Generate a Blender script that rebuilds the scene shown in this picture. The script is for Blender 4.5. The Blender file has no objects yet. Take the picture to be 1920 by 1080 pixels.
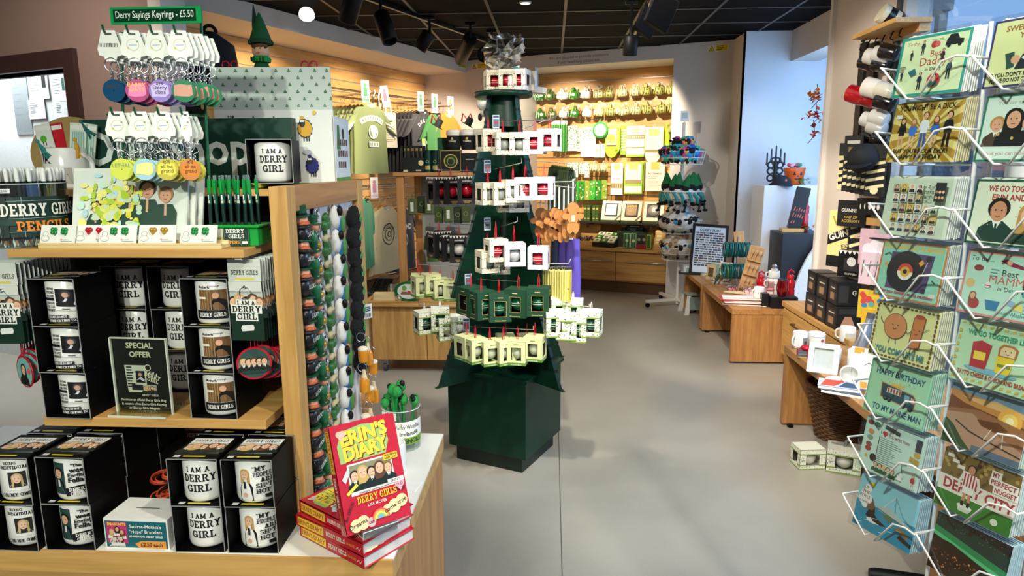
import bpy, math, random
from mathutils import Matrix, Vector
rnd = random.Random(7); ru = rnd.uniform; rc = rnd.choice; cos = math.cos; sin = math.sin
C = bpy.context.scene.collection
PI = math.pi
def R(d): return math.radians(d)
# ---------------------------------------------------------------- camera
F = 1270.0; EYE = Vector((0, 0, 1.6))
RX = Vector((.998302, .057972, -.005638)); UP = Vector((-.004995, .181645, .983352)); FW = Vector((-.058031, .981654, -.181626))
cam = bpy.data.cameras.new('camera'); camo = bpy.data.objects.new('camera', cam); C.objects.link(camo)
cam.sensor_width = 36; cam.lens = 36 * F / 1920; cam.clip_start = .05
mw = Matrix((RX, UP, -FW)).transposed().to_4x4(); mw.translation = EYE; camo.matrix_world = mw
bpy.context.scene.camera = camo
def ray(x, y): return RX * ((x - 960) / F) + UP * ((540 - y) / F) + FW
def at(x, y, Y): d = ray(x, y); return EYE + d * (Y / d.y)          # point seen at a pixel, Y metres into the shop
def atz(x, y, z): d = ray(x, y); return EYE + d * ((z - 1.6) / d.z)  # the same at height z
def atX(x, y, X): d = ray(x, y); return EYE + d * (X / d.x)
# ---------------------------------------------------------------- world, lights, exposure
sc = bpy.context.scene
sc.view_settings.view_transform = 'Standard'; sc.view_settings.look = 'None'
sc.view_settings.exposure = .08; sc.view_settings.gamma = 1
w = bpy.data.worlds.new('world'); sc.world = w; w.use_nodes = True
w.node_tree.nodes['Background'].inputs[0].default_value = (.42, .64, 1, 1)
w.node_tree.nodes['Background'].inputs[1].default_value = 1.25
def spot(loc, to, power, col=(1, .86, .7), size=55, blend=.5, rad=.04):
    l = bpy.data.lights.new('spot', 'SPOT'); l.energy = power; l.color = col; l.spot_size = R(size); l.spot_blend = blend; l.shadow_soft_size = rad
    o = bpy.data.objects.new('spot_lamp', l); C.objects.link(o); o.location = loc
    o.rotation_euler = (Vector(to) - Vector(loc)).to_track_quat('-Z', 'Y').to_euler(); return o
def area(loc, to, power, sx, sy, col=(1, 1, 1)):
    l = bpy.data.lights.new('area', 'AREA'); l.shape = 'RECTANGLE'; l.size = sx; l.size_y = sy; l.energy = power; l.color = col
    o = bpy.data.objects.new('added_area_light', l); C.objects.link(o); o.location = loc  # added area lights: daylight at the windows, unseen fill elsewhere
    o.rotation_euler = (Vector(to) - Vector(loc)).to_track_quat('-Z', 'Y').to_euler(); return o
WARM = (1, .84, .66); NEUT = (1, .93, .84)
# wall frame: a runs along the back wall, b into it; the corner of the dropped bulkheads is the origin
TH = R(-22); CO = Vector((-1.12, 9.08, 0)); U = Vector((cos(TH), sin(TH), 0)); V = Vector((-sin(TH), cos(TH), 0))
def W(a, b, z=0): return CO + U * a + V * b + Vector((0, 0, z))
def atb(x, y, b): d = ray(x, y); return EYE + d * ((b - (EYE - CO).dot(V)) / d.dot(V))
def ata(x, y, a): d = ray(x, y); return EYE + d * ((a - (EYE - CO).dot(U)) / d.dot(U))
for a, to, p, sz in ((1.15, 1.2, 190, 58), (2.2, 2.2, 190, 58)):
    spot(W(a, -1.15, 2.82), W(to, .5, 1.75), p * 1.45, WARM, sz, .45)
for b, p in ((-3.4, 150), (-2.1, 150), (-.9, 120)):
    spot(W(1.2, b, 2.8), W(-.4, b + .35, 1.7), p * 2.5, WARM, 64)
spot((-.75, -1.3, 2.5), (-.85, 1.35, 1.15), 118, (.93, 1, .86), 42, .6)
spot((-.2, -1.3, 2.5), (-.55, 1.35, 1.05), 112, (.97, 1, .9), 38, .6)
spot((.5, .6, 2.8), (-.45, 1.45, .95), 70, (1, .95, .85), 50, .6)
spot((1.1, 1.5, 2.8), (-.2, 3.45, 1.1), 150, NEUT, 42, .5)
spot((-.75, 2.3, 2.8), (-.25, 3.6, 1.3), 90, NEUT, 52, .5)
spot((.1, 3.4, 2.8), (-1.15, 5.0, .8), 170, NEUT, 52, .5)
spot((.0, 5.0, 2.8), (1.75, 7.5, 1.2), 110, NEUT, 44, .6)
spot((.5, 3.4, 2.8), (2.05, 4.7, 1.5), 120, NEUT, 58, .6)
spot((.7, 4.0, 2.8), (1.75, 5.6, .4), 170, NEUT, 50, .5)
spot((.6, 2.4, 2.8), (1.7, 3.9, .5), 110, NEUT, 55, .5)
spot((.2, 1.6, 2.8), (.75, 4.0, 0), 250, (1, .96, .9), 60, .7)
spot((1.2, .2, 2.8), (.6, 2.3, 0), 130, (1, .96, .9), 70, .7)
spot((-.35, .3, 2.8), (.8, 1.35, 1.15), 170, (.95, 1, .96), 60, .7)
spot((-2.2, 2.2, 2.75), (-2.9, 3.8, 1.7), 190, (1, .85, .75), 80, .8)
area((.2, -.2, 2.88), (.2, -.2, 0), 22, 2.4, 1.2, (1, .97, .92))  # unseen soft fill added under the ceiling at the near end
area((2.75, 6.3, 1.75), (1.9, 6.9, 1.5), 30, 1.4, 1.9, (.4, .64, 1))
area((2.9, 2.9, 2.5), (1.3, 2.3, 0), 90, 1.2, 1.2, (.6, .78, 1))
area((.3, 5.0, 2.88), (.3, 5.0, 0), 9, 2, 2, (1, .96, .9))  # unseen mid-room fill added to lift the shadows
area(W(-1.4, -5.0, 2.85), W(-1.4, -4.98, 0), 60, .8, .4, (.85, .95, 1))  # unseen ceiling light added to brighten the office
# ---------------------------------------------------------------- materials
MATS = {}
def lin(h):
    v = [int(h[i:i + 2], 16) / 255 for i in (0, 2, 4)]
    return tuple(x / 12.92 if x <= .04045 else ((x + .055) / 1.055) ** 2.4 for x in v) + (1,)
def newmat(n):
    m = bpy.data.materials.new(n); m.use_nodes = True; return m, m.node_tree, m.node_tree.nodes['Principled BSDF']
def c(h, rough=.55, metal=0, var=.1, scale=45, bump=0, trans=0, alpha=1, sheen=0, emit=0, coat=0, spec=.5):
    k = (h, rough, metal, var, scale, bump, trans, alpha, sheen, emit, coat, spec)
    if k in MATS: return MATS[k]
    m, nt, b = newmat('mat_' + h)
    col = lin(h); b.inputs['Base Color'].default_value = col
    b.inputs['Roughness'].default_value = rough; b.inputs['Metallic'].default_value = metal
    b.inputs['Specular IOR Level'].default_value = spec
    if trans: b.inputs['Transmission Weight'].default_value = trans; b.inputs['IOR'].default_value = 1.12
    if coat: b.inputs['Coat Weight'].default_value = coat
    if alpha < 1: b.inputs['Alpha'].default_value = alpha
    if sheen: b.inputs['Sheen Weight'].default_value = sheen
    if emit: b.inputs['Emission Color'].default_value = col; b.inputs['Emission Strength'].default_value = emit
    if var or bump:
        tc = nt.nodes.new('ShaderNodeTexCoord'); nz = nt.nodes.new('ShaderNodeTexNoise'); nz.inputs['Scale'].default_value = scale; nz.inputs['Detail'].default_value = 3
        nt.links.new(tc.outputs['Object'], nz.inputs['Vector'])
        if var:
            mx = nt.nodes.new('ShaderNodeMix'); mx.data_type = 'RGBA'
            mx.inputs['A'].default_value = tuple(x * (1 - var) for x in col[:3]) + (1,); mx.inputs['B'].default_value = tuple(min(1, x * (1 + var)) for x in col[:3]) + (1,)
            nt.links.new(nz.outputs['Fac'], mx.inputs['Factor']); nt.links.new(mx.outputs['Result'], b.inputs['Base Color'])
        if bump:
            bp = nt.nodes.new('ShaderNodeBump'); bp.inputs['Strength'].default_value = bump; bp.inputs['Distance'].default_value = .01
            nt.links.new(nz.outputs['Fac'], bp.inputs['Height']); nt.links.new(bp.outputs['Normal'], b.inputs['Normal'])
    MATS[k] = m; return m
def ink(h, rough=.5): return c(h, rough, var=0)
def wood(h1, h2, axis='X', sc_=9, rough=.45):
    k = ('wood', h1, h2, axis, sc_)
    if k in MATS: return MATS[k]
    m, nt, b = newmat('mat_oak'); b.inputs['Roughness'].default_value = rough
    tc = nt.nodes.new('ShaderNodeTexCoord'); mp = nt.nodes.new('ShaderNodeMapping')
    s = {'X': (.6, sc_, sc_), 'Y': (sc_, .6, sc_), 'Z': (sc_, sc_, .6)}[axis]; mp.inputs['Scale'].default_value = s
    nz = nt.nodes.new('ShaderNodeTexNoise'); nz.inputs['Scale'].default_value = 2.2; nz.inputs['Detail'].default_value = 7; nz.inputs['Distortion'].default_value = 1.4
    n2 = nt.nodes.new('ShaderNodeTexNoise'); n2.inputs['Scale'].default_value = 14; n2.inputs['Detail'].default_value = 2
    ad = nt.nodes.new('ShaderNodeMath'); ad.operation = 'MULTIPLY_ADD'; ad.inputs[1].default_value = .35
    cr = nt.nodes.new('ShaderNodeValToRGB'); cr.color_ramp.elements[0].position = .38; cr.color_ramp.elements[0].color = lin(h2); cr.color_ramp.elements[1].position = .85; cr.color_ramp.elements[1].color = lin(h1)
    L = nt.links.new
    L(tc.outputs['Object'], mp.inputs['Vector']); L(mp.outputs['Vector'], nz.inputs['Vector']); L(mp.outputs['Vector'], n2.inputs['Vector'])
    L(n2.outputs['Fac'], ad.inputs[0]); L(nz.outputs['Fac'], ad.inputs[2]); L(ad.outputs['Value'], cr.inputs['Fac']); L(cr.outputs['Color'], b.inputs['Base Color'])
    MATS[k] = m; return m
def oak(axis='X'): return wood('d6a862', 'a97a3c', axis)
def oakd(axis='X'): return wood('c08a4e', '915f30', axis)
def glass(h='eef6f4', alpha=.12, rough=.03):
    k = ('glass', h, alpha, rough)
    if k in MATS: return MATS[k]
    m, nt, b = newmat('mat_clear'); nt.nodes.remove(b)
    g = nt.nodes.new('ShaderNodeBsdfGlossy'); g.inputs['Roughness'].default_value = rough; g.inputs['Color'].default_value = (1, 1, 1, 1)
    t = nt.nodes.new('ShaderNodeBsdfTransparent'); t.inputs['Color'].default_value = lin(h)
    fr = nt.nodes.new('ShaderNodeFresnel'); fr.inputs['IOR'].default_value = 1.35
    ma = nt.nodes.new('ShaderNodeMath'); ma.operation = 'ADD'; ma.inputs[1].default_value = alpha * .35
    mx = nt.nodes.new('ShaderNodeMixShader'); L = nt.links.new
    L(fr.outputs['Fac'], ma.inputs[0]); ge = nt.nodes.new('ShaderNodeNewGeometry'); m2 = nt.nodes.new('ShaderNodeMath'); m2.operation = 'SUBTRACT'; m2.use_clamp = True; L(ma.outputs['Value'], m2.inputs[0]); L(ge.outputs['Backfacing'], m2.inputs[1]); L(m2.outputs['Value'], mx.inputs['Fac']); L(t.outputs[0], mx.inputs[1]); L(g.outputs[0], mx.inputs[2])
    L(mx.outputs[0], nt.nodes['Material Output'].inputs['Surface']); MATS[k] = m; return m
BLACK = c('09090a', .5, spec=.25); CARD = c('050506', .5, var=.05, spec=.08); WHITE = c('eeece6', .5, var=.04); CHROME = c('c9ccd0', .22, 1); CER = c('f2f1ea', .18, var=.02, coat=.3)
BEIGE = c('ece4c8', .6, var=.04); DGREEN = c('06311f', .42); RED = c('c3122a', .4); METW = c('e9e7df', .35, var=.03)
# ---------------------------------------------------------------- mesh builder
def TR(x=0, y=0, z=0): return Matrix.Translation((x, y, z))
def ROT(ax, d): return Matrix.Rotation(R(d), 4, ax)
class MB:
    def __init__(s): s.v = []; s.f = []; s.mi = []; s.sm = []; s.mats = []; s.M = Matrix()
    def k(s, m):
        if m not in s.mats: s.mats.append(m)
        return s.mats.index(m)
    def add(s, vs, fs, m, sm=False, M=None):
        T = s.M @ M if M is not None else s.M; o = len(s.v); i = s.k(m)
        s.v += [tuple(T @ Vector(p)) for p in vs]
        for f in fs: s.f.append([o + q for q in f]); s.mi.append(i); s.sm.append(sm)
        return s
    def box(s, cx, cy, cz, sx, sy, sz, m, M=None, bv=0):
        x, y, z = sx / 2, sy / 2, sz / 2; b = min(bv, x * .9, y * .9, z * .9)
        if b <= 0:
            vs = [(cx + i * x, cy + j * y, cz + l * z) for l in (-1, 1) for j in (-1, 1) for i in (-1, 1)]
            return s.add(vs, [(0, 2, 3, 1), (4, 5, 7, 6), (0, 1, 5, 4), (2, 6, 7, 3), (0, 4, 6, 2), (1, 3, 7, 5)], m, M=M)
        vs = []; ix = {}
        for i in (-1, 1):
            for j in (-1, 1):
                for l in (-1, 1):
                    for a in range(3):
                        ix[i, j, l, a] = len(vs)
                        vs.append((cx + i * (x if a == 0 else x - b), cy + j * (y if a == 1 else y - b), cz + l * (z if a == 2 else z - b)))
        fs = []
        for q in (-1, 1):
            fs.append([ix[q, j, l, 0] for j, l in ((-1, -1), (1, -1), (1, 1), (-1, 1))][::q])
            fs.append([ix[i, q, l, 1] for i, l in ((-1, -1), (-1, 1), (1, 1), (1, -1))][::q])
            fs.append([ix[i, j, q, 2] for i, j in ((-1, -1), (1, -1), (1, 1), (-1, 1))][::q])
        for p in (-1, 1):
            for q in (-1, 1):
                fs.append([ix[p, q, -1, 0], ix[p, q, -1, 1], ix[p, q, 1, 1], ix[p, q, 1, 0]][::p * q])
                fs.append([ix[p, -1, q, 0], ix[p, 1, q, 0], ix[p, 1, q, 2], ix[p, -1, q, 2]][::p * q])
                fs.append([ix[-1, p, q, 1], ix[-1, p, q, 2], ix[1, p, q, 2], ix[1, p, q, 1]][::p * q])
                for r in (-1, 1): fs.append([ix[p, q, r, 0], ix[p, q, r, 1], ix[p, q, r, 2]][::p * q * r])
        return s.add(vs, fs, m, M=M)
    def bx(s, x0, x1, y0, y1, z0, z1, m, bv=0, M=None):
        return s.box((x0 + x1) / 2, (y0 + y1) / 2, (z0 + z1) / 2, x1 - x0, y1 - y0, z1 - z0, m, M, bv)
    def prism(s, poly, z0, z1, m, M=None, side=None):
        n = len(poly); vs = [(p[0], p[1], z0) for p in poly] + [(p[0], p[1], z1) for p in poly]
        if side is not None:
            s.add(vs, [list(range(n))[::-1], list(range(n, 2 * n))], m, M=M)
            return s.add(vs, [(i, (i + 1) % n, n + (i + 1) % n, n + i) for i in range(n)], side, M=M)
        return s.add(vs, [list(range(n))[::-1], list(range(n, 2 * n))] + [(i, (i + 1) % n, n + (i + 1) % n, n + i) for i in range(n)], m, M=M)
    def lathe(s, prof, m, n=20, M=None, cap=True, sm=True, sx=1, sy=1):
        vs = []; fs = []; k = len(prof)
        for r, z in prof:
            for i in range(n): t = 2 * PI * i / n; vs.append((r * sx * cos(t), r * sy * sin(t), z))
        for j in range(k - 1):
            for i in range(n): fs.append((j * n + i, j * n + (i + 1) % n, (j + 1) * n + (i + 1) % n, (j + 1) * n + i))
        s.add(vs, fs, m, sm, M)
        if cap:
            if prof[0][0] > 1e-5: s.add(vs[:n], [list(range(n))[::-1]], m, M=M)
            if prof[-1][0] > 1e-5: s.add(vs[-n:], [list(range(n))], m, M=M)
        return s
    def cyl(s, r, z0, z1, m, n=16, M=None): return s.lathe([(r, z0), (r, z1)], m, n, M)
    def ball(s, cx, cy, cz, rx, ry, rz, m, n=12, k=8, M=None, rough=0, sm=True):
        vs = []; fs = []
        for j in range(k + 1):
            p = PI * j / k
            for i in range(n):
                t = 2 * PI * i / n; g = 1 + (ru(-rough, rough) if 0 < j < k else 0)
                vs.append((cx + rx * g * sin(p) * cos(t), cy + ry * g * sin(p) * sin(t), cz - rz * g * cos(p)))
        for j in range(k):
            for i in range(n): fs.append((j * n + i, j * n + (i + 1) % n, (j + 1) * n + (i + 1) % n, (j + 1) * n + i))
        return s.add(vs, fs, m, sm, M)
    def loft(s, rings, m, cap=True, sm=True, M=None, closed=True):
        n = len(rings[0]); vs = [p for r in rings for p in r]; fs = []
        for j in range(len(rings) - 1):
            for i in range(n if closed else n - 1): fs.append((j * n + i, j * n + (i + 1) % n, (j + 1) * n + (i + 1) % n, (j + 1) * n + i))
        s.add(vs, fs, m, sm, M)
        if cap and closed: s.add(rings[0], [list(range(n))[::-1]], m, M=M); s.add(rings[-1], [list(range(n))], m, M=M)
        return s
    def tube(s, pts, r, m, n=6, closed=False, M=None):
        P = [Vector(p) for p in pts]; k = len(P); rings = []; prev = None
        for i in range(k):
            if closed: d = P[(i + 1) % k] - P[i - 1]
            else: d = P[min(i + 1, k - 1)] - P[max(i - 1, 0)]
            d.normalize()
            if prev is None: prev = d.orthogonal().normalized()
            prev = (prev - d * prev.dot(d)); prev = prev.normalized() if prev.length > 1e-6 else d.orthogonal().normalized()
            q = d.cross(prev); rr = r[i] if isinstance(r, (list, tuple)) else r
            rings.append([tuple(P[i] + (prev * cos(2 * PI * j / n) + q * sin(2 * PI * j / n)) * rr) for j in range(n)])
        if closed: rings.append(rings[0])
        return s.loft(rings, m, cap=not closed, M=M)
    def ring(s, cx, cy, cz, R_, r, m, n=16, k=5, M=None, plane='XZ', a0=0, a1=360):
        pts = []; full = a1 - a0 >= 360; q = n if full else n + 1
        for i in range(q):
            t = R(a0 + (a1 - a0) * i / n); x, y = R_ * cos(t), R_ * sin(t)
            pts.append({'XZ': (cx + x, cy, cz + y), 'XY': (cx + x, cy + y, cz), 'YZ': (cx, cy + x, cz + y)}[plane])
        return s.tube(pts, r, m, k, closed=full, M=M)
    def build(s, name, parent=None):
        me = bpy.data.meshes.new(name); me.from_pydata(s.v, [], s.f)
        for m in s.mats: me.materials.append(m)
        me.polygons.foreach_set('material_index', s.mi); me.polygons.foreach_set('use_smooth', s.sm); me.update()
        o = bpy.data.objects.new(name, me); C.objects.link(o)
        if parent is not None: o.parent = parent
        return o
# ---------------------------------------------------------------- things, parts, copies
def tag(o, label, cat, group=None):
    o['label'] = label; o['category'] = cat
    if group: o['group'] = group
    return o
def thing(name, label, cat, loc=(0, 0, 0), rz=0, group=None, rot=None):
    o = bpy.data.objects.new(name, None); C.objects.link(o); o.empty_display_size = .05
    o.location = loc; o.rotation_euler = rot if rot else (0, 0, rz); return tag(o, label, cat, group)
def solo(name, mb, label, cat, loc=(0, 0, 0), rz=0, group=None, rot=None):
    o = mb.build(name); o.location = loc; o.rotation_euler = rot if rot else (0, 0, rz); return tag(o, label, cat, group)
def struct(name, mb, M=None):
    o = mb.build(name); o['kind'] = 'structure'
    if M is not None: o.matrix_world = M
    return o
def part(name, mb, parent, label=None):
    o = mb.build(name, parent)
    if label: o['label'] = label
    return o
def copy_tree(o, parent=None):
    r = o.copy(); C.objects.link(r)
    if parent is not None: r.parent = parent
    for ch in o.children: copy_tree(ch, r)
    return r
class Proto:
    def __init__(s, root): s.root = root; s.used = False
    def put(s, loc, label, rz=0, group=None, rot=None, scale=None):
        o = copy_tree(s.root) if s.used else s.root; s.used = True
        o.location = loc; o.rotation_euler = rot if rot else (0, 0, rz); o['label'] = label
        if scale: o.scale = (scale,) * 3
        if group: o['group'] = group
        elif 'group' in o: del o['group']
        return o
ORD = 'first second third fourth fifth sixth seventh eighth ninth tenth eleventh twelfth thirteenth fourteenth fifteenth sixteenth seventeenth eighteenth nineteenth twentieth'.split()
# ---------------------------------------------------------------- lettering
TC = {}
def bfont(t, bold=0):
    if (t, bold) in TC: return TC[t, bold]
    cu = bpy.data.curves.new('lettering', 'FONT'); cu.body = t; cu.resolution_u = 2; cu.offset = bold; cu.fill_mode = 'FRONT'
    o = bpy.data.objects.new('lettering', cu); me = o.to_mesh()
    vs = [tuple(v.co) for v in me.vertices]; fs = [tuple(p.vertices) for p in me.polygons]; o.to_mesh_clear()
    bpy.data.objects.remove(o); bpy.data.curves.remove(cu)
    xs = [v[0] for v in vs] or [0]; x0 = min(xs); wd = max(xs) - x0
    TC[t, bold] = ([((v[0] - x0) / .69, v[1] / .69) for v in vs], fs, wd / .69); return TC[t, bold]   # capital height 1
def _r(x0, y0, x1, y1): return [(x0, y0), (x1, y0), (x1, y1), (x0, y1)]
def _l(x0, y0, x1, y1, t=.22): return [(x0 - t / 2, y0), (x0 + t / 2, y0), (x1 + t / 2, y1), (x1 - t / 2, y1)]
def _a(cx, cy, rx, ry, a0, a1, t=.2, n=10):
    out = []
    for i in range(n):
        p, q = R(a0 + (a1 - a0) * i / n), R(a0 + (a1 - a0) * (i + 1) / n); th = t * .75
        f = lambda u, g, h: (cx + g * cos(u), cy + h * sin(u))
        out.append([f(p, rx + t / 2, ry + th / 2), f(q, rx + t / 2, ry + th / 2), f(q, rx - t / 2, ry - th / 2), f(p, rx - t / 2, ry - th / 2)])
    return out
S0 = [_r(.1, 0, .32, 1)]; SB = [_r(0, 0, .42, .15)]; ST = [_r(0, .85, .42, 1)]
def _st(x): return [_r(x + .08, 0, x + .29, 1), _r(x, 0, x + .37, .15), _r(x, .85, x + .37, 1)]
SLAB = {'I': (S0 + SB + ST, .42), 'A': ([_l(.2, 0, .45, 1), _l(.7, 0, .45, 1), _r(.25, .25, .65, .4), _r(0, 0, .38, .15), _r(.52, 0, .9, .15)], .9),
 'M': ([_r(.1, 0, .29, 1), _r(.78, 0, .97, 1), _l(.54, .15, .2, 1), _l(.54, .15, .86, 1), _r(0, 0, .39, .15), _r(.68, 0, 1.07, .15), _r(0, .85, .25, 1), _r(.82, .85, 1.07, 1)], 1.07),
 'D': (S0 + SB + ST + _a(.38, .5, .34, .425, -90, 90), .83), 'E': (S0 + [_r(0, 0, .72, .15), _r(0, .85, .72, 1), _r(.3, .43, .55, .57), _r(.57, 0, .72, .32), _r(.57, .68, .72, 1)], .74),
 'F': (S0 + SB + [_r(0, .85, .72, 1), _r(.3, .43, .55, .57), _r(.57, .68, .72, 1)], .72), 'R': (S0 + SB + ST + _a(.4, .72, .27, .205, -90, 90) + [_l(.72, 0, .46, .5), _r(.62, 0, .9, .15)], .9),
 'P': (S0 + SB + ST + _a(.4, .7, .27, .225, -90, 90), .78), 'B': (S0 + SB + ST + _a(.4, .73, .25, .2, -90, 90) + _a(.4, .29, .3, .215, -90, 90), .82),
 'Y': ([_r(.33, 0, .55, .5), _l(.44, .42, .17, 1), _l(.44, .42, .7, 1), _r(0, .85, .36, 1), _r(.52, .85, .88, 1), _r(.22, 0, .66, .15)], .88),
 'G': (_a(.43, .5, .33, .425, 40, 320) + [_r(.6, 0.05, .8, .46), _r(.45, .36, .85, .48), _r(.6, .65, .76, .95)], .86), 'C': (_a(.42, .5, .32, .425, 45, 315) + [_r(.58, .65, .74, .98)], .8),
 'L': (S0 + ST + [_r(0, 0, .72, .15), _r(.57, 0, .72, .36)], .74), 'S': (_a(.36, .715, .25, .21, 10, 270) + _a(.36, .285, .27, .21, -170, 90) + [_r(.52, .72, .66, .98), _r(.04, .03, .18, .3)], .72),
 'O': (_a(.43, .5, .33, .425, 0, 360, n=16), .86), 'H': (_st(0) + _st(.55) + [_r(.2, .43, .7, .57)], .92), 'N': (_st(0) + _st(.6) + [_l(.72, 0, .2, 1)], .97),
 'T': ([_r(.3, 0, .52, 1), _r(.18, 0, .64, .15), _r(0, .85, .82, 1), _r(0, .65, .14, 1), _r(.68, .65, .82, 1)], .82), 'U': ([_r(.08, .3, .29, 1), _r(.6, .3, .81, 1), _r(0, .85, .38, 1), _r(.52, .85, .89, 1)] + _a(.445, .33, .26, .255, 180, 360), .89),
 'V': ([_l(.43, 0, .17, 1), _l(.43, 0, .7, 1), _r(0, .85, .36, 1), _r(.52, .85, .88, 1)], .88), 'W': ([_l(.32, 0, .15, 1), _l(.32, 0, .58, .95), _l(.84, 0, .58, .95), _l(.84, 0, 1.02, 1), _r(0, .85, .34, 1), _r(.84, .85, 1.17, 1)], 1.17),
 'K': (_st(0) + [_l(.3, .45, .7, 1), _l(.74, 0, .4, .6), _r(.6, 0, .9, .15)], .9), '*': ([_r(.17, .35, .27, .95), _l(.05, .5, .39, .8, .1), _l(.39, .5, .05, .8, .1)], .46), ' ': ([], .35), "'": ([_r(0, .65, .14, 1)], .16), '"': ([_r(0, .7, .12, 1), _r(.2, .7, .32, 1)], .36), ',': ([_r(0, -.15, .14, .15)], .18)}
def slabfont(t):
    vs = []; fs = []; x = 0
    for ch in t:
        ps, wd = SLAB.get(ch, SLAB[' '])
        for p in ps: o = len(vs); vs += [(q[0] + x, q[1]) for q in p]; fs.append(tuple(range(o, o + len(p))))
        x += wd + .07
    return vs, fs, x - .07
class Print:
    """flat shapes laid on a face of a mesh; fn maps (x across, y up, z out) to the mesh"""
    def __init__(s, mb, fn, dx=None): s.mb = mb; s.fn = fn; s.dx = dx; s.d = .0003 if dx else .00005; s.z = .0003
    def up(s): s.z += s.d; return s
    def dn(s): s.z -= s.d * .94
    def _p(s, pts, m): s.mb.add([s.fn(x, y, s.z) for x, y in pts], [list(range(len(pts)))], m)
    def poly(s, pts, m): s._p(pts, m); s.up(); return s
    def rect(s, x0, y0, x1, y1, m):
        n = 1 if not s.dx else max(1, int(abs(x1 - x0) / s.dx) + 1)
        for i in range(n):
            a, b = x0 + (x1 - x0) * i / n, x0 + (x1 - x0) * (i + 1) / n; s._p([(a, y0), (b, y0), (b, y1), (a, y1)], m)
        s.up(); return s
    def circ(s, cx, cy, r, m, n=16, ry=None, a0=0, a1=360):
        ry = ry or r; s._p([(cx + r * cos(R(a0 + (a1 - a0) * i / n)), cy + ry * sin(R(a0 + (a1 - a0) * i / n))) for i in range(n if a1 - a0 >= 360 else n + 1)], m); s.up(); return s
    def line(s, pts, w_, m):
        for (x0, y0), (x1, y1) in zip(pts, pts[1:]):
            L = math.hypot(x1 - x0, y1 - y0) or 1; nx, ny = -(y1 - y0) / L * w_ / 2, (x1 - x0) / L * w_ / 2
            s._p([(x0 - nx, y0 - ny), (x1 - nx, y1 - ny), (x1 + nx, y1 + ny), (x0 + nx, y0 + ny)], m)
        s.up(); return s
    def text(s, t, x, y, h, m, al='c', slab=False, bold=.012, wmax=None, rot=0, sq=1):
        vs, fs, wd = slabfont(t) if slab else bfont(t, bold)
        k = h * sq
        if wmax and wd * k > wmax: k = wmax / wd
        ox = {'c': -wd * k / 2, 'l': 0, 'r': -wd * k}[al]; ca, sa = cos(R(rot)), sin(R(rot))
        pts = []
        for vx, vy in vs:
            px, py = vx * k + ox, vy * h; pts.append(s.fn(x + px * ca - py * sa, y + px * sa + py * ca, s.z))
        s.mb.add(pts, fs, m); s.up(); return s
    def lines(s, x0, x1, y, n, step, m, h=.0012):
        for i in range(n): s.rect(x0, y - i * step, x0 + (x1 - x0) * ru(.55, 1), y - i * step + h, m); s.dn()
        s.up(); return s
    def face(s, x, y, r, hair, skin='e0b593', long=0):
        if long: s.poly([(x - r * 1.15, y - r * 2), (x + r * 1.15, y - r * 2), (x + r * 1.1, y + r * .5), (x - r * 1.1, y + r * .5)], ink(hair))
        s.circ(x, y + r * .3, r * 1.12, ink(hair)); s.circ(x, y, r * .82, ink(skin), ry=r * 1.05)
        s.circ(x - r * .32, y + r * .12, r * .1, ink('221a16'), 6); s.circ(x + r * .32, y + r * .12, r * .1, ink('221a16'), 6); s.rect(x - r * .25, y - r * .55, x + r * .25, y - r * .45, ink('8d3b36')); return s
    def bust(s, x, y, h, hair, top='0f1a14', long=0, skin='e0b593'):
        """head and shoulders, h tall, feet of the bust at y"""
        s.poly([(x - h * .42, y), (x + h * .42, y), (x + h * .38, y + h * .3), (x + h * .14, y + h * .48), (x - h * .14, y + h * .48), (x - h * .38, y + h * .3)], ink(top))
        s.poly([(x - h * .1, y + h * .48), (x + h * .1, y + h * .48), (x, y + h * .25)], ink('e8e6e0')); s.poly([(x - h * .02, y + h * .1), (x + h * .02, y + h * .1), (x + h * .025, y + h * .42), (x - h * .025, y + h * .42)], ink(top))
        return s.face(x, y + h * .7, h * .22, hair, skin, long)
    def stand(s, x, y, h, hair, top, leg, skin='e0b593', long=0):
        for q in (-1, 1): s.line([(x + q * h * .05, y + h * .42), (x + q * h * .07, y)], h * .07, ink(leg)); s.line([(x + q * h * .09, y + h * .72), (x + q * h * .15, y + h * .5)], h * .05, ink(top))
        s.poly([(x - h * .11, y + h * .4), (x + h * .11, y + h * .4), (x + h * .1, y + h * .76), (x - h * .1, y + h * .76)], ink(top))
        return s.face(x, y + h * .88, h * .085, hair, skin, long)
    def shamrock(s, x, y, r, m):
        for q in (90, 210, 330): s.circ(x + r * .62 * cos(R(q)), y + r * .62 * sin(R(q)), r * .46, m, 8); s.dn()
        s.rect(x - r * .08, y - r, x + r * .08, y, m); return s
def flat(M): return lambda x, y, z: tuple(M @ Vector((x, y, z)))
FRONT = ROT('X', 90)                     # x across, y up, z out towards -Y
def onfront(mb, x=0, y=0, z=0): return Print(mb, flat(TR(x, y, z) @ FRONT))
def ontop(mb, x=0, y=0, z=0): return Print(mb, flat(TR(x, y, z)))
def oncyl(mb, R_, z0=0): return Print(mb, lambda x, y, z: ((R_ + z) * sin(x / R_), -(R_ + z) * cos(x / R_), y + z0), dx=R_ * .2)
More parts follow.
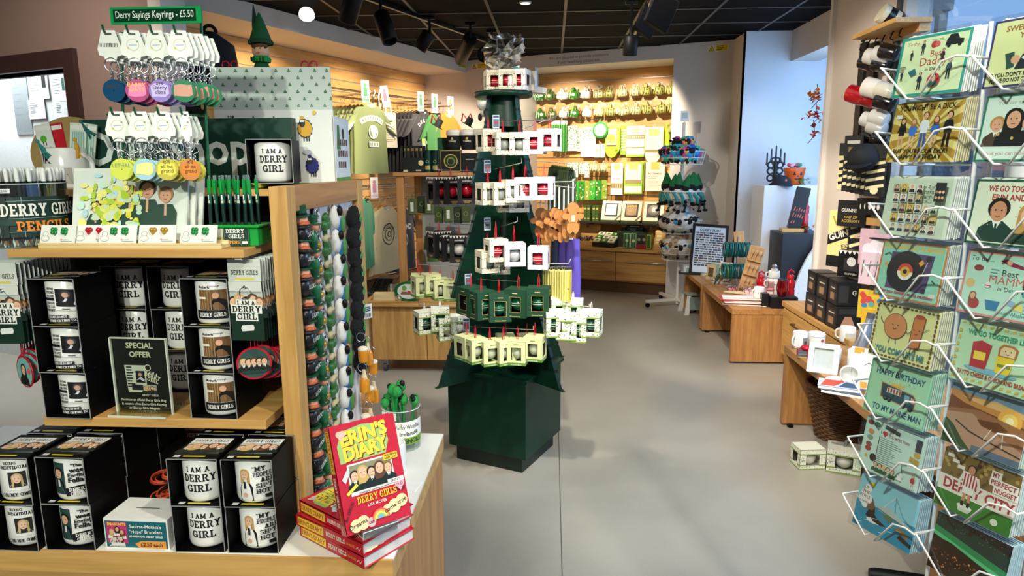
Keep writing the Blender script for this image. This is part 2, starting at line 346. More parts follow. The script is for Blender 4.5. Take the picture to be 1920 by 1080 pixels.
# ================================================================ the room
CZ = 2.9; BZ = 2.75
fm, nt, b = newmat('mat_floor'); b.inputs['Roughness'].default_value = .38
tc = nt.nodes.new('ShaderNodeTexCoord'); n1 = nt.nodes.new('ShaderNodeTexNoise'); n1.inputs['Scale'].default_value = 1.1; n1.inputs['Detail'].default_value = 8
n2 = nt.nodes.new('ShaderNodeTexNoise'); n2.inputs['Scale'].default_value = 160
cr = nt.nodes.new('ShaderNodeValToRGB'); cr.color_ramp.elements[0].color = lin('8a867a'); cr.color_ramp.elements[0].position = .3; cr.color_ramp.elements[1].color = lin('a59f91'); cr.color_ramp.elements[1].position = .7
ad = nt.nodes.new('ShaderNodeMath'); ad.operation = 'MULTIPLY_ADD'; ad.inputs[1].default_value = .25
L = nt.links.new; L(tc.outputs['Object'], n1.inputs['Vector']); L(tc.outputs['Object'], n2.inputs['Vector']); L(n2.outputs['Fac'], ad.inputs[0]); L(n1.outputs['Fac'], ad.inputs[2]); L(ad.outputs[0], cr.inputs['Fac']); L(cr.outputs['Color'], b.inputs['Base Color'])
m = MB(); m.bx(-6, 9, -1.5, 12, -.1, 0, fm); struct('floor', m)
m = MB(); m.bx(-6, 3.4, -1.6, -1.5, 0, 3, c('a8a29a', .7)); struct('wall_behind', m)
m = MB(); m.bx(-6.1, -6, -1.6, 12, 0, 3, c('a8a29a', .7)); struct('wall_side', m)
m = MB(); m.bx(.046, .05, .3, 7.4, 0, .0012, c('55534e', .7)); struct('trim_1', m)
m = MB(); m.bx(-6, 2.6, -1.6, 12, CZ, CZ + .1, c('09090a', .9, bump=.3, scale=90, spec=.1)); g = c('4a4844', .5)
x0 = atz(1061.6, 0, CZ).x; y0 = atz(980, 21.7, CZ).y
for i in range(-9, 4): m.bx(x0 + i * .655 - .012, x0 + i * .655 + .012, -1.4, 11.9, CZ - .006, CZ, g)
for i in range(-11, 10): m.bx(-5.9, 2.55, y0 + i * .63 - .012, y0 + i * .63 + .012, CZ - .007, CZ - .001, g)
struct('ceiling', m)
def wbox(m, a0, a1, b0, b1, z0, z1, mat): return m.bx(a0, a1, b0, b1, z0, z1, mat)
WF = Matrix.Translation(CO) @ Matrix.Rotation(TH, 4, 'Z')
PAINT = c('d9d3c8', .7, var=.03); MAUVE = c('7d6a60', .75, var=.04); CREAM = c('e9dccd', .7, var=.03)
DA, DB = .62, .6
def wm(): q = MB(); return q
m = wm(); m.bx(-2.2, 0, -4.75, .02, BZ, CZ, PAINT); struct('trim_2', m, WF)               # left bulkhead
A0, A1 = .75, 2.68
m = wm(); m.bx(0, 3.42, 0, 2.0, BZ, CZ, PAINT); q = onfront(m, 0, 0, BZ)
xa = (atb(1085, 110, 0) - CO).dot(U)
q.text('We are pleased to provide assistance.', xa, .083, .034, ink('4a4a48'), bold=0); q.text('If you need help please ask.', xa, .028, .034, ink('4a4a48'), bold=0)
struct('trim_3', m, WF)                                                                   # back bulkhead with its printed notice
m = wm(); m.bx(-DA - .1, A0, 0, 2, 0, BZ, PAINT); struct('wall_corner', m, WF)
m = wm(); m.bx(A1, 3.42, 0, 2, 0, BZ, PAINT); struct('wall_pillar', m, WF)
slat = wood('dcab68', 'bd8a4c', 'X', 7); slaty = wood('dcab68', 'bd8a4c', 'Y', 7); strip = c('dedcd6', .35, .6)
m = wm(); m.bx(A0 - .05, A1 + .05, DB + .02, DB + .1, 0, BZ, c('5a3d20', .8))
z = BZ; i = 0
while z > .3:
    m.bx(A0, A1, DB, DB + .018, z - .113, z - .004, slat); m.bx(A0, A1, DB + .014, DB + .02, z - .121, z - .113, strip); z -= .121
struct('wall_back', m, WF)
m = wm(); m.bx(-DA - .1, -DA - .02, -4.7, .05, 0, BZ, c('5a3d20', .8)); z = BZ
while z > .3:
    m.bx(-DA - .018, -DA, -4.7, 0, z - .113, z - .004, slaty); m.bx(-DA - .02, -DA - .014, -4.7, 0, z - .121, z - .113, strip); z -= .121
struct('wall_left', m, WF)
# alcove beyond the pillar, lit by the shop window
m = MB(); m.bx(1.965, 2.1, 7.36, 9, 0, CZ, PAINT); struct('wall_return', m)
m = MB(); m.bx(1.965, 2.9, 7.35, 7.45, 0, CZ, c('dfe3e8', .7, var=.03)); struct('wall_alcove', m)
m = MB(); m.bx(2.42, 2.7, 5.0, 7.36, 2.6, CZ, PAINT); struct('trim_4', m)
# wall with the stout shelf, seen edge-on
m = MB(); m.bx(2.06, 2.2, 4.4, 5.36, 0, CZ, CREAM); m.bx(2.03, 2.23, 5.33, 5.37, 0, CZ, c('f1ebe2', .6, var=.03)); struct('wall_right', m)
# side room wall with its brown framed opening
B1 = -5.4
ao = (atb(131, 160, B1) - CO).dot(U); zo = atb(121, 128, B1).z; ae = (atb(316, 150, B1) - CO).dot(U)
m = wm(); m.bx(-4, ae, B1, B1 + .12, zo, CZ, MAUVE); m.bx(ao, ae, B1, B1 + .12, 0, zo, MAUVE); struct('wall_front', m, WF)
m = wm(); a_ = (atb(294, 150, B1) - CO).dot(U); m.bx(a_ + .01, ae + .015, B1 - .02, B1 + .13, 0, CZ, c('b9b4ad', .7)); struct('trim_5', m, WF)
m = wm(); fr = c('35211d', .45)
m.bx(ao, ao + .1, B1 - .03, B1 + .15, 0, zo + .1, fr); m.bx(-4, ao, B1 - .03, B1 + .15, zo, zo + .1, fr); m.bx(ao - .02, ao, B1 + .02, B1 + .1, 0, zo, c('1c1413', .5)); struct('door_1', m, WF)
m = wm(); m.bx(-5, -DA - .02, -4.75, -4.7, 0, CZ, c('dfe5e6', .7)); struct('wall_office', m, WF)
m = wm(); m.bx(-3.2, -2.6, -4.8, -4.75, 0, 2.6, c('cfd6d9', .6)); struct('trim_6', m, WF)
# shop window on the near side wall
fw = c('c9c7c2', .4); 
m = MB(); m.bx(2.05, 2.2, 4.29, 4.4, 0, CZ, fw); m.bx(2.03, 2.06, 4.33, 4.37, 0, CZ, c('4a4b4d', .5)); m.bx(2.08, 2.16, -1, 4.3, 0, .12, fw); m.bx(2.08, 2.16, 2.0, 2.06, .1, CZ, fw)
m.bx(2.115, 2.12, -1, 4.3, .1, CZ, glass('dfe9f2', .25)); struct('window_1', m)
m = MB(); m.bx(2.8, 2.86, 5.36, 7.4, 0, .1, fw); m.bx(2.8, 2.86, 5.36, 5.42, 0, CZ, fw); m.bx(2.825, 2.83, 5.4, 7.4, .1, 2.8, glass('dfe9f2', .2)); struct('window_2', m)
# the pale stone front across the street and the pavement
m = MB(); st = c('dcdfe4', .8, var=.08); m.bx(4.3, 4.6, 1.5, 12, 0, 2.6, st)
for i in range(32): m.bx(4.22, 4.3, 1.6 + i * .32, 1.76 + i * .32, 0, 2.3, c('b4b8c0', .8))
m.bx(4.2, 4.3, 1.5, 12, 2.3, 2.6, st); struct('wall_outside', m)
# ---------------------------------------------------------------- ceiling tracks, spotlights
def pt(x, y, z): return atz(x, y, z)
def track(name, p, q, lab):
    d = q - p; m = MB(); m.bx(0, d.length, -.018, .018, -.03, 0, BLACK); m.bx(0, d.length, -.008, .008, -.032, -.03, c('8b8b88', .4, .8))
    solo(name, m, lab, 'lighting track', p + Vector((0, 0, 0)), math.atan2(d.y, d.x))
p, q = pt(640, -25, 2.895), pt(912, 74, 2.895); track('lighting_track', p, q, 'black ceiling track carrying five spotlights along the clothing wall')
p2, q2 = pt(1245, -60, 2.895), pt(1186, 68, 2.895); track('lighting_track', p2, q2, 'short black ceiling track carrying spotlights above the green mug wall')
def spotlight(top, end, r, lab):
    d = end - top; L_ = d.length; t = thing('track_spotlight', lab, 'spotlight', top)
    rot = d.to_track_quat('Z', 'Y').to_matrix().to_4x4(); m = MB(); m.M = rot
    m.lathe([(r * .9, 0), (r, .01), (r, L_ - .004), (r * .92, L_), (r * .85, L_), (r * .85, L_ - .03)], BLACK, 20); part('housing', m, t)
    m = MB(); m.M = rot; m.lathe([(0.001, L_ - .03), (r * .84, L_ - .028)], c('2a2a2a', .2, .6), 18, cap=False); part('lens', m, t)
    m = MB(); k = max(.02, 2.87 - top.z); m.cyl(.012, 0, k, BLACK, 8); m.box(0, 0, k, .1, .03, .03, BLACK, bv=.004); m.tube([(0, 0, 0), tuple(d * .25)], .02, BLACK, 6); part('arm', m, t)
    return t
def sl(x0, y0, x1, y1, z0, Y1, r, lab): spotlight(atz(x0, y0, z0), at(x1, y1, Y1), r, lab)
sl(668, -22, 650, 42, 2.74, 4.75, .062, 'black cylinder spotlight nearest the glowing ceiling lamp')
sl(714, 26, 732, 78, 2.72, 5.3, .062, 'black spotlight second along the clothing track, tilted towards the shirts')
sl(806, 62, 786, 92, 2.74, 6.3, .062, 'black spotlight third along the clothing track')
sl(882, 72, 864, 112, 2.74, 7.0, .065, 'black spotlight fourth along the track, beside the yellow warning stickers')
sl(922, 88, 906, 104, 2.72, 6.6, .066, 'black spotlight at the far end of the track, behind the clear bag')
sl(1183, 66, 1181, 104, 2.62, 5.9, .06, 'black spotlight hanging straight down in front of the assistance notice')
for (x, y, sx, sy, rz, lb) in ((1240, 22, .13, .26, 25, 'large square black floodlight on the short ceiling track'), (1212, 44, .11, .2, 35, 'smaller black floodlight angled on the short ceiling track')):
    t = thing('ceiling_floodlight', lb, 'spotlight', atz(x, y, 2.72), R(rz)); m = MB(); m.box(0, 0, 0, sx * 1.6, .05, sy, BLACK, ROT('Y', 25), .006); part('housing', m, t)
    m = MB(); m.tube([(0, 0, .02), (0, 0, .16)], .012, BLACK); part('bracket', m, t)
# two recessed lamps
for i, (x, y, r, e, lb) in enumerate(((575, 26, .062, 14, 'lit white glass ceiling lamp over the clothing wall'), (985, 4, .05, 1.5, 'small round recessed ceiling lamp'))):
    t = thing('ceiling_lamp', lb, 'lamp', atz(x, y, 2.83 if i == 0 else 2.9)); m = MB()
    if i == 0: m.lathe([(.03, .05), (.055, .03), (.066, -.005), (.06, -.035), (.035, -.055), (.001, -.058)], c('f4f3ee', .3, emit=1.2), 20); part('glass_shade', m, t); m = MB(); m.ball(0, 0, 0, .035, .035, .03, c('fffbe8', emit=e)); part('bulb', m, t)
    else: m.lathe([(r, .0), (r, -.008), (r * .8, -.01)], WHITE, 20); part('trim_ring', m, t); m = MB(); m.cyl(r * .8, -.012, -.009, c('fff3dd', emit=e)); part('diffuser', m, t)
for i, (x, y, w, h, lb) in enumerate(((72, 160, .24, .2, 'white notice with a dark photo on the office wall'), (112, 165, .16, .2, 'white notice with green boxes at the door frame'), (70, 205, .2, .14, 'curling white note under the photo notice'), (116, 205, .14, .12, 'small white note low by the door frame'), (40, 190, .2, .5, 'grey board sheet beside the notices'))):
    m = MB(); m.bx(-w / 2, w / 2, -.004, 0, -h / 2, h / 2, c('eef0ef' if i < 4 else '8d9698', .6)); q = onfront(m, 0, -.004, 0); q.lines(-w * .4, w * .1, h * .3, 6, h * .1, ink('8a9096'), .006); 
    if i < 2: q.rect(w * .2, -h * .1, w * .4, h * .35, ink('1d2426' if i == 0 else '2f6a5a'))
    solo('office_notice', m, lb, 'notice', atb(x, y, -4.757 if i < 4 else -4.753), TH)
# small yellow warning stickers on the bulkhead
def warn(loc, rz, lab):
    m = MB(); m.bx(-.11, .11, -.002, 0, -.035, .035, c('efe7c0', .5)); q = onfront(m, 0, -.002, 0); y = ink('f1d21c'); q.rect(-.1, -.03, -.03, .03, ink('efe7c0')); q.poly([(-.098, -.028), (-.034, -.028), (-.066, .03)], ink('1a1a1a')); q.poly([(-.09, -.023), (-.042, -.023), (-.066, .021)], y); q.rect(-.068, -.015, -.064, .005, ink('1a1a1a')); q.rect(-.02, -.03, .1, .03, y); q.lines(-.01, .09, .015, 3, .016, ink('222222'), .006)
    solo('warning_sticker', m, lab, 'sticker', loc, rz)
warn(atb(898, 124, -.004), TH, 'yellow warning sticker on the white bulkhead just past the corner')
warn(ata(866, 122, .004), TH + PI / 2, 'yellow warning sticker on the clothing wall bulkhead near the corner')
warn(atb(1346, 90, -.004), TH, 'yellow warning sticker on the white bulkhead above the pillar')
# ================================================================ near display counter
CT = .85
t = thing('display_counter', 'white-topped counter with an oak edge carrying boxed mugs and red books', 'counter', (0, 0, 0))
m = MB(); m.bx(-1.6, -.302, 1.175, 1.79, CT - .006, CT, c('f0eee2', .4, var=.03)); part('worktop', m, t)
m = MB(); m.bx(-1.6, -.302, 1.168, 1.175, CT - .046, CT, oak('X')); m.bx(-1.6, -.302, 1.175, 1.79, CT - .046, CT - .006, oak('X')); part('edge_band', m, t)
m = MB(); m.bx(-1.55, -.312, 1.2, 1.78, .06, CT - .046, oak('X')); m.bx(-.316, -.306, 1.185, 1.78, .06, CT - .056, oakd('Z')); part('cabinet_body', m, t)
m = MB(); m.bx(-1.5, -.36, 1.26, 1.74, 0, .06, c('2a2622', .7)); part('plinth', m, t)
# oak frame with the magnet board
t = thing('magnet_stand', 'oak framed end panel covered with souvenir magnets on the white counter', 'display stand', (0, 0, 0))
for y0, y1 in ((1.305, 1.35), (1.80, 1.845)): m = MB(); m.bx(-.553, -.517, y0, y1, CT, 1.557, oak('Z'), .001); part('post', m, t)
for z0, z1 in ((1.505, 1.557), (CT, CT + .03)): m = MB(); m.bx(-.551, -.519, 1.35, 1.80, z0, z1, oakd('Y'), .001); part('rail', m, t)
m = MB(); m.bx(-.549, -.534, 1.35, 1.80, CT + .03, 1.505, c('e8e6e2', .4)); part('magnet_board', m, t)
# back panel with shelves
BP = 1.66
t = thing('mug_shelving', 'black backed shelving of two oak shelves above the white counter', 'shelf unit', (0, 0, 0))
m = MB(); m.bx(-1.27, -.553, BP, BP + .02, CT, 1.53, c('070808', .6, spec=.1)); part('back_panel', m, t)
S1 = 1.44; S2 = at(300, 785, 1.28).z; SX1 = at(498, 790, 1.28).x; SX0 = at(82, 790, 1.28).x; TX0 = at(13, 475, 1.25).x; TX1 = at(456, 475, 1.25).x
m = MB(); m.bx(TX0, TX1, 1.25, BP, S1 - .016, S1, oak('X'), .001); m.bx(TX1, -.555, 1.4, BP, S1 - .016, S1, oak('X')); part('shelf', m, t)
m = MB(); m.bx(SX0, SX1, 1.28, BP, S2 - .02, S2, oak('X'), .001); part('shelf', m, t)
m = MB(); m.bx(-1.27, -.553, 1.5, 1.86, 1.53, 1.545, oak('X')); part('top_board', m, t)
# ---------------------------------------------------------------- boxed mugs
def mug_body(mb, R_=.041, h=.089, m=CER, handle=True, ang=35, inner=None):
    mb.lathe([(.001, .003), (R_ * .9, 0), (R_ * .97, .004), (R_, .01), (R_, h - .003), (R_ - .002, h), (R_ - .004, h - .002), (R_ - .005, .012), (.001, .01)], m, 28, cap=False)
    if handle:
        c_, s_ = cos(R(ang)), sin(R(ang)); pts = []
        for i in range(9): a = -PI / 2 + PI * i / 8; r = R_ - .003 + .026 * cos(a) ** .8 if cos(a) > 0 else R_ - .003; pts.append((c_ * r, s_ * r, h * .5 + h * .33 * sin(a)))
        mb.tube(pts, .0055, m, 8)
INK = ink('15161a')
def photo(q, x0, y0, x1, y1, kind):
    w, h = x1 - x0, y1 - y0
    if kind == 'nun':
        q.rect(x0, y0, x1, y1, ink('0b0a0c')); q.poly([(x0, y0 + h * .2), (x0 + w * .5, y0 + h * .5), (x0 + w * .95, y0 + h * .28), (x0 + w * .9, y0 + h * .1), (x0 + w * .4, y0 + h * .3)], ink('d9dde6')); q.circ(x0 + w * .5, y0 + h * .72, h * .22, ink('3a3a42')); q.circ(x0 + w * .48, y0 + h * .68, h * .15, ink('c89a80'))
    elif kind == 'party':
        q.rect(x0, y0, x1, y1, ink('7c5a38'))
        for i in range(5): q.rect(x0 + w * (.04 + i * .1), y0, x0 + w * (.07 + i * .1), y1, ink('a88454'))
        q.poly([(x0 + w * .42, y0), (x0 + w, y0), (x0 + w * .95, y0 + h * .5), (x0 + w * .6, y0 + h * .62), (x0 + w * .4, y0 + h * .3)], ink('17130f')); q.circ(x0 + w * .62, y0 + h * .72, h * .16, ink('d8a383')); q.rect(x0 + w * .04, y0 + h * .55, x0 + w * .3, y0 + h * .66, ink('efe3c8'))
    elif kind == 'child':
        q.rect(x0, y0, x1, y1, ink('2b2a26')); q.poly([(x0, y0), (x1, y0), (x0 + w * .8, y0 + h * .25), (x0 + w * .2, y0 + h * .25)], ink('cfa9a6')); q.face(x0 + w * .5, y0 + h * .55, h * .26, 'cdb37a', 'e8c0a4', 1)
def group_photo(q, x0, y0, x1, y1, bg='8f9c92', n=5):
    q.rect(x0, y0, x1, y1, ink(bg)); w, h = x1 - x0, y1 - y0
    for i in range(n): q.bust(x0 + w * (i + .5) / n, y0, h * (.8 + .12 * (i % 2)), ('2a1a12', 'c9a65e', '171210', '5b3a22', '8a5a2c')[i % 5], '10201a', i % 2)
def mugprint(q, kind):
    W_ = INK
    if kind == 'girl':
        q.text('I AM A', -.008, .064, .0105, W_, slab=True); q.text('DERRY', -.006, .044, .0155, W_, slab=True, sq=.9); q.text('GIRL', -.008, .023, .0155, W_, slab=True, sq=.95)
    elif kind == 'cry':
        for i, s in enumerate(('ANYONE', 'FEELING', 'ANXIOUS', 'OR WORRIED', 'OR MAYBE', 'YOU JUST', 'WANT')): q.text(s, -.024, .071 - i * .0072, .0048, W_, 'r' if 0 else 'c', slab=True, wmax=.019)
        q.rect(-.037, .0505, -.014, .056, W_); q.z += .0002
        M = q.fn; q.fn = lambda x, y, z: M(x, y - .12 * (x - .01), z); q.rect(-.012, .028, .027, .074, ink('f6f4ee')); photo(q, -.010, .036, .025, .072, 'nun'); q.rect(0, .031, .012, .0325, W_); q.fn = M
        q.rect(-.028, .013, .008, .0205, W_); q.rect(-.028, .005, .03, .0125, W_); q.text('PLEASE DO NOT', -.010, .0145, .0047, ink('f3f1ea'), slab=True, wmax=.032); q.text('COME CRYING TO ME', .001, .0065, .0047, ink('f3f1ea'), slab=True, wmax=.054)
    elif kind == 'quote':
        q.text('Motherfu*****!"', -.03, .074, .005, W_, 'l', bold=.03, wmax=.042); photo(q, -.03, .03, .026, .071, 'party'); q.rect(-.034, .012, .03, .03, INK); q.text('DERRY GIRLS', -.004, .0165, .0085, ink('f1efe8'), slab=True, wmax=.05)
    elif kind == 'own':
        q.text('BEING', -.008, .077, .006, W_, slab=True); q.text('INDIVIDUAL', -.002, .068, .007, W_, slab=True, wmax=.05); q.poly([(.016, .062), (.024, .06), (.03, .026), (.022, .024)], ink('1d4a44')); q.rect(-.014, .024, .02, .064, ink('f4f2ec')); photo(q, -.012, .03, .018, .062, 'child'); q.text('ON MY OWN', .0, .012, .0075, W_, slab=True, wmax=.05)
    elif kind == 'fella':
        q.rect(-.04, .014, -.012, .08, ink('2f4a46')); q.poly([(-.038, .014), (-.013, .014), (-.016, .04), (-.024, .048), (-.034, .04)], ink('0e1614')); q.rect(-.028, .03, -.023, .044, ink('e4e2dc')); q.face(-.025, .057, .0095, '1a120e')
        for i, (s, h) in enumerate((('"The', .006), ('wee', .0095), ('English', .0075), ('Fella"', .0095))): q.text(s, .01, (.072, .061, .0515, .0405)[i], h, W_, bold=.03)
        q.poly([(-.01, .012), (.03, .012), (.031, .031), (.012, .033), (-.01, .029)], W_); q.text('DERRY', .011, .0222, .007, ink('f1efe8'), slab=True); q.text('GIRLS', .011, .0135, .007, ink('f1efe8'), slab=True)
    elif kind == 'hot':
        q.poly([(-.034, .006), (-.006, .006), (-.007, .035), (-.014, .047), (-.028, .047), (-.034, .03)], ink('101214')); q.circ(-.022, .018, .005, ink('d9ab8c')); q.face(-.021, .06, .0088, 'c7a261', 'e4b896', 1); q.rect(-.023, .032, -.019, .047, ink('101214'))
        for i, (s, x) in enumerate((('"MY', .006), ('PEOPLE', .012), ('ARE', .02), ('SH*T', .014), ('HOT"', .014))): q.text(s, x, .068 - i * .0115, .0093, W_, slab=True, wmax=.034)
        q.rect(.014, .012, .026, .019, W_)
def carton(kind):
    w, h, d, k = .049, .097, .115, .0012; m = MB()
    m.bx(-w, w, 0, d, 0, k, CARD); m.bx(-w, -w + k, 0, d, k, h - k, CARD); m.bx(w - k, w, 0, d, k, h - k, CARD); m.bx(-w, w, d - k, d, k, h - k, CARD); m.bx(-w, w, 0, d, h - k, h, CARD)
    q = ontop(m, 0, 0, h); q.rect(-.043, .018, .043, .1, ink('101312')); q.rect(-.04, .078, .04, .1, ink('e2e2da')); q.text('DERRY GIRLS', 0, .083, .011, INK, slab=True, wmax=.07); group_photo(q, -.04, .028, .04, .078, 'b7bdb4'); q.rect(-.02, .006, .024, .011, ink('d8c32b')); q.rect(-.038, .004, -.026, .013, ink('c9c9c4'))
    e = c('8f928c', .5)
    for s in (-1, 1): m.bx(s * w - .0007, s * w + .0007, -.0006, .0006, 0, h, e)
    for z in (0, h): m.bx(-w, w, -.0006, .0006, z - .0006, z + .0006, e)
    return m
MUGS = {}
for kk in ('girl', 'cry', 'quote', 'own', 'fella', 'hot'):
    t = thing('boxed_mug', 'x', 'mug'); part('carton', carton(kk), t); m = MB(); m.M = TR(0, .05, .002) @ ROT('Z', 0); mug_body(m, ang=50); q = Print(m, lambda x, y, z: ((.041 + z) * sin(x / .041 + .3), -(.041 + z) * cos(x / .041 + .3), y), dx=.008); mugprint(q, kk); part('mug', m, t); MUGS[kk] = Proto(t)
LV = ('bottom of its stack', 'middle of its stack', 'top of its stack')
def stackmug(kind, base, n, desc, rows=1, short='', dy=.122, grp=None, tilt=0):
    for r in range(rows):
        for i in range(n):
            lab = f'boxed white mug {desc}, ' + (LV[0] if i == 0 else LV[2] if i == n - 1 else LV[1])
            if r: lab = 'black mug carton ' + ('directly behind the ' if r == 1 else 'at the back behind the ') + short + ', ' + ('upper one' if i else 'lower one')
            MUGS[kind].put((base.x + ru(-.002, .002), base.y + r * dy, base.z + i * .0975), lab, R(tilt + ru(-2, 2)))
stackmug('cry', atz(128, 784, S2), 3, 'with a nun photo on the oak shelf')
stackmug('quote', atz(404, 785, S2), 3, 'with a brown photo on the oak shelf')
for x, dsc in ((232, 'lettered black, set back behind the offer sign'), (318, 'lettered black, set back beside brown photo mugs')):
    p = at(x, 600, 1.43); stackmug('girl', Vector((p.x, 1.44, S2)), 3, dsc)
stackmug('own', atz(30, 1032, CT), 2, 'with a blonde child on the counter', 3, 'blonde child mugs')
stackmug('fella', atz(132, 1031, CT), 2, 'with a dark-haired boy on the counter', 3, 'dark-haired boy mugs')
stackmug('girl', atz(374, 1035, CT), 2, 'lettered black on the counter', 3, 'lettered mugs')
stackmug('hot', atz(475, 1037, CT), 2, 'with a fair-haired girl on the counter', 3, 'fair-haired girl mugs')
# boxed mug on the frame, turned
p = atz(528, 344, 1.557); MUGS['girl'].put((p.x - .02, p.y - .01, 1.558), 'boxed white mug with black lettering standing alone on top of the oak frame', R(12))
# donation box, poster, bracelets
p = atz(259, 1029, CT); t = thing('donation_box', 'white card collection box with a slot and a teal label between the mug stacks', 'box', p, R(-1))
m = MB(); m.bx(-.066, .066, 0, .085, 0, .064, c('efece4', .6)); q = ontop(m, 0, 0, .064); q.rect(-.025, .042, .025, .045, ink('2b2926')); part('box', m, t)
m = MB(); m.bx(-.063, .063, -.001, 0, .003, .059, ink('14656f')); q = onfront(m, 0, -.001, 0); q.rect(-.06, .012, -.018, .057, ink('c43a70')); q.text('SMASH HITS', -.039, .05, .0055, ink('f2d61f'), bold=.03, wmax=.038)
for i, (x, y) in enumerate(((-.05, .03), (-.038, .036), (-.028, .03), (-.044, .016), (-.031, .016))): q.bust(x, y - .008, .02, ('c9a65e', '2a1a12', '7a3f1c', '1a120e', '4a2a18')[i], 'e8e4de', 1)
q.text('DERRY', -.041, .02, .006, ink('f4f0e6'), slab=True, wmax=.03); q.text('GIRLS!', -.041, .0135, .006, ink('f4f0e6'), slab=True, wmax=.03); q.text('#HopeBracelets', -.039, .006, .0035, ink('f4f0e6'))
for s, y in (("Saoirse-Monica's", .047), ('"Hope" Bracelets', .036)): q.text(s, .022, y, .0068, ink('f4f0e6'), wmax=.068)
q.text('AS SEEN ON DERRY GIRLS!', .022, .027, .0042, ink('f4f0e6'), bold=.03, wmax=.07); q.poly([(.006, .005), (.062, .004), (.062, .02), (.012, .02), (-.002, .013)], ink('ef9a44')); q.text('£2.50 each', .032, .0085, .0075, ink('1d1a16'), bold=.03, wmax=.045); part('front_label', m, t)
m = MB(); m.bx(-.085, .085, 0, .003, 0, .09, c('d8d9d2', .6)); q = onfront(m); q.rect(.028, .005, .083, .085, ink('8f2f63')); q.text('DERRY', .055, .067, .011, ink('dcd6cf'), slab=True, wmax=.045); q.face(.056, .04, .014, 'c9b27a', 'd9ad90', 1)
for s, y, h in (("Saoirse-Monica's", .068, .009), ('"Hope" Bracelets', .052, .009), ('Children', .036, .010), ('in Crossfire', .022, .010)): q.text(s, -.028 if y > .05 else -.015, y, h, INK, wmax=.09 if y > .05 else .06)
q.circ(-.064, .034, .013, INK); q.circ(-.064, .034, .009, ink('d8d9d2')); q.circ(-.064, .034, .005, ink('a33')) if 0 else q.circ(-.064, .034, .005, ink('9a3550')); q.rect(-.08, .01, -.035, .0125, INK)
p = at(330, 868, 1.58); solo('charity_poster', m, 'small white charity notice with a pink cover picture behind the collection box', 'poster', (p.x, 1.58, CT + .0), 0)
g = 'woven bracelets behind the collection box'
for i in range(9):
    m = MB(); m.M = ROT('X', ru(-20, 20)); k = rc((c('c3401c', .6), c('a12b18', .6), c('1c1715', .6))); m.ring(0, 0, 0, .027, .003, k, 22, 5, plane='XY'); m.ring(0, 0, .004, .026, .002, c('d8532a', .6), 22, 4, plane='XY'); m.tube([(.026, 0, 0), (.04, -.01, -.004), (.05, -.012, -.004)], .0015, k, 4)
    solo('woven_bracelet', m, 'red and black woven cord bracelet in the heap behind the collection box', 'bracelet', (atz(285, 940, .9).x + ru(-.03, .03), 1.36 + ru(-.025, .03), CT + .006 + i * .0095), ru(0, 6), g)
# special offer stand
p = atz(274, 774, S2); t = thing('offer_sign', 'clear acrylic stand holding a black special offer card before the stacked mugs', 'sign', p, R(-3))
m = MB(); gl = glass('f3f7f0', .3); m.bx(-.062, .062, -.004, 0, .0, .162, gl); m.bx(-.062, .062, -.03, .06, 0, .003, gl); ed = c('cfd6c4', .2, var=0)
for s in (-1, 1): m.bx(s * .062 - .0012, s * .062 + .0012, -.005, .001, 0, .163, ed)
m.bx(-.062, .062, -.005, .001, .162, .164, ed); m.bx(-.064, .064, -.031, -.029, 0, .004, ed); part('acrylic_stand', m, t)
m = MB(); m.bx(-.058, .058, .0005, .0015, .006, .16, ink('10120e')); q = onfront(m, 0, .0005, 0); cr_ = ink('efe9d2'); q.text('SPECIAL', 0, .141, .0115, cr_, bold=.025); q.text('OFFER', 0, .122, .0115, cr_, bold=.025)
q.poly([(-.034, .045), (.008, .045), (.01, .104), (-.038, .104)], ink('e9e8e2')); photo(q, -.014, .066, .006, .092, 'nun'); q.lines(-.034, -.016, .098, 8, .006, INK, .003); q.rect(-.025, .05, .006, .062, INK); q.text('I AM A', .022, .085, .006, cr_, slab=True, rot=-18); q.text('DERRY', .022, .077, .008, cr_, slab=True, rot=-18); q.text('GIRL', .022, .068, .008, cr_, slab=True, rot=-18); group_photo(q, .0, .044, .03, .062, 'a9b2ae'); q.circ(.016, .1, .007, cr_); q.circ(.016, .1, .0055, ink('10120e')); q.text('DERRY GIRLS', .016, .038, .004, cr_, slab=True)
for s, y in (('Purchase an official Derry Girls Mug', .027), ('& receive a free Derry Girls Keyring', .018), ('or Derry Girls Magnet', .009)): q.text(s, 0, y, .0052, cr_, bold=.01, wmax=.1)
part('card', m, t)
# ---------------------------------------------------------------- packs hanging from the prongs, ornaments
def pack_mesh():
    m = MB(); m.bx(-.034, .034, 0, .0016, -.165, 0, c('0c1815', .35, var=0)); q = onfront(m); q.rect(-.034, -.045, .034, 0, ink('cfd4c8')); q.text('DERRY GIRLS', 0, -.032, .009, INK, slab=True, wmax=.056); q.rect(-.02, -.042, .02, -.038, ink('d9c74a')); group_photo(q, -.034, -.118, .034, -.065, 'b8c0b8'); q.rect(-.034, -.065, .034, -.045, ink('cfd4c8')); q.rect(-.034, -.165, .034, -.112, ink('0a2a1c'))
    for dz, col in ((.0025, 'e6e8dc'), (0, None)):
        for s, y, h in (('I AM A', -.092, .0085), ('DERRY', -.107, .013), ('GIRL', -.122, .013)):
            k = ink(col) if col else INK
            if col: wd = slabfont(s)[2] * h; q.rect(-wd / 2 - dz, y - dz, wd / 2 + dz, y + h + dz, k)
            else: q.text(s, 0, y, h, k, slab=True)
    q.poly([(-.012, -.146), (.012, -.144), (.014, -.138), (.012, -.132), (-.012, -.134), (-.014, -.14)], ink('dfe0d8')); m.ring(0, -.003, -.068, .012, .001, CHROME, 16, 4); m.ring(0, -.004, -.056, .003, .001, CHROME, 8, 4); return m
pk = solo('keyring_pack', pack_mesh(), 'x', 'keyring'); PK = Proto(pk)
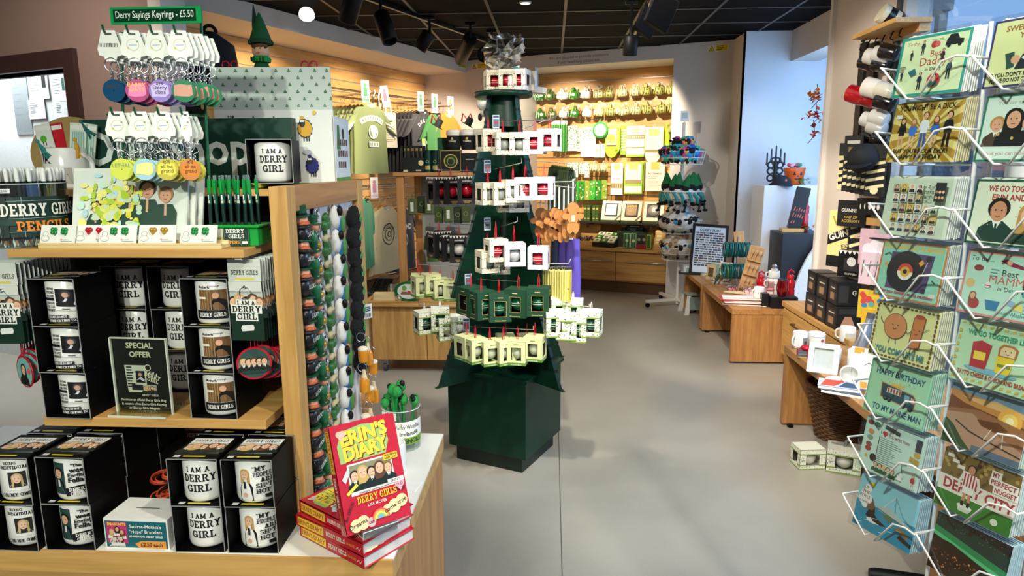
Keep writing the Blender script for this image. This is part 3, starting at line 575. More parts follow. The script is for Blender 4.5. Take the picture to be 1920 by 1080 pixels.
p0 = at(455, 472, 1.285)
for i in range(22): PK.put((p0.x + i * .0004, p0.y + i * .011, p0.z - .014 - .002 * (i % 2)), 'carded keyring pack with a group photo, frontmost under the top oak shelf' if i == 0 else 'carded keyring pack in the row behind the front pack under the top shelf', R(-2 + ru(-2, 2)), None if i == 0 else 'keyring packs behind the front one')
p0 = at(-4, 487, 1.27)
for i in range(14): PK.put((p0.x + i * .0006, p0.y + i * .011, p0.z - .006), 'carded keyring pack cut by the picture edge beside the nun mugs' if i == 0 else 'dark card edge of a pack in the row by the nun mugs', R(2), None if i == 0 else 'packs hanging by the nun mugs')
def prong(loc, L_, lab):
    m = MB(); m.tube([(0, L_, 0), (0, 0, 0), (0, -.012, .006)], .002, CHROME, 6); m.box(0, -.012, .008, .012, .004, .012, WHITE); solo('hanging_prong', m, lab, 'hook', loc)
prong((at(445, 460, 1.28).x + .01, 1.27, at(447, 474, 1.28).z - .012), BP - 1.27, 'metal prong with a white tip holding the keyring packs under the top shelf')
def ornament(rim, kind):
    m = MB(); m.M = ROT('X', 90) @ TR(0, -.038, 0); m.lathe([(.001, -.0012), (.034, -.0012), (.0345, 0), (.034, .0012), (.001, .0012)], RED, 26, cap=False, sm=False); q = Print(m, flat(TR(0, 0, .0012)))
    if kind: q.circ(0, 0, .031, ink('2d4a42')); q.rect(-.03, -.01, .03, .004, ink('5b7166')); [q.bust(-.02 + i * .01, -.018, .03, ('c9a65e', '2a1a12', '7a3f1c', '1a120e', '4a2a18')[i], '151c1a') for i in range(5)]; q.rect(-.024, -.02, .024, -.014, ink('153c33'))
    else: q.circ(0, 0, .031, ink('78bdb2')); q.bust(-.003, -.029, .046, '1a1718', '171519', 1, 'e2b79c'); q.circ(.02, .004, .007, ink('d8655a'))
    q.mb.M = Matrix(); m.tube([(-.004, -.001, -.004), (-.003, 0, .03), (0, 0, .045), (.003, 0, .03), (.004, -.001, -.004)], .0012, RED, 4)
    return m
for kind, px, py, Y0, n, st, where in ((0, 42, 660, 1.30, 7, -.004, 'by the nun mugs'), (1, 476, 652, 1.30, 11, .006, 'beside the oak post')):
    o = Proto(solo('hanging_ornament', ornament(RED, kind), 'x', 'ornament')); p0 = at(px, py, Y0)
    for i in range(n):
        sd = ('group picture' if kind else 'teal portrait')
        o.put((p0.x + i * st + ru(-.003, .003), p0.y + i * .014, p0.z + ru(-.008, .006)), f'red rimmed {sd} ornament ' + (f'at the front of the bunch {where}' if i == 0 else f'further back in the bunch {where}'), R((25 if kind else -18) + ru(-22, 22)), None if i == 0 else f'ornaments in the bunch {where}')
    m = MB(); m.tube([(0, BP - Y0, 0), (0, -.01, 0)], .002, CHROME, 6)
    if kind: m.tube([(-.014, -.012, 0), (.014, -.012, 0)], .0035, WHITE, 6)
    solo('hanging_prong', m, f'metal prong holding the red ornaments {where}', 'hook', (p0.x, p0.y, p0.z + .047))
    m = MB()
    for i in range(9): x = ru(-.02, .02); y = i * .016; m.tube([(0, y, .002), (x, y + .003, ru(.0, .02)), (x * 1.4, y, -.03)], .0015, RED, 4)
    m.bx(-.012, .02, 0, .15, .002, .0045, RED); o_ = solo('ribbon_loops', m, f'glossy red ribbon loops on the prong {where}', 'ribbon', (p0.x, p0.y, p0.z + .0475))
# ---------------------------------------------------------------- magnets
def magnets():
    out = []
    def base(lab):
        o = MB(); return o
    G1, G2, SK, OR = c('0f4a2a', .35), c('17663a', .35), c('d99a78', .4), c('b4562a', .45)
    t = thing('fridge_magnet', 'x', 'magnet'); m = MB(); m.ball(0, -.008, -.012, .017, .012, .016, c('141414', .3)); m.ball(0, -.01, 0, .018, .013, .004, c('1e1e1e', .3)); q = onfront(m, 0, -.0205, -.014); q.text('LUCKY', 0, 0, .006, ink('e6e2da')); part('pot', m, t)
    m = MB(); m.ball(0, -.01, .008, .009, .008, .009, SK); m.ball(0, -.012, .002, .012, .008, .008, OR, rough=.1); m.cyl(.013, .014, .016, G1, M=TR(0, -.008, 0)); m.cyl(.0085, .016, .03, G1, M=TR(0, -.008, 0)); m.cyl(.009, .0165, .019, BLACK, M=TR(0, -.008, 0)); part('leprechaun_head', m, t); out.append((t, 'leprechaun in a black pot', 'pot and green hat'))
    t = thing('fridge_magnet', 'x', 'magnet'); m = MB()
    for i, k in enumerate(('c22b2b', 'e08a22', 'e5cf2a', '2a8a48', '2a55a8')): m.ring(0, -.004, -.012, .024 - i * .003, .0022, c(k, .4), 10, 5, a0=0, a1=150)
    part('rainbow', m, t); m = MB(); m.ball(-.004, -.012, -.012, .009, .008, .016, G2); m.ball(-.004, -.014, .008, .008, .008, .008, SK); m.cyl(.0075, .012, .026, G1, M=TR(-.004, -.012, 0)); m.cyl(.012, .011, .013, G1, M=TR(-.004, -.012, 0)); m.ball(.008, -.012, -.02, .01, .008, .007, c('c8932a', .3, .5)); part('leprechaun', m, t); out.append((t, 'leprechaun under a rainbow', ''))
    m = MB(); m.ball(0, -.003, .012, .013, .004, .015, BLACK); m.ring(0, -.006, .012, .011, .002, c('b9b9b4', .3, .8)); m.ring(0, -.006, .012, .006, .002, c('b9b9b4', .3, .8)); m.prism([(-.013, -.028), (.013, -.028), (.01, -.004), (-.01, -.004)], 0, .006, c('c9c9c2', .35, .5), FRONT); q = onfront(m, 0, -.006, 0)
    for i in range(4): q.line([(-.009 + i * .006, -.025), (-.007 + i * .005, -.007)], .0015, INK)
    out.append((m, 'black and silver Celtic harp', ''))
    m = MB()
    for a_ in (90, 210, 330): m.ball(.008 * cos(R(a_)), -.005, .008 + .008 * sin(R(a_)), .0085, .005, .0085, c('2f6b2c', .35))
    m.bx(-.002, .002, -.006, 0, -.012, .004, c('2f6b2c', .35)); m.ball(0, -.005, -.018, .014, .005, .007, c('c9b98a', .5)); q = onfront(m, 0, -.0102, -.02); q.text('IRELAND', 0, 0, .004, ink('5a2a1a'), wmax=.02); out.append((m, 'green shamrock above a cream nameplate', ''))
    t = thing('fridge_magnet', 'x', 'magnet'); m = MB(); m.ball(0, -.009, .0, .014, .009, .02, c('dedcd4', .7), 10, 8, rough=.12); part('fleece', m, t); m = MB(); m.ball(-.004, -.019, .01, .005, .005, .008, BLACK); part('dark_face', m, t); out.append((t, 'white sheep with a black face', ''))
    m = MB(); m.ball(0, -.004, 0, .016, .006, .029, c('2c6f9a', .35)); m.ball(.002, -.009, -.003, .009, .004, .018, c('4d8a3e', .4), rough=.2); m.ball(-.004, -.008, .016, .007, .004, .008, c('b9794a', .4)); m.ring(0, -.005, 0, .0, .0, BLACK, 4, 3) if 0 else None; out.append((m, 'blue and green island scene', ''))
    res = []
    for o, d, _ in out:
        if isinstance(o, MB): o = solo('fridge_magnet', o, 'x', 'magnet')
        res.append((Proto(o), d))
    return res
MG = magnets(); NZ = 11
for ci, (pr, d) in enumerate(MG):
    for r_ in range(NZ):
        if ci == 5 and r_ > 8: continue
        pr.put((-.534, 1.386 + ci * .056 + ru(-.004, .004), 1.475 - r_ * .0575 - (.02 if ci % 2 else 0) + ru(-.004, .004)), f'{d} magnet, {ORD[r_]} down its column on the oak framed board', PI / 2 + R(ru(-6, 6)), rot=(0, R(ru(-8, 8)), PI / 2), scale=1.45)
t = thing('fluffy_keyring', 'x', 'keyring'); m = MB(); m.ball(0, -.016, -.02, .026, .018, .034, c('0d0f0e', .9, bump=.8, scale=300), 14, 10, rough=.12); q = onfront(m, 0, -.0345, -.014); q.shamrock(0, 0, .015, ink('2f9a46')); part('fluff', m, t)
m = MB(); m.tube([(0, -.004, .012), (0, -.012, .02), (0, -.004, .028)], .001, CHROME, 4); part('ring', m, t); PF = Proto(t)
for r_ in range(9): PF.put((-.53, 1.735 + ru(-.006, .006), 1.478 - r_ * .048), f'fluffy black keyring with a shamrock, {ORD[r_]} from the top of its column', PI / 2)
m = MB(); m.bx(-.014, .014, -.001, 0, -.02, .02, c('d9d6cf', .5)); q = onfront(m, 0, -.001, 0); q.lines(-.009, .009, .01, 3, .005, INK, .0025); [q.rect(-.01 + i * .004, -.016, -.008 + i * .004, -.006, INK) for i in range(5)]
solo('price_tag', m, 'small white barcode tag hanging at the end of the fluffy keyrings', 'tag', (-.505, 1.80, 1.2), PI / 2 - .6)
beer = c('d88a1c', .15, coat=.4); foam = c('efe3cc', .6)
def beerk(kind):
    t = thing('beer_keyring', 'x', 'keyring'); m = MB(); m.M = TR(0, -.02, -.055)
    if kind: m.lathe([(.011, 0), (.013, .006), (.013, .03), (.0125, .036)], beer, 14); part('glass', m, t); m = MB(); m.M = TR(0, -.02, -.02); m.ball(0, 0, 0, .014, .014, .008, foam); part('foam', m, t)
    else: m.lathe([(.013, 0), (.014, .004), (.013, .032), (.008, .04)], beer, 14); part('bottle', m, t); m = MB(); m.M = TR(0, -.02, -.055); m.lathe([(.008, .04), (.005, .052), (.005, .06)], c('e6cfa4', .4), 12); part('neck', m, t)
    m = MB(); m.ring(0, -.016, .012, .012, .001, CHROME, 14, 4, plane='YZ'); part('ring', m, t); return Proto(t)
BK = [beerk(1), beerk(0)]
for i in range(8): BK[i % 2].put((-.515, 1.70 + (i % 3) * .045, 1.14 - (i // 2) * .062 - (i % 2) * .02), ('amber beer glass' if i % 2 == 0 else 'amber beer bottle') + f' keyring, {ORD[i // 2]} from the top beside the fluffy keyrings', PI / 2)
# ================================================================ on the top shelf
Z1 = S1
# earring tray with five cards
p = at(244, 466, 1.262); t = thing('earring_tray', 'pale wooden strip holding earring cards along the top oak shelf', 'display tray', (p.x, 1.258, Z1))
m = MB(); w_ = .184; pale = wood('ecd9a4', 'd3b878', 'X'); m.bx(-w_, w_, 0, .05, 0, .008, pale, .001); m.bx(-w_, w_, 0, .006, .008, .011, pale); m.bx(-w_, w_, .03, .036, .008, .014, pale); part('strip', m, t)
def earring(kind):
    m = MB(); m.bx(-.037, .037, 0, .0012, 0, .038, c('e6e6dc', .6, var=.02)); q = onfront(m); k = ink('9c9788')
    q.circ(-.026, .02, .006, k, 12); q.circ(-.026, .02, .005, ink('e6e6dc'), 12); q.circ(-.026, .011, .009, k, 12, ry=.006); q.circ(-.026, .011, .008, ink('e6e6dc'), 12, ry=.005); q.lines(.008, .032, .008, 2, .003, k); q.circ(.008, .009, .002, ink('d98a8a'), 6)
    t = thing('earring_card', 'x', 'earrings'); part('card', m, t)
    for s in (-.008, .014):
        m = MB(); x = s; z = .026
        if kind == 'shamrock':
            g = c('16823a', .3)
            for a in (45, 135, 225, 315): m.ball(x + .0042 * cos(R(a)), -.002, z + .0042 * sin(R(a)), .0042, .0025, .0042, g, 10, 6)
            m.tube([(x, -.002, z), (x + .003, -.002, z - .009)], .0012, g, 4)
        else:
            g = c('b3172e', .2, coat=.4) if kind == 'heart' else c('b98b35', .3, .3)
            m.ball(x - .003, -.003, z + .002, .0045, .003, .0045, g, 10, 6); m.ball(x + .003, -.003, z + .002, .0045, .003, .0045, g, 10, 6); m.prism([(x - .007, z + .001), (x, z - .008), (x + .007, z + .001)], .0, .005, g, FRONT)
        part('earring', m, t)
    return t
EP = {k: Proto(earring(k)) for k in ('shamrock', 'heart', 'gold')}
for i, (x, k, lab) in enumerate(((108, 'shamrock', 'white card with two green shamrock earrings at the pencil tub end'), (172, 'heart', 'white card with two red heart earrings'), (221, 'shamrock', 'white card with two green shamrock earrings between the hearts and the gold pair'), (293, 'gold', 'white card with two golden earrings'), (372, 'shamrock', 'white card with two green shamrock earrings nearest the pens'))):
    e = at(x, 452, 1.27); EP[k].put((e.x, 1.267 + (.004 if i in (1, 3) else 0), Z1 + .0085), lab, rot=(R(-18), 0, R(ru(-3, 3))))
# big framed art prints leaning on each other
def print_mesh(front):
    m = MB(); m.bx(-.118, .118, 0, .006, 0, .158, c('e3e8dc', .12, var=.02, coat=.6)); q = onfront(m)
    if front:
        q.rect(-.116, .002, .116, .156, ink('dfe6da', .15))
        def fig(x, h, hair): q.rect(x - h * .1, .002, x - h * .03, h * .18, ink('d9a98a')); q.rect(x + h * .03, .002, x + h * .1, h * .18, ink('d9a98a')); q.rect(x - h * .1, .002, x - h * .02, h * .09, ink('2b3a33')); q.rect(x + h * .02, .002, x + h * .1, h * .09, ink('2b3a33')); q.poly([(x - h * .16, h * .16), (x + h * .16, h * .16), (x + h * .13, h * .3), (x - h * .13, h * .3)], ink('2c5a42')); q.poly([(x - h * .19, h * .26), (x + h * .19, h * .26), (x + h * .2, h * .55), (x + h * .12, h * .7), (x - h * .12, h * .7), (x - h * .2, h * .55)], ink('1e4534')); q.rect(x - h * .02, h * .5, x + h * .02, h * .7, ink('e2b08e')); q.face(x, h * .84, h * .12, hair, 'd9a380')
        for x, h, hair in ((-.07, .09, '3a2a1c'), (-.035, .11, '7a5a36'), (.0, .122, '8a5f3c'), (.036, .132, '43301f'), (.074, .118, 'a87f4d')): fig(x, h, hair)
        q.z += .0006; q.text('DERRY', .097, .136, .006, INK, bold=.02); q.text('NOGS', .097, .127, .006, INK, bold=.02)
        for i in range(150):  # glare of the clear sleeve, painted on as yellow and cyan blots
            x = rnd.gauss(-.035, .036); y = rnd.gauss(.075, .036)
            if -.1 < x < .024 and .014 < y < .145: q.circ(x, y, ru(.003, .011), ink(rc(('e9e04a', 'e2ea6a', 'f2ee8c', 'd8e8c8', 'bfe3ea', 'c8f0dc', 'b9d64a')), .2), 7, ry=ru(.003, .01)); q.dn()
    return m
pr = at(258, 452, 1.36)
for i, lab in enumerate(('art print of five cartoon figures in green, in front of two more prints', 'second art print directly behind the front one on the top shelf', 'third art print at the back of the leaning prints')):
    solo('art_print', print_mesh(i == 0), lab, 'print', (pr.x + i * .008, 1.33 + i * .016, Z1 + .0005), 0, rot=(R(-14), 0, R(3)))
# pencil tub
def pencil():
    t = thing('pencil', 'x', 'pencil'); m = MB(); m.cyl(.0034, .012, .128, c('12201c', .35), 7); part('shaft', m, t); m = MB(); m.lathe([(.0004, 0), (.0034, .012)], c('c89a70', .6), 7); part('tip', m, t); m = MB(); m.lathe([(.0036, .126), (.004, .13), (.004, .147), (.002, .152), (.0003, .153)], c('e9e9df', .6), 7); part('eraser', m, t); return Proto(t)
TCx = at(45, 462, 1.33); tc_ = (TCx.x, 1.335, Z1)
t = thing('pencil_tub', 'clear round tub with a green tartan band full of white-ended pencils', 'tub', tc_)
TRAD = .085; m = MB(); m.lathe([(TRAD, 0), (TRAD, .125)], glass('e8f2ea', .3), 40, cap=False); m.cyl(TRAD, 0, .003, glass('e8f2ea', .3), 32); m.ring(0, 0, .125, TRAD, .0012, c('cfd8cf', .2), 40, 4, plane='XY'); part('clear_tub', m, t)
m = MB(); q = Print(m, lambda x, y, z: ((TRAD + z) * sin(x / TRAD), -(TRAD + z) * cos(x / TRAD), y), dx=.012); q.rect(-.15, .022, .2, .1, ink('0d2f24')); tw = ink('8fa79a')
for x in (-.06, -.02, .02, .06): q.rect(x, .022, x + .001, .1, tw)
for y in (.032, .058, .092): q.rect(-.15, y, .15, y + .001, tw)
for x in (-.06, .02): q.rect(x + .002, .022, x + .016, .1, ink('0a241c'))
for y in (.045,): q.rect(-.15, y, .15, y + .012, ink('143a2b'))
q.z = .0035; q.text('DERRY GIRLS', .1, .063, .024, ink('eceadf'), slab=True, sq=.8, wmax=.15); q.text('PENCILS', .098, .034, .019, ink('ee8a23'), slab=True, wmax=.1); q.poly([(-.02, .03), (-.008, .022), (-.004, .03), (-.014, .042), (-.02, .04)], ink('dfe3de')); part('tartan_band', m, t)
PP = Proto(None) if 0 else pencil(); k = 0
for rr, n in ((.076, 26), (.06, 20), (.043, 14), (.026, 8), (.008, 3)):
    for i in range(n):
        a = 2 * PI * i / n + rr * 40; PP.put((tc_[0] + rr * cos(a), tc_[1] + rr * sin(a), Z1 + .0035), 'dark pencil with a white eraser end standing in the tartan tub', group='pencils in the tartan tub', rot=(R(ru(-2, 2)), R(ru(-2, 2)), a)); k += 1
m = MB(); m.box(0, 0, 0, .022, .001, .009, c('e3e6e1', .5), bv=.001); q = onfront(m, 0, -.0005, -.002); q.text('£2.00', 0, 0, .004, INK); g = at(101, 350, 1.245); solo('price_sticker', m, 'white price sticker on the rim of the tartan pencil tub', 'sticker', (tc_[0] + .034, tc_[1] - .0795, Z1 + .112), R(24))
# bookmark mug
p = at(112, 345, 1.55); bz = 1.545; t = thing('bookmark_mug', 'white mug lettered in black holding bookmarks behind the pencil tub', 'mug', (p.x, 1.58, bz))
m = MB(); mug_body(m, .047, .096, ang=-5); q = oncyl(m, .047); q.text('lk', -.014, .06, .024, INK, bold=.02); q.rect(-.02, .012, .04, .05, ink('b9b4a8')); q.poly([(-.02, .012), (.04, .012), (.03, .036), (.01, .03), (-.01, .042)], ink('6c6a62')); part('mug', m, t)
for i, (dx, dz, ry, hx, lab) in enumerate(((-.026, .03, -12, 'e3e8dc', 'white bookmark pack with a green sheep sticking out of the mug'), (-.008, .05, -8, 'c41f2c', 'red bookmark in a clear sleeve in the mug'), (.018, .06, 5, 'd6e6d6', 'pale green tasselled bookmark pack in the mug'), (.032, .052, 9, 'cfdcc8', 'second pale bookmark pack behind the tasselled one'))):
    m = MB(); m.bx(-.02, .02, 0, .002, 0, .135, c(hx, .3)); q = onfront(m); q.rect(-.018, .12, .018, .13, ink('efefe6'))
    if i == 0: q.circ(-.003, .1, .008, ink('55b52a')); q.rect(-.007, .084, -.005, .094, INK); q.rect(0, .084, .002, .094, INK); q.circ(.008, .06, .005, ink('b33a3a')); q.circ(-.008, .045, .005, ink('333333'))
    if i >= 2: [q.line([(-.012 + j * .005, .115), (-.015 + j * .006, .06)], .0025, ink('7fb7ad')) for j in range(6)]
    solo('bookmark', m, lab, 'bookmark', (p.x + dx, 1.575 + i * .006, bz + .02 + (0)), 0, rot=(R(-4), R(ry), 0))
for x, y, h1, lab in ((152, 228, '0e5f5b', 'dark teal bookmark tassel hanging behind the mug'), (140, 262, 'd19a2a', 'golden yellow bookmark tassel over the mug handle'), (70, 265, '1f8f8a', 'teal bookmark tassel drooping from the mug')):
    m = MB(); m.ball(0, 0, 0, .004, .004, .005, c(h1, .7)); k = c(h1, .7)
    for j in range(9): m.tube([(0, 0, 0), (ru(-.005, .005), ru(-.003, .003), -.02), (ru(-.01, .01), ru(-.004, .004), -.042)], .0013, k, 4)
    solo('tassel', m, lab, 'tassel', at(x, y, 1.53), 0, rot=(0, R(-35 if x != 140 else -12), 0))
m = MB(); m.cyl(.095, 0, .008, c('b99a5c', .8, bump=.4), 28); solo('straw_coaster', m, 'round tan straw disc behind the bookmark mug', 'coaster', (at(128, 262, 1.8).x, 1.8, 1.638), 0, rot=(R(72), 0, R(10)))
# name board
x0_, x1_ = at(158, 280, 1.62).x, at(549, 280, 1.62).x; zt = at(400, 222, 1.62).z
t = thing('name_board', 'dark green shop name board with large white lettering behind the keyrings', 'sign', ((x0_ + x1_) / 2, 1.62, 1.545)); hw = (x1_ - x0_) / 2; hb = zt - 1.545
m = MB(); m.bx(-hw, hw, 0, .03, 0, hb, c('06392a', .45)); q = onfront(m, 0, 0, 0); q.text('Our Shop', hw - .315, .056, .078, ink('dfeae2'), bold=.02, wmax=.42); part('board', m, t)
m = MB(); q = onfront(m, 0, -.001, 0); q.circ(hw - .083, .03, .031, ink('efe22c'), 24); q.text("CAN'T FIND", hw - .083, .036, .007, INK, bold=.02); q.text('you', hw - .088, .02, .011, INK, bold=.01); part('yellow_sticker', m, t)
# keyring rack
KY = 1.305; t = thing('keyring_rack', 'green wire rack with a green header reading the keyring price', 'display rack', (0, 0, 0)); gw = c('0a5a33', .35)
hp = {}
m = MB(); a_, b_ = at(376, 18, KY + .05), at(392, 345, KY + .05); m.tube([a_, b_ + Vector((0, 0, -.02))], .003, gw); part('pole', m, t)
m = MB(); m.tube([at(228, 60, KY + .06), at(232, 330, KY + .06)], .003, gw); part('pole', m, t)
for y in (66, 215): m = MB(); m.tube([at(200, y, KY + .05), at(386, y, KY + .05)], .002, gw); part('cross_wire', m, t)
tl, tr, bl, br = at(205, 14, KY), at(376, 15, KY), at(209, 46, KY), at(378, 47, KY)
m = MB(); w_ = (tr - tl).length; h_ = tl.z - bl.z; m.M = TR((tl.x + tr.x) / 2, KY, bl.z); m.bx(-w_ / 2, w_ / 2, 0, .003, 0, h_, c('14984f', .15, coat=.5)); q = onfront(m); q.rect(-w_ / 2 + .006, .004, w_ / 2 - .01, h_ - .004, ink('07371f', .2)); q.text('Derry Sayings Keyrings - £5.50', -.002, .011, .0125, ink('e8f2e4'), bold=.004, wmax=w_ - .025); part('header', m, t)
HX = [(203, 247, 291, 335), (218, 261, 304, 347)]; HY = (62, 214)
for r_ in range(2):
    for x in HX[r_]: e = at(x, HY[r_], KY - .01); m = MB(); m.tube([e + Vector((0, .09, 0)), e + Vector((0, -.012, 0)), e + Vector((0, -.016, .012))], .0022, gw); part('hook', m, t)
def chain_mesh(m, L_=.048):
    for i in range(4): m.ring(0, 0, -.004 - i * L_ / 4, .0034, .0009, CHROME, 7, 4, plane='XZ' if i % 2 else 'YZ')
def keyring(fill, txt, blob, tcol, back=False, thin=1.0):
    t = thing('saying_keyring', 'x', 'keyring'); m = MB(); wt = c('e9ece0', .5, var=.02)
    pol = [(-.012, 0), (.012, 0), (.022, -.034), (.02, -.045), (.012, -.047), (.009, -.056), (-.009, -.056), (-.012, -.047), (-.02, -.045), (-.022, -.034)]
    pol = [(x * thin, y) for x, y in pol]; m.prism(pol, 0, .0012, wt, ROT('X', 90)); q = onfront(m, 0, -.0012, 0)
    if txt == 'MINT': [q.rect(-.017 + i * .0028, -.03, -.017 + i * .0028 + rc((.0008, .0016)), -.023, INK) for i in range(12)]
    else: q.circ(0, -.026, .011 * thin, ink('c9cbb0'), 14); q.circ(0, -.026, .0095 * thin, ink('e9ece0'), 14); q.line([(-.007 * thin, -.027), (.007 * thin, -.026)], .0012, ink('7c9cc4')); q.circ(.008 * thin, -.02, .002, ink('8a9a5a'), 6); q.circ(-.008 * thin, -.032, .002, ink('d7b23c'), 6)
    q.rect(-.006 * thin, -.008, .006 * thin, -.005, ink('2b3a30')); part('backing_card', m, t)
    m = MB(); m.M = TR(0, -.001, -.062); m.ring(0, 0, 0, .0125 * max(thin, .4), .0011, CHROME, 14, 4); m.M = TR(0, -.001, -.073); chain_mesh(m, .014); part('chain', m, t)
    m = MB(); m.M = TR(0, -.001, -.109) @ ROT('Z', 0 if thin == 1 else 40); m.lathe([(.001, -.0015), (.0205, -.0015), (.021, 0), (.0205, .0015), (.001, .0015)], c(fill, .15, coat=.4, var=0), 22, M=ROT('X', 90), cap=False, sm=False); q = onfront(m, 0, -.0016, 0)
    if blob: q.poly([(x + ru(-.002, .002), y + ru(-.002, .002)) for x, y in ((-.015, .009), (-.006, .014), (.007, .012), (.015, .01), (.016, -.006), (.008, -.012), (-.004, -.01), (-.016, -.011))], ink(blob))
    for i, s in enumerate(txt.split('|')): q.text(s, 0, .004 + (len(txt.split('|')) - 1) * .0035 - i * .0085, .0072, ink(tcol), bold=.01, wmax=.032)
    part('charm', m, t); return t
KR = [[('0f4668', 'MINT', None, '0a1a2a', 'navy MINT'), ('b9487e', 'BARRY|DAYS', 'e878ae', 'f2b82c', 'pink'), ('9a86c9', 'aye|Derry|class', 'c9b8ea', '1c1a2a', 'lilac'), ('2a7a52', '', 'c98f74', '15201a', 'green')],
      [('d7df58', 'LETHAL', None, '7e9a6a', 'pale yellow'), ('a9d3da', '', 'e2e58c', '8fa3c8', 'pale blue'), ('c9bd52', "it'll|all be|grand", 'e6d94a', '4a5230', 'yellow'), ('d98a3a', "it'll|all be|grand", 'ee8a24', '22392a', 'orange')]]
for r_ in range(2):
    for i in range(4):
        fc, tx, bl_, tcx, nm = KR[r_][i]; pk = Proto(keyring(fc, tx, bl_, tcx, thin=.45 if (r_, i) == (1, 3) else 1)); e = at(HX[r_][i], HY[r_] - 1, KY - .018); n = 1 if (r_, i) == (1, 3) else 6
        for j in range(n): pk.put((e.x + .0045 * j, e.y + .012 * j, e.z + .004 - .002 * (j % 3)), f'keyring with a {nm} disc on a white card, front of its hook' if j == 0 else f'keyring behind the front {nm} one on the green rack', R(ru(-8, 8) + (12 if j == 0 else 18)), None if j == 0 else f'keyrings behind the front {nm} one')
# pens in their green box
p = at(430, 457, 1.3); t = thing('pen_box', 'bright green counter box labelled for pens holding green pens', 'pen box', (p.x + .006, 1.30, Z1 + .0005), R(2)); gb = c('0c9a37', .4)
m = MB(); m.bx(-.052, .052, 0, .07, 0, .036, gb, .002); m.bx(-.056, .056, -.004, .074, .036, .042, gb, .002); m.bx(-.05, -.04, 0, .07, -.0, .002, gb); part('box', m, t)
m = MB(); m.bx(-.05, .036, -.006, -.004, .003, .036, ink('0f2f25')); q = onfront(m, 0, -.006, 0); q.rect(-.05, .003, -.014, .036, ink('cdbb86')); q.rect(-.05, .02, -.014, .036, ink('d9dccb')); q.rect(-.046, .006, -.034, .02, ink('b08c4a')); q.rect(-.03, .008, -.018, .018, ink('8a9a5a')); q.rect(-.034, .018, -.028, .03, ink('c9bb98')); [q.rect(-.012 + i * .016, .003, -.0112 + i * .016, .036, ink('5f8477')) for i in range(4)]; q.rect(-.014, .013, .036, .0138, ink('5f8477'))
q.text('DERRY', .01, .027, .008, ink('eef0e8'), slab=True); q.text('GIRLS', .012, .0165, .008, ink('eef0e8'), slab=True); q.text('PENS', .008, .006, .0058, ink('ee9a2c'), slab=True); q.rect(.022, .006, .034, .011, ink('dfe3dc')); part('label', m, t)
def pen():
    t = thing('ballpoint_pen', 'x', 'pen'); m = MB(); m.cyl(.0042, 0, .052, c('0f2f28', .3), 10); m.cyl(.0042, .078, .112, c('0c8a35', .3), 10); part('barrel', m, t)
    m = MB(); m.cyl(.0044, .052, .078, c('16584a', .3), 10); q = Print(m, lambda x, y, z: ((.0044 + z) * sin(x / .0044), -(.0044 + z) * cos(x / .0044), y), dx=.002); q.rect(-.003, .055, .003, .062, ink('c8c2a8')); q.rect(-.0015, .064, .0015, .076, ink('e6e8e0')); part('printed_sleeve', m, t)
    m = MB(); m.box(0, -.005, .098, .003, .0015, .034, c('0f9a3f', .3)); part('clip', m, t); m = MB(); m.cyl(.0028, .112, .124, c('9fb0a8', .25, .8), 8); part('button', m, t); return Proto(t)
PN = pen()
for i in range(20):
    r_, c_ = divmod(i, 7); PN.put((p.x + .006 - .043 + c_ * .0142 + r_ * .003, 1.306 + r_ * .022, Z1 + .0425), 'green ballpoint pen standing in the green counter box', group='pens in the green counter box', rot=(R(ru(-2, 2)), R(ru(-3, 3)), R(ru(-40, 40))), scale=.78)
# white shamrock counter box of sheep gifts, its lid folded up
p = at(535, 345, 1.72); t = thing('shamrock_box', 'white display carton printed with shamrocks and cartoon sheep, lid raised', 'display box', (p.x, 1.675, 1.546), R(4)); cw = c('e8ebe4', .5, var=.02); sg = ink('2f7a35'); BW = .145
m = MB(); m.bx(-BW, BW, 0, .003, 0, .185, cw); m.bx(-BW, BW, .16, .163, 0, .13, cw); m.bx(-BW, -BW + .003, 0, .16, 0, .15, cw); m.bx(BW - .003, BW, 0, .16, 0, .17, cw); m.bx(-BW, BW, 0, .16, 0, .003, cw); q = onfront(m)
for i in range(4):
    for j in range(5): 
        x, y = -.12 + j * .05 + (i % 2) * .02, .06 + i * .035
        if x < .04: q.shamrock(x, y, .005, sg)
q.text('???', -.105, .16, .012, INK); q.rect(-BW, 0, BW, .008, ink('5d9a3a'))
def sheep(x, y, s, col):
    for k in range(12): q.circ(x + s * .75 * cos(k * PI / 6), y + s * sin(k * PI / 6), s * .32, INK, 8); q.dn()
    q.up(); q.circ(x, y, s * .95, ink(col), 16, ry=s * 1.15)
    for d in (-.3, .1, .4): q.rect(x + d * s, y - s * 1.7, x + d * s + s * .16, y - s * 1, INK)
    q.circ(x - s * .35, y + s * .75, s * .42, INK, 10, ry=s * .6); q.circ(x - s * .5, y + s * 1.0, s * .16, ink('f2f2ec'), 8); q.circ(x - s * .2, y + s * 1.0, s * .16, ink('f2f2ec'), 8); q.circ(x - s * .35, y + s * 1.45, s * .35, ink(col), 8, ry=s * .22)
sheep(.075, .14, .018, 'd9a520'); sheep(.028, .092, .018, '2d9a34'); sheep(.088, .05, .016, '1f2a78'); q.circ(.1, .178, .005, ink('e8c02a')); q.circ(.078, .083, .012, ink('b9bdc0'), ry=.006)
part('front_panel', m, t)
m = MB(); m.M = TR(0, .002, .185) @ ROT('X', 4); m.bx(-BW, BW, -.0015, .0015, 0, .1, c('c9d6cc', .5, var=.02)); q = onfront(m, 0, -.0015, 0)
for i in range(6):
    for j in range(9): q.shamrock(-.128 + j * .032 + (i % 2) * .012 + ru(-.004, .004), .01 + i * .0165, .0038, sg)
part('lid', m, t)
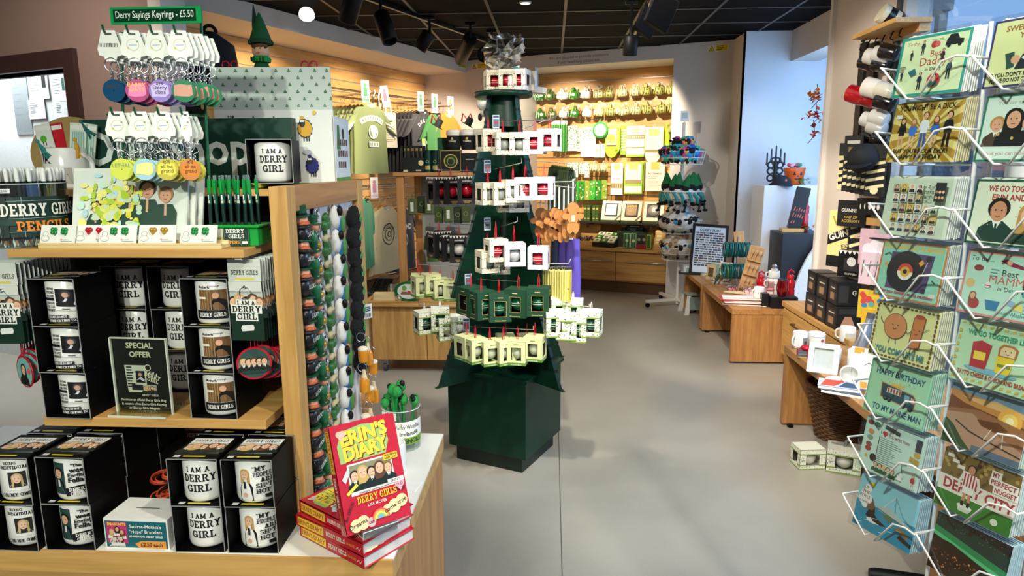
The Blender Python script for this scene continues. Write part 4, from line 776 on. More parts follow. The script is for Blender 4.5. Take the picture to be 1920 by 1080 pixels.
m = MB(); m.M = TR(BW, 0, 0) @ ROT('Z', 90); q = onfront(m, 0, -.001, 0); m.bx(0, .16, -.001, 0, 0, .17, cw); q.rect(0, 0, .16, .02, ink('5d9a3a')); q.poly([(.02, .09), (.06, .09), (.05, .15), (.03, .15)], ink('2f7a35')); q.circ(.09, .13, .014, INK)
for i in range(14): x = .03 + (i % 5) * .022; z = .1 - (i // 5) * .028; q.rect(x, z, x + .014, z + .016, ink(('7a2a3a', '3a2a2a', '5a4a2a')[i % 3]))
part('side_panel', m, t)
# leprechaun doll looking over the lid
e = at(480, 92, 1.83); t = thing('leprechaun_doll', 'small cloth doll with a tall green felt hat peeping over the shamrock carton', 'doll', (e.x, 1.86, e.z)); gf = c('0f5128', .9, bump=.3, scale=200)
m = MB(); m.lathe([(.03, -.3), (.028, -.06), (.012, -.02)], gf, 12); part('body', m, t)
m = MB(); m.ball(0, 0, 0, .023, .021, .022, c('e0ad8a', .8), 14, 10); q = onfront(m, 0, -.0212, .002); q.circ(-.008, .002, .002, INK, 8); q.circ(.007, .002, .002, INK, 8); q.line([(-.006, -.008), (0, -.011), (.006, -.008)], .0015, ink('a03a32')); m.ball(0, -.003, .011, .0235, .02, .012, c('6b4526', .9, bump=.6, scale=220), 12, 6, rough=.12); part('head', m, t)
m = MB(); m.M = TR(0, .004, .013); m.lathe([(.029, .006), (.027, .02), (.02, .04), (.011, .065), (.002, .085)], gf, 14); m.lathe([(.032, .004), (.033, .012), (.026, .018)], c('0a3a1d', .9), 14, cap=False); m.tube([(-.012, .012, .02), (-.018, .014, .06), (-.02, .014, .11)], [.014, .009, .001], c('0b2a1c', .9), 8); part('hat', m, t)
m = MB(); m.lathe([(.024, -.03), (.026, -.02), (.02, -.014)], c('1d8a3c', .9), 12); [m.box(-.018 + i * .008, -.023, -.024, .003, .003, .012, c('0d3a1c', .9)) for i in range(5)]; part('scarf', m, t)
for x, lb in ((425, 'pale patterned gift box with a red bow behind the shamrock carton'), (575, 'gift box with a thin red bow at the far end of the shamrock carton')):
    e = at(x, 124, 1.85); t = thing('gift_box', lb, 'gift box', (e.x, 1.85, e.z - .01)); m = MB(); m.bx(-.04, .04, 0, .06, 1.546 - e.z, .008, c('d9d6bd', .6)); part('box', m, t); m = MB(); [m.ring(s * .012, .02, .016, .01, .002, RED, 10, 4) for s in (-1, 1)]; part('bow', m, t)
# dark cap and wooden crate behind the rack
e = at(398, 120, 2.3); t = thing('black_backpack', 'black fabric backpack hanging behind the keyring rack', 'backpack', e); m = MB(); k = c('08080a', .9, bump=.2); m.loft([[(rx * cos(a) * 1, .08 * sin(a) * s_, z) for a in [2 * PI * i / 14 for i in range(14)]] for rx, s_, z in ((.02, .3, .1), (.075, .8, .06), (.09, 1, -.05), (.1, 1, -.2), (.09, .8, -.26))], k); part('bag', m, t); m = MB(); m.ring(0, 0, .1, .022, .006, k, 10, 5, a0=0, a1=180); part('strap', m, t); m = MB(); q = onfront(m, .02, -.084, -.19); q.line([(0, 0), (.02, .04), (.05, .03), (.03, -.01), (0, 0)], .003, ink('5a5a58')); part('emblem', m, t)
e = at(405, 205, 2.2); t = thing('wooden_crate', 'two tier oak block stand behind the green name board', 'stand', (e.x, 2.2, e.z - .02), 0); m = MB(); m.bx(-.05, .1, 0, .1, .02, .085, oak('X'), .002); part('upper_block', m, t); m = MB(); m.bx(-.04, .1, 0, .1, -.03, .02, oak('Z'), .002); part('lower_block', m, t); m = MB(); m.bx(-.02, .08, .02, .08, .02 - e.z, -.03, c('1a1a1a', .6)); part('post', m, t)
# ================================================================ books, jar and mug at the counter end
red = c('c01c2c', .3, coat=.2); page = c('d8d6cf', .8, var=.12, scale=8)
def bubble(q, t_, x, y, h, rot=0, wmax=None, f='f2cf3a'):
    q.text(t_, x + h * .06, y - h * .08, h, ink('7a1414'), bold=.05, wmax=wmax, rot=rot); q.text(t_, x, y, h, ink(f), bold=.045, wmax=wmax, rot=rot)
def book():
    w, h, th = .132, .198, .024; t = thing('red_book', 'x', 'book')      # spine on the near -X side, cover up, feet of the cover towards -Y
    m = MB(); m.bx(.003, w - .003, .003, h - .003, .0015, th - .0015, page); part('pages', m, t)
    m = MB(); m.bx(0, w, 0, h, 0, .0012, red); m.bx(0, w, 0, h, th - .0012, th, red); m.bx(0, .0015, 0, h, 0, th, red); q = ontop(m, 0, 0, th)
    q.poly([(.012 + .095 * u, v) for u, v in ((.0, .128), (.95, .128), (1.05, .15), (1.02, .185), (.55, .192), (.1, .186), (-.02, .16))], ink('9dbf6a')); bubble(q, "ERIN'S", .066, .162, .024, 4, .095); bubble(q, 'DIARY', .066, .134, .024, 4, .09)
    q.circ(.017, .182, .006, ink('e3b9a2'), 10); q.circ(.024, .182, .006, ink('e3b9a2'), 10); q.poly([(.011, .181), (.0205, .168), (.03, .181)], ink('e3b9a2'))
    q.rect(.022, .066, .112, .124, ink('eae6da')); group_photo(q, .025, .073, .109, .121, '8a8a68', 5); q.text('Waiting for our lives to start', .066, .0675, .0035, INK); q.rect(.094, .114, .124, .126, ink('e7c52c')); q.text('WARNING', .109, .121, .0035, INK, bold=.03, wmax=.027); q.text('KEEP OUT!', .109, .1155, .0035, INK, bold=.03, wmax=.027)
    q.poly([(.008, .1), (.02, .116), (.025, .11), (.014, .092)], ink('cfd2cf')); q.poly([(.012, .074), (.034, .088), (.037, .083), (.015, .069)], ink('e9d94a'))
    q.text('DERRY GIRLS', .07, .05, .013, ink('f3c93a'), slab=True, wmax=.08); q.text('BOOK', .12, .052, .007, INK, wmax=.016); q.text('LISA MCGEE', .068, .041, .005, ink('f0e6d6'), bold=.01); q.circ(.114, .066, .006, ink('e6a9b4'), 10); q.circ(.122, .066, .006, ink('e6a9b4'), 10); q.poly([(.108, .065), (.118, .052), (.128, .065)], ink('e6a9b4')); q.text('D D', .118, .062, .005, INK); q.rect(.095, .07, .128, .078, ink('eceade')); q.text("ERIN'S", .111, .0715, .005, INK)
    q.text('An Official', .014, .04, .006, INK, rot=60)
    for x, y, r, k in ((.02, .014, .012, 'eed9a0'), (.034, .016, .013, 'eed9a0'), (.05, .012, .009, 'd9b5b0'), (.085, .024, .011, 'eed9a0'), (.1, .028, .013, 'eed9a0'), (.116, .034, .012, 'eed9a0')): q.circ(x, y, r, ink(k), 12)
    for i, k in enumerate(('d9605a', 'e9b04a', 'e6e06a', '8fc46a', '7aa8d4')): q.circ(.07, .014, .018 - i * .003, ink(k), 14, a0=0, a1=180)
    q.text('Dreams', .025, .012, .008, INK, rot=12); q.text('can', .05, .01, .006, INK); q.text('come true', .103, .026, .008, INK, rot=16); part('cover', m, t)
    m = MB(); m.M = Matrix(((0, 0, -1, 0), (-1, 0, 0, h), (0, 1, 0, 0), (0, 0, 0, 1))); q = Print(m, flat(Matrix())); m2 = th
    q.rect(.006, .003, .085, m2 - .003, ink('e8c63a')); q.text("ERIN'S DIARY", .045, .007, .01, ink('b3202a'), wmax=.074, bold=.02); q.text('DERRY GIRLS', .12, .0075, .009, ink('f0ead8'), slab=True, wmax=.055); q.text('LISA MCGEE', .163, .009, .005, ink('ee9a3a'), wmax=.024); q.line([(.178, .008), (.184, .014), (.188, .007), (.193, .015)], .001, ink('f2ead6')); part('spine', m, t)
    return Proto(t)
BK_ = book()
N_ = atz(683, 1050, CT + .072); L_ = atz(563, 977, CT + .072); R_ = atz(791, 986, CT + .072)
angy = math.atan2((R_ - N_).y, (R_ - N_).x)
# near corner of the stack: spine runs from the near corner back to the shelves
bx_ = atz(683, 1068, CT)
for i, lab in enumerate(('red diary book at the bottom of the stack of three on the counter', 'red diary book in the middle of the stack of three on the counter', 'red diary book on top of the stack under the standing copy')):
    o = BK_.put((bx_.x - .002 * i, bx_.y + .004 * i, CT + .0005 + i * .0242), lab, angy + R((0, 2, -1)[i]))
hb_ = CT + .0735
f_ = atz(640, 1010, hb_); g_ = atz(763, 967, hb_); an = math.atan2((g_ - f_).y, (g_ - f_).x)
BK_.put((f_.x, f_.y + .004, hb_ + .004), 'red diary book standing upright on a clear stand on the book stack', rot=(R(72), 0, an))
m = MB(); gl = glass('f3f7f4', .6); m.M = TR(f_.x, f_.y, hb_) @ Matrix.Rotation(an, 4, 'Z'); m.bx(.03, .1, -.03, .08, .0002, .0025, gl); m.bx(.03, .1, -.032, -.03, 0, .014, gl); m.tube([(.03, -.031, .002), (.03, -.031, .014), (.1, -.031, .014), (.1, -.031, .002)], .001, c('dfe4e2', .1), 4); m.bx(.045, .085, .078, .08, 0, .1, gl); solo('book_stand', m, 'clear acrylic stand under the upright red diary book', 'stand')
# pencil jar
jb = atz(752, 838, CT); JR = .051; t = thing('pencil_jar', 'round clear jar with a sheep pencil label full of green novelty pencils', 'jar', (jb.x, jb.y + .012, CT)); gl = glass('eef5ef', .35)
m = MB(); m.lathe([(JR, 0), (JR, .112)], gl, 36, cap=False); m.cyl(JR, 0, .006, gl, 30); m.ring(0, 0, .112, JR, .0012, c('d9e2da', .15), 36, 4, plane='XY'); part('clear_jar', m, t)
m = MB(); q = Print(m, lambda x, y, z: ((JR + z) * sin(x / JR + .2), -(JR + z) * cos(x / JR + .2), y), dx=.008); q.rect(-.075, .02, .095, .084, ink('e9e7df')); q.rect(-.075, .02, .095, .04, ink('7da832')); q.text('Wacky Woollies', .018, .064, .0115, INK, bold=.0, wmax=.08); q.text('Ireland', .018, .046, .011, INK, wmax=.05); q.shamrock(.043, .052, .005, INK); q.text('PENCILS', .03, .025, .012, INK, bold=.02, wmax=.056)
for x, y in ((-.03, .075), (-.02, .048), (.05, .07), (.0, .078)): q.circ(x, y, .003, ink('c9a04a'), 8); q.circ(x, y, .0015, ink('e9e7df'), 8)
q.circ(-.04, .052, .013, ink('3c8a34'), 12); q.circ(-.038, .056, .008, INK, 10); q.circ(-.041, .059, .0025, ink('efefe8'), 8); q.circ(-.034, .059, .0025, ink('efefe8'), 8); part('label', m, t)
t = thing('novelty_pencil', 'x', 'pencil'); m = MB(); m.cyl(.0035, 0, .11, c('17803a', .4), 7); part('shaft', m, t); m = MB(); m.ball(0, 0, .118, .011, .01, .013, c('1d8a3a', .8, bump=.4, scale=200), 10, 7, rough=.1); m.ball(0, -.006, .124, .006, .006, .007, BLACK); part('sheep_head', m, t); NP = Proto(t)
for i in range(14):
    a = i * 2.4; r_ = .008 + .028 * (i / 14); NP.put((jb.x + r_ * cos(a), jb.y + .012 + r_ * sin(a), CT + .0065), 'green novelty pencil topped with a little sheep in the clear jar', group='novelty pencils in the jar', rot=(R(ru(-10, 10)), R(ru(-14, 14)), a), scale=1.05 + (.25 if i in (3, 7, 9) else 0))
p = atz(737, 884, CT); t = thing('small_mug', 'small white mug with printed words behind the upright red book', 'mug', (p.x, p.y, CT)); m = MB(); mug_body(m, .033, .078, ang=190); q = oncyl(m, .033); q.rect(-.03, .06, .03, .061, ink('d9c98a')); 
for i, s in enumerate(('DAYS TO', 'HELP EASE', 'DOWN...')): q.text(s, .01, .042 - i * .011, .006, INK, wmax=.036)
part('mug', m, t)
m = MB(); m.cyl(.036, 0, .002, c('f2efe8', .3), 30); solo('round_mat', m, 'white round mat on the counter beside the upright book', 'mat', atz(735, 925, CT))
m = MB(); m.bx(-.022, .022, -.026, .026, 0, .0012, c('f4f2ec', .4)); solo('note_card', m, 'small white square card lying on the counter under the jar', 'card', atz(768, 912, CT), R(-8))
m = MB(); m.bx(-.022, .022, -.0005, .0005, -.01, .01, c('e4e2da', .5)) ; q = onfront(m, 0, -.0006, 0); q.lines(-.016, .016, .004, 3, .004, ink('77746c')); solo('price_sticker', m, 'white price sticker high on the clear pencil jar', 'sticker', (jb.x - .02, jb.y + .012 - JR * .93, CT + .1), R(-22))
# ================================================================ the green tree stand
TX, TY = -.25, 3.58
tg = c('07301e', .42, var=.08, spec=.3); tgd = c('041c12', .45)
t = thing('tree_stand', 'dark green wooden tree-shaped display stand on a square plinth box', 'display stand', (TX, TY, 0))
BA = R(-24); m = MB(); m.M = Matrix.Rotation(BA, 4, 'Z'); m.bx(-.2, .2, -.2, .2, 0, .085, tgd); part('plinth', m, t)
m = MB(); m.M = Matrix.Rotation(BA, 4, 'Z'); m.bx(-.235, .235, -.225, .225, .085, .5, tg, .003); m.bx(-.25, .25, -.24, .24, .5, .52, tg, .004); part('base_box', m, t)
FA = [R(222), R(-46), R(44), R(134)]
prof = [(.47, .50), (.455, .47), (.43, .48), (.255, .9), (.34, .925), (.335, .96), (.145, 1.47), (.21, 1.49), (.2, 1.52), (.115, 1.8), (.1, 1.93)]
for k, a in enumerate(FA):
    m = MB(); m.M = Matrix.Rotation(a, 4, 'Z') @ ROT('X', 90); poly = [(0.0, .47)] + [(r, z) for r, z in prof[1:]] + [(0.0, 1.93)]
    m.prism(poly, -.010, .010, tg); gr = c('02160d', .6); z = .56
    while z < 1.88:
        rr = max(r0 + (r1 - r0) * (z - z0) / (z1 - z0) for (r0, z0), (r1, z1) in zip(prof, prof[1:]) if z1 != z0 and min(z0, z1) <= z <= max(z0, z1)) - .004
        m.bx(.01, rr, z, z + .005, -.0108, .0108, gr); m.bx(rr - .001, rr + .006, z - .004, z + .009, -.0107, .0107, gr); z += .062
    part('fin', m, t)
m = MB(); m.cyl(.03, .5, 1.9, tgd, 12); part('core', m, t)
m = MB(); m.lathe([(.1, 1.78), (.085, 1.88), (.08, 1.93)], tg, 24); part('top_collar', m, t)
m = MB(); m.lathe([(.145, 1.93), (.15, 1.935), (.15, 1.952), (.145, 1.955)], tg, 36); part('top_disc', m, t)
# ---------------------------------------------------------------- boxed baubles
def holly(q, x0, x1, y0, y1, kind):
    d = ink({'cream': '4b4a40', 'white': '9a9a98', 'sheep': '2d3a24', 'dark': '0e3a24', 'lime': '5a7a2a', 'stout': 'efece4'}[kind])
    if kind in ('cream', 'white'):
        for i in range(7): q.circ(x0 + (x1 - x0) * ru(.08, .92), rc((y0 + (y1 - y0) * ru(.83, .95), y0 + (y1 - y0) * ru(.05, .18))), .0022, d, 6); q.dn()
        for x in (.2, .5, .8):
            r = (x1 - x0) * .15; cx = x0 + (x1 - x0) * x; cy = y0 + (y1 - y0) * .02
            for s in (1, .6): q.line([(cx + r * s * cos(R(a)), cy + r * s * sin(R(a))) for a in range(20, 161, 28)], .0009, d); q.dn()
        q.up()
    elif kind == 'sheep':
        for i in range(26): q.circ(ru(x0, x1), ru(y0, y1), ru(.001, .0026), ink(rc(('2d3a24', '7a9a3a', '55702a'))), 6); q.dn()
        q.up(); q.rect(x0, y0, x1, y0 + .006, ink('8aa34a'))
def bbox(kind, w=.078, h=.088, d=.07, ball='c2142e', two=False, open_side=True):
    """card carton with a window in the front and one side, a bauble inside, a ribbon loop on top"""
    t = thing('boxed_bauble', 'x', 'bauble')
    col = {'cream': 'e6dfc4', 'white': 'efeeec', 'sheep': 'e6e8d4', 'dark': '0d3d24', 'lime': 'd3d8a0', 'stout': '0d0d0e'}[kind]
    k = c(col, .55, var=.03); m = MB(); hw, hd = w / 2, d / 2; e = .0015
    m.bx(-hw, hw, -hd, hd, 0, e, k); m.bx(-hw, hw, -hd, hd, h - e, h, k); m.bx(-hw, hw, hd - e, hd, 0, h, k)
    a, b0, b1 = w * .24, h * .2, h * .74
    def wall(M, hw_, hd_):
        aa = hw_ * .52
        m.bx(-hw_, -aa, -hd_, -hd_ + e, 0, h, k, M=M); m.bx(aa, hw_, -hd_, -hd_ + e, 0, h, k, M=M); m.bx(-aa, aa, -hd_, -hd_ + e, 0, b0, k, M=M); m.bx(-aa, aa, -hd_, -hd_ + e, b1, h, k, M=M)
        q = Print(m, flat((M if M else Matrix()) @ TR(0, -hd_, 0) @ FRONT))
        if kind in ('cream', 'white', 'sheep'): holly(q, -hw_, hw_, b1, h, kind); holly(q, -hw_, hw_, 0, b0, kind); holly(q, -hw_, -aa, b0, b1, kind); holly(q, aa, hw_, b0, b1, kind)
        if kind == 'dark': q.rect(-.012, h * .86, .012, h * .885, ink('d9c27a')); [q.line(p_, .0012, ink('c9a85a')) for p_ in ([(-aa, b0), (aa, b0), (aa, b1), (-aa, b1), (-aa, b0)],)]; q.text('Christmas Bauble', 0, .005, .005, ink('d9c27a'), wmax=w * .7)
        if kind == 'lime': q.rect(-hw_, 0, hw_, b0 * .6, ink('5f8a35')); q.rect(-.012, h * .85, .012, h * .875, ink('2a4a1c')); q.text('Christmas Bauble', 0, .003, .0048, ink('eef0d8'), wmax=w * .8)
        if kind == 'stout':
            for i in range(6): q.poly([(-hw_ + i * hw_ / 3, h), (-hw_ + (i + 1) * hw_ / 3, h), (-hw_ + (i + .5) * hw_ / 3, h - .014)], ink('e9e6dd')); q.dn()
            q.up(); q.text('GUINNESS', 0, h * .8, .007, ink('e9e6dd'), bold=.02, wmax=w * .75); q.text('CHRISTMAS', 0, .011, .0055, ink('c9a85a'), wmax=w * .6); q.text('BAUBLE', 0, .004, .0055, ink('c9a85a'), wmax=w * .5)
    wall(None, hw, hd); wall(ROT('Z', 90), hd, hw); wall(ROT('Z', -90), hd, hw)
    m.bx(-hw + .002, hw - .002, hd - .003, hd - .0015, .002, h - .002, c('14110f' if kind in ('dark', 'stout') else '4a4438', .8)); part('carton', m, t)
    m = MB(); r = min(w, h, d) * .36; bm = c(ball, .15, coat=.5, var=0); m.ball(0, 0, h * .46, r, r, r, bm, 18, 12); m.cyl(r * .22, h * .46 + r * .95, h * .46 + r * 1.2, c('c9b27a', .25, .9), 10)
    if ball in ('c2142e', '0f5a34', '1a5a3a'):
        wv = c('e9e4d6', .4); [m.ring(0, 0, h * .46 + z, math.sqrt(max(r * r - z * z, 0)) , .0012, wv, 18, 4, plane='XY') for z in (-.006, .004)]
    part('bauble', m, t); return t
def loop(t, h, L_, col='c3122a'):
    m = MB(); k = c(col, .4); m.tube([(-.004, 0, h), (-.003, -.001, h + L_ * .6), (0, 0, h + L_), (.003, .001, h + L_ * .6), (.004, 0, h)], .0018, k, 5); part('ribbon', m, t)
BB = {}
def bput(key, px, py, Y_, rz, lab, L_=.05, top=None):
    """px, py: the middle of the front face's bottom edge in the photograph"""
    kind, w, h, d, ball = key; g_ = 1.22 if kind == 'stout' else 1.15; w, h, d = w * g_, h * g_, d * g_; kk = key + (round(L_, 2),)
    if kk not in BB:
        t = bbox(kind, w, h, d, ball)
        if L_: loop(t, h, L_, 'e9e9e4' if kind == 'sheep' else 'c3122a')
        BB[kk] = Proto(t)
    p = at(px, py, Y_); o = BB[kk].put((p.x, p.y, p.z if top is None else top), lab, R(rz)); return p
CRM = ('cream', .08, .09, .075, 'c2142e'); CRG = ('cream', .08, .09, .075, '9fa39a'); WHT = ('white', .08, .09, .075, 'c2142e'); WHG = ('white', .085, .092, .08, 'b9bcbc')
def wire(name, pts, lab, mat=CHROME, r=.0022): m = MB(); m.tube(pts, r, mat, 6); return solo(name, m, lab, 'hook')
# resting on the top disc
for px, rz, key, lab in ((926, 14, CRM, 'cream bauble box resting on the disc at the tree top, nearest the warning stickers'), (951, 6, CRM, 'cream bauble box in the middle on the disc at the tree top'), (974, -16, WHT, 'white bauble box on the disc at the tree top, beside the clear bag')):
    e = at(px, 176, TY - .05); bput(key, px, 176, TY - .05 + (.03 if px == 926 else 0), rz, lab, 0, 1.956)
rows = [
 (250, 'first', 3.22, .06, ((916, 284, 30, CRM), (943, 291, 22, CRG), (974, 291, 4, CRG), (1003, 289, -12, WHT), (1030, 284, -18, WHT))),
 (335, 'second', 3.16, .06, ((915, 384, 30, CRG), (938, 384, 24, CRG), (962, 379, 20, CRG), (985, 375, -4, WHT), (1020, 374, -8, WHT))),
 (440, 'third', 3.12, .08, ((914, 510, 28, CRG), (930, 489, 24, CRM), (964, 497, 10, WHG), (1010, 503, -6, WHT))),
]
for y0, od, Y_, L_, items in rows:
    for i, (px, py, rz, key) in enumerate(items):
        bput(key, px, py, Y_ + (.03 if i == 0 else 0), rz, ('cream' if key[0] == 'cream' else 'white') + f' swirl-printed bauble box, {ORD[i]} along the {od} row down the front of the tree', L_)
for px, py, lab in ((950, 397, 'cream bauble box half hidden under the second front row'), (972, 397, 'pale bauble box half hidden under the second front row, nearer the gingerbread'), (938, 512, 'pale bauble box half hidden under the third front row')):
    bput(CRG if px < 960 else WHG, px, py, 3.3, 8, lab, .06)
DK = ('dark', .088, .112, .085, '0f5a34'); DKR = ('dark', .088, .112, .085, '1a5a3a'); LM = ('lime', .076, .098, .072, 'b9bfa0')
for i, (px, py, rz) in enumerate(((884, 588, 46), (903, 596, 38), (936, 600, 12), (972, 592, -16), (1010, 590, -6))):
    bput(DK if i % 2 == 0 else DKR, px, py, 3.02 + (.05 if i == 0 else 0), rz, f'dark green bauble box, {ORD[i]} along the green row on the tree', .06)
for i, (px, py, rz) in enumerate(((876, 672, 44), (892, 678, 36), (919, 682, 24), (944, 681, 34), (971, 681, -8), (1003, 674, -14))):
    bput(LM, px, py, 2.98 + (.04 if i == 0 else 0), rz, f'green and cream bauble box, {ORD[i]} along the lowest row on the tree', .06)
for px, lab in ((948, 'green and cream bauble box tucked behind the lowest row, beside the middle'), (988, 'green and cream bauble box tucked behind the lowest row, under the dark ones')): bput(LM, px, 670, 3.14, 12, lab, .06)
# wire arms and price cards
for i, (x0_, y0_, x1_, y1_, Y0_, Y1_, lab) in enumerate(((930, 228, 1040, 224, 3.3, 3.12, 'first'), (925, 318, 978, 305, 3.4, 3.08, 'second'), (930, 428, 970, 415, 3.4, 3.02, 'third'), (880, 522, 975, 528, 3.4, 2.98, 'fourth'), (880, 612, 1000, 618, 3.35, 2.95, 'lowest'))):
    a = at(x0_, y0_, Y0_); b_ = at(x1_, y1_, Y1_); wire('chrome_hook', [a, b_, b_ + Vector((0, -.01, .02))], f'long chrome wire arm holding the {lab} front row on the tree')
    if i == 0: a2 = at(985, 240, 3.3); wire('chrome_hook', [a2, at(1046, 216, 3.1), at(1047, 212, 3.09)], 'second chrome wire arm at the top of the tree, towards the towels')
for i, (x, y, lab) in enumerate(((930, 228, 'first'), (914, 312, 'second'), (914, 420, 'third'), (878, 525, 'fourth'), (874, 608, 'lowest'))):
    m = MB(); m.bx(-.016, .016, 0, .002, -.03, .03, c('d9dde0', .3)); q = onfront(m); q.rect(-.014, -.026, .014, .012, ink('5b6b7d')); q.rect(-.01, -.01, .01, .0, ink('a33a3a' if i != 2 else '22252a')); q.rect(-.014, .016, .014, .026, ink('2f5a8a'))
    solo('price_card', m, f'small printed price card on the tree at the {lab} row of boxes', 'card', at(x, y, 3.26 if i < 3 else 3.2), R(20))
# arms on the stout side: black boxes, then green ones
ST = ('stout', .082, .115, .08, 'b3142a'); STW = ('stout', .082, .115, .08, 'd9d6cc')
for i, (px, py, rz) in enumerate(((824, 382, 38), (846, 382, 30), (876, 381, 8))): bput(ST, px, py, 3.6 - (.06 if i == 2 else 0), rz, f'black stout bauble box with a red bauble, {ORD[i]} along the upper black row', .05)
for i, (px, py, rz) in enumerate(((824, 482, 38), (842, 488, 26), (862, 490, 6))): bput(STW, px, py, 3.56 - (.06 if i == 2 else 0), rz, f'black stout bauble box with a white bauble, {ORD[i]} along the lower black row', .05)
for i, (px, py, rz) in enumerate(((790, 556, 30), (808, 552, 34), (826, 561, 24), (850, 563, -10))): bput(LM, px, py, 3.5, rz, f'green and cream bauble box, {ORD[i]} along the row over the oak cabinet', .05)
SH = ('sheep', .08, .1, .075, '1a5a3a'); SHW = ('sheep', .08, .1, .075, 'dcd8c8')
for i, (px, py, rz) in enumerate(((797, 624, 30), (826, 618, 10), (838, 636, 20), (858, 632, 34))): bput(SH if i < 2 else SHW, px, py, 3.3, rz, f'white sheep-patterned bauble box, {ORD[i]} along the row before the cabinet door', .04)
for y, x0_, x1_, Y_, lab in ((318, 815, 892, 3.55, 'upper black boxes'), (418, 815, 885, 3.5, 'lower black boxes'), (496, 785, 880, 3.45, 'green boxes over the cabinet'), (572, 785, 870, 3.3, 'sheep boxes before the cabinet')):
    wire('chrome_hook', [at(x1_, y + 4, Y_), at(x0_, y, Y_ - .05), at(x0_, y - 8, Y_ - .05)], f'chrome wire arm on the tree holding the {lab}')
# the other side: sheep boxes, pencil cards, gingerbread, scarves
for i, (px, py, rz) in enumerate(((1040, 628, 10), (1062, 634, -4), (1082, 638, -10), (1050, 604, 6), (1074, 606, -6), (1108, 628, -14))): bput(SH, px, py, 3.0 + (.1 if i in (3, 4) else 0), rz, f'white sheep-patterned bauble box, {ORD[i]} in the cluster beside the grey floor', .035)
wire('chrome_hook', [at(1038, 568, 3.3), at(1105, 575, 2.98), at(1105, 570, 2.97)], 'white wire arm holding the sheep boxes beside the grey floor', METW)
t = thing('gingerbread_tag', 'x', 'ornament'); gb_ = c('b9783a', .75, var=.15); m = MB(); m.M = ROT('X', 90)
def disc(cx, cy, rx, ry): m.lathe([(.001, -.004), (1, -.004), (1, .004), (.001, .004)], gb_, 16, M=TR(cx, cy, 0) @ Matrix.Diagonal((rx, ry, 1, 1)), cap=False, sm=False)
disc(0, -.03, .027, .027); disc(0, -.075, .026, .03); disc(-.034, -.066, .019, .014); disc(.034, -.066, .019, .014); disc(-.014, -.118, .015, .026); disc(.014, -.118, .015, .026); part('biscuit', m, t)
m = MB(); [m.ring(0, -.001, -.02, .0, .0, gb_, 3, 3) for _ in ()]; m.tube([(0, 0, 0), (0, 0, .1)], .004, c('efeee8', .5), 5); part('white_loop', m, t)
m = MB(); m.bx(-.009, .009, -.006, -.005, -.09, -.06, c('e3b79a', .5)); part('paper_label', m, t); GP = Proto(t)
for i in range(8): p = at(1014 + i * 8.6, 388 + (i % 3) * 4 - (14 if i == 7 else 0), 3.28 - i * .03); GP.put(p, f'brown gingerbread-shaped hanging tag, {ORD[i]} along its wire beside the tree', R(18 + ru(-8, 8)))
wire('chrome_hook', [at(1010, 342, 3.35), at(1076, 340, 3.04), at(1078, 334, 3.03)], 'white wire arm holding the gingerbread tags', METW)
t = thing('pencil_card', 'x', 'pencil pack'); m = MB(); m.bx(-.016, .016, 0, .003, -.16, 0, c('e2d68a', .35)); q = onfront(m); q.rect(-.016, -.012, .016, 0, ink('2a2a22')); q.rect(-.006, -.15, .0, -.02, ink('efe6a8')); q.circ(0, -.1, .004, INK, 8); q.rect(.008, -.15, .013, -.02, ink('b9a850')); part('card', m, t); m = MB(); m.bx(-.012, .012, -.008, 0, -.155, -.02, glass('f3efc8', .3)); part('blister', m, t); YP = Proto(t)
for i in range(10): p = at(1024 + i * 4.6, 500 + (i % 2), 3.22 - i * .022); YP.put(p, f'yellow pencil pack, {ORD[i]} along its wire under the gingerbread', R(14))
wire('chrome_hook', [at(1020, 494, 3.25), at(1066, 494, 2.98), at(1070, 486, 2.97)], 'white wire arm holding the yellow pencil packs', METW)
for i, (px, hx, lab) in enumerate(((1047, '2a3550', 'dark blue scarf hanging behind the gingerbread tags'), (1060, '4a3a8c', 'violet scarf hanging behind the gingerbread tags'), (1074, '5a49a8', 'bright purple scarf at the outer end under the gingerbread tags'))):
    m = MB(); k = c(hx, .85, bump=.2); rings = []
    for j in range(12): z = -.03 * j; rings.append([((.03 + .012 * (j / 11)) * cos(a) + .006 * sin(3 * a + j * .3), .016 * sin(a) + .004 * cos(4 * a), z) for a in [2 * PI * q_ / 16 for q_ in range(16)]])
    m.loft(rings, k); solo('scarf', m, lab, 'scarf', at(px, 440 + i * 4, 3.34 - i * .02), R(-20))
t = thing('shoehorn_strap', 'x', 'strap'); m = MB(); k = c('3c4a2a', .5); m.tube([(-.022, 0, -.26), (-.024, 0, -.06), (-.018, 0, -.015), (0, 0, 0), (.018, 0, -.015), (.024, 0, -.06), (.022, 0, -.26)], .005, k, 6); part('loop', m, t); m = MB(); m.bx(-.012, .012, -.002, .002, -.34, -.24, c('e4e3da', .5)); part('white_tag', m, t); SP = Proto(t)
for i in range(12): p = at(1036 + i * 3.2, 310 + i * .5, 3.5 - i * .02); SP.put(p, f'dark green looped strap with a white tag, {ORD[i]} along the rail behind the tree', R(-35))
wire('chrome_hook', [at(1005, 302, 3.55), at(1078, 308, 3.24)], 'white wire arm holding the dark green straps', METW)
wire('chrome_hook', [at(1005, 345, 3.5), at(1078, 352, 3.2), at(1079, 346, 3.2)], 'second white wire arm below the dark green straps', METW)
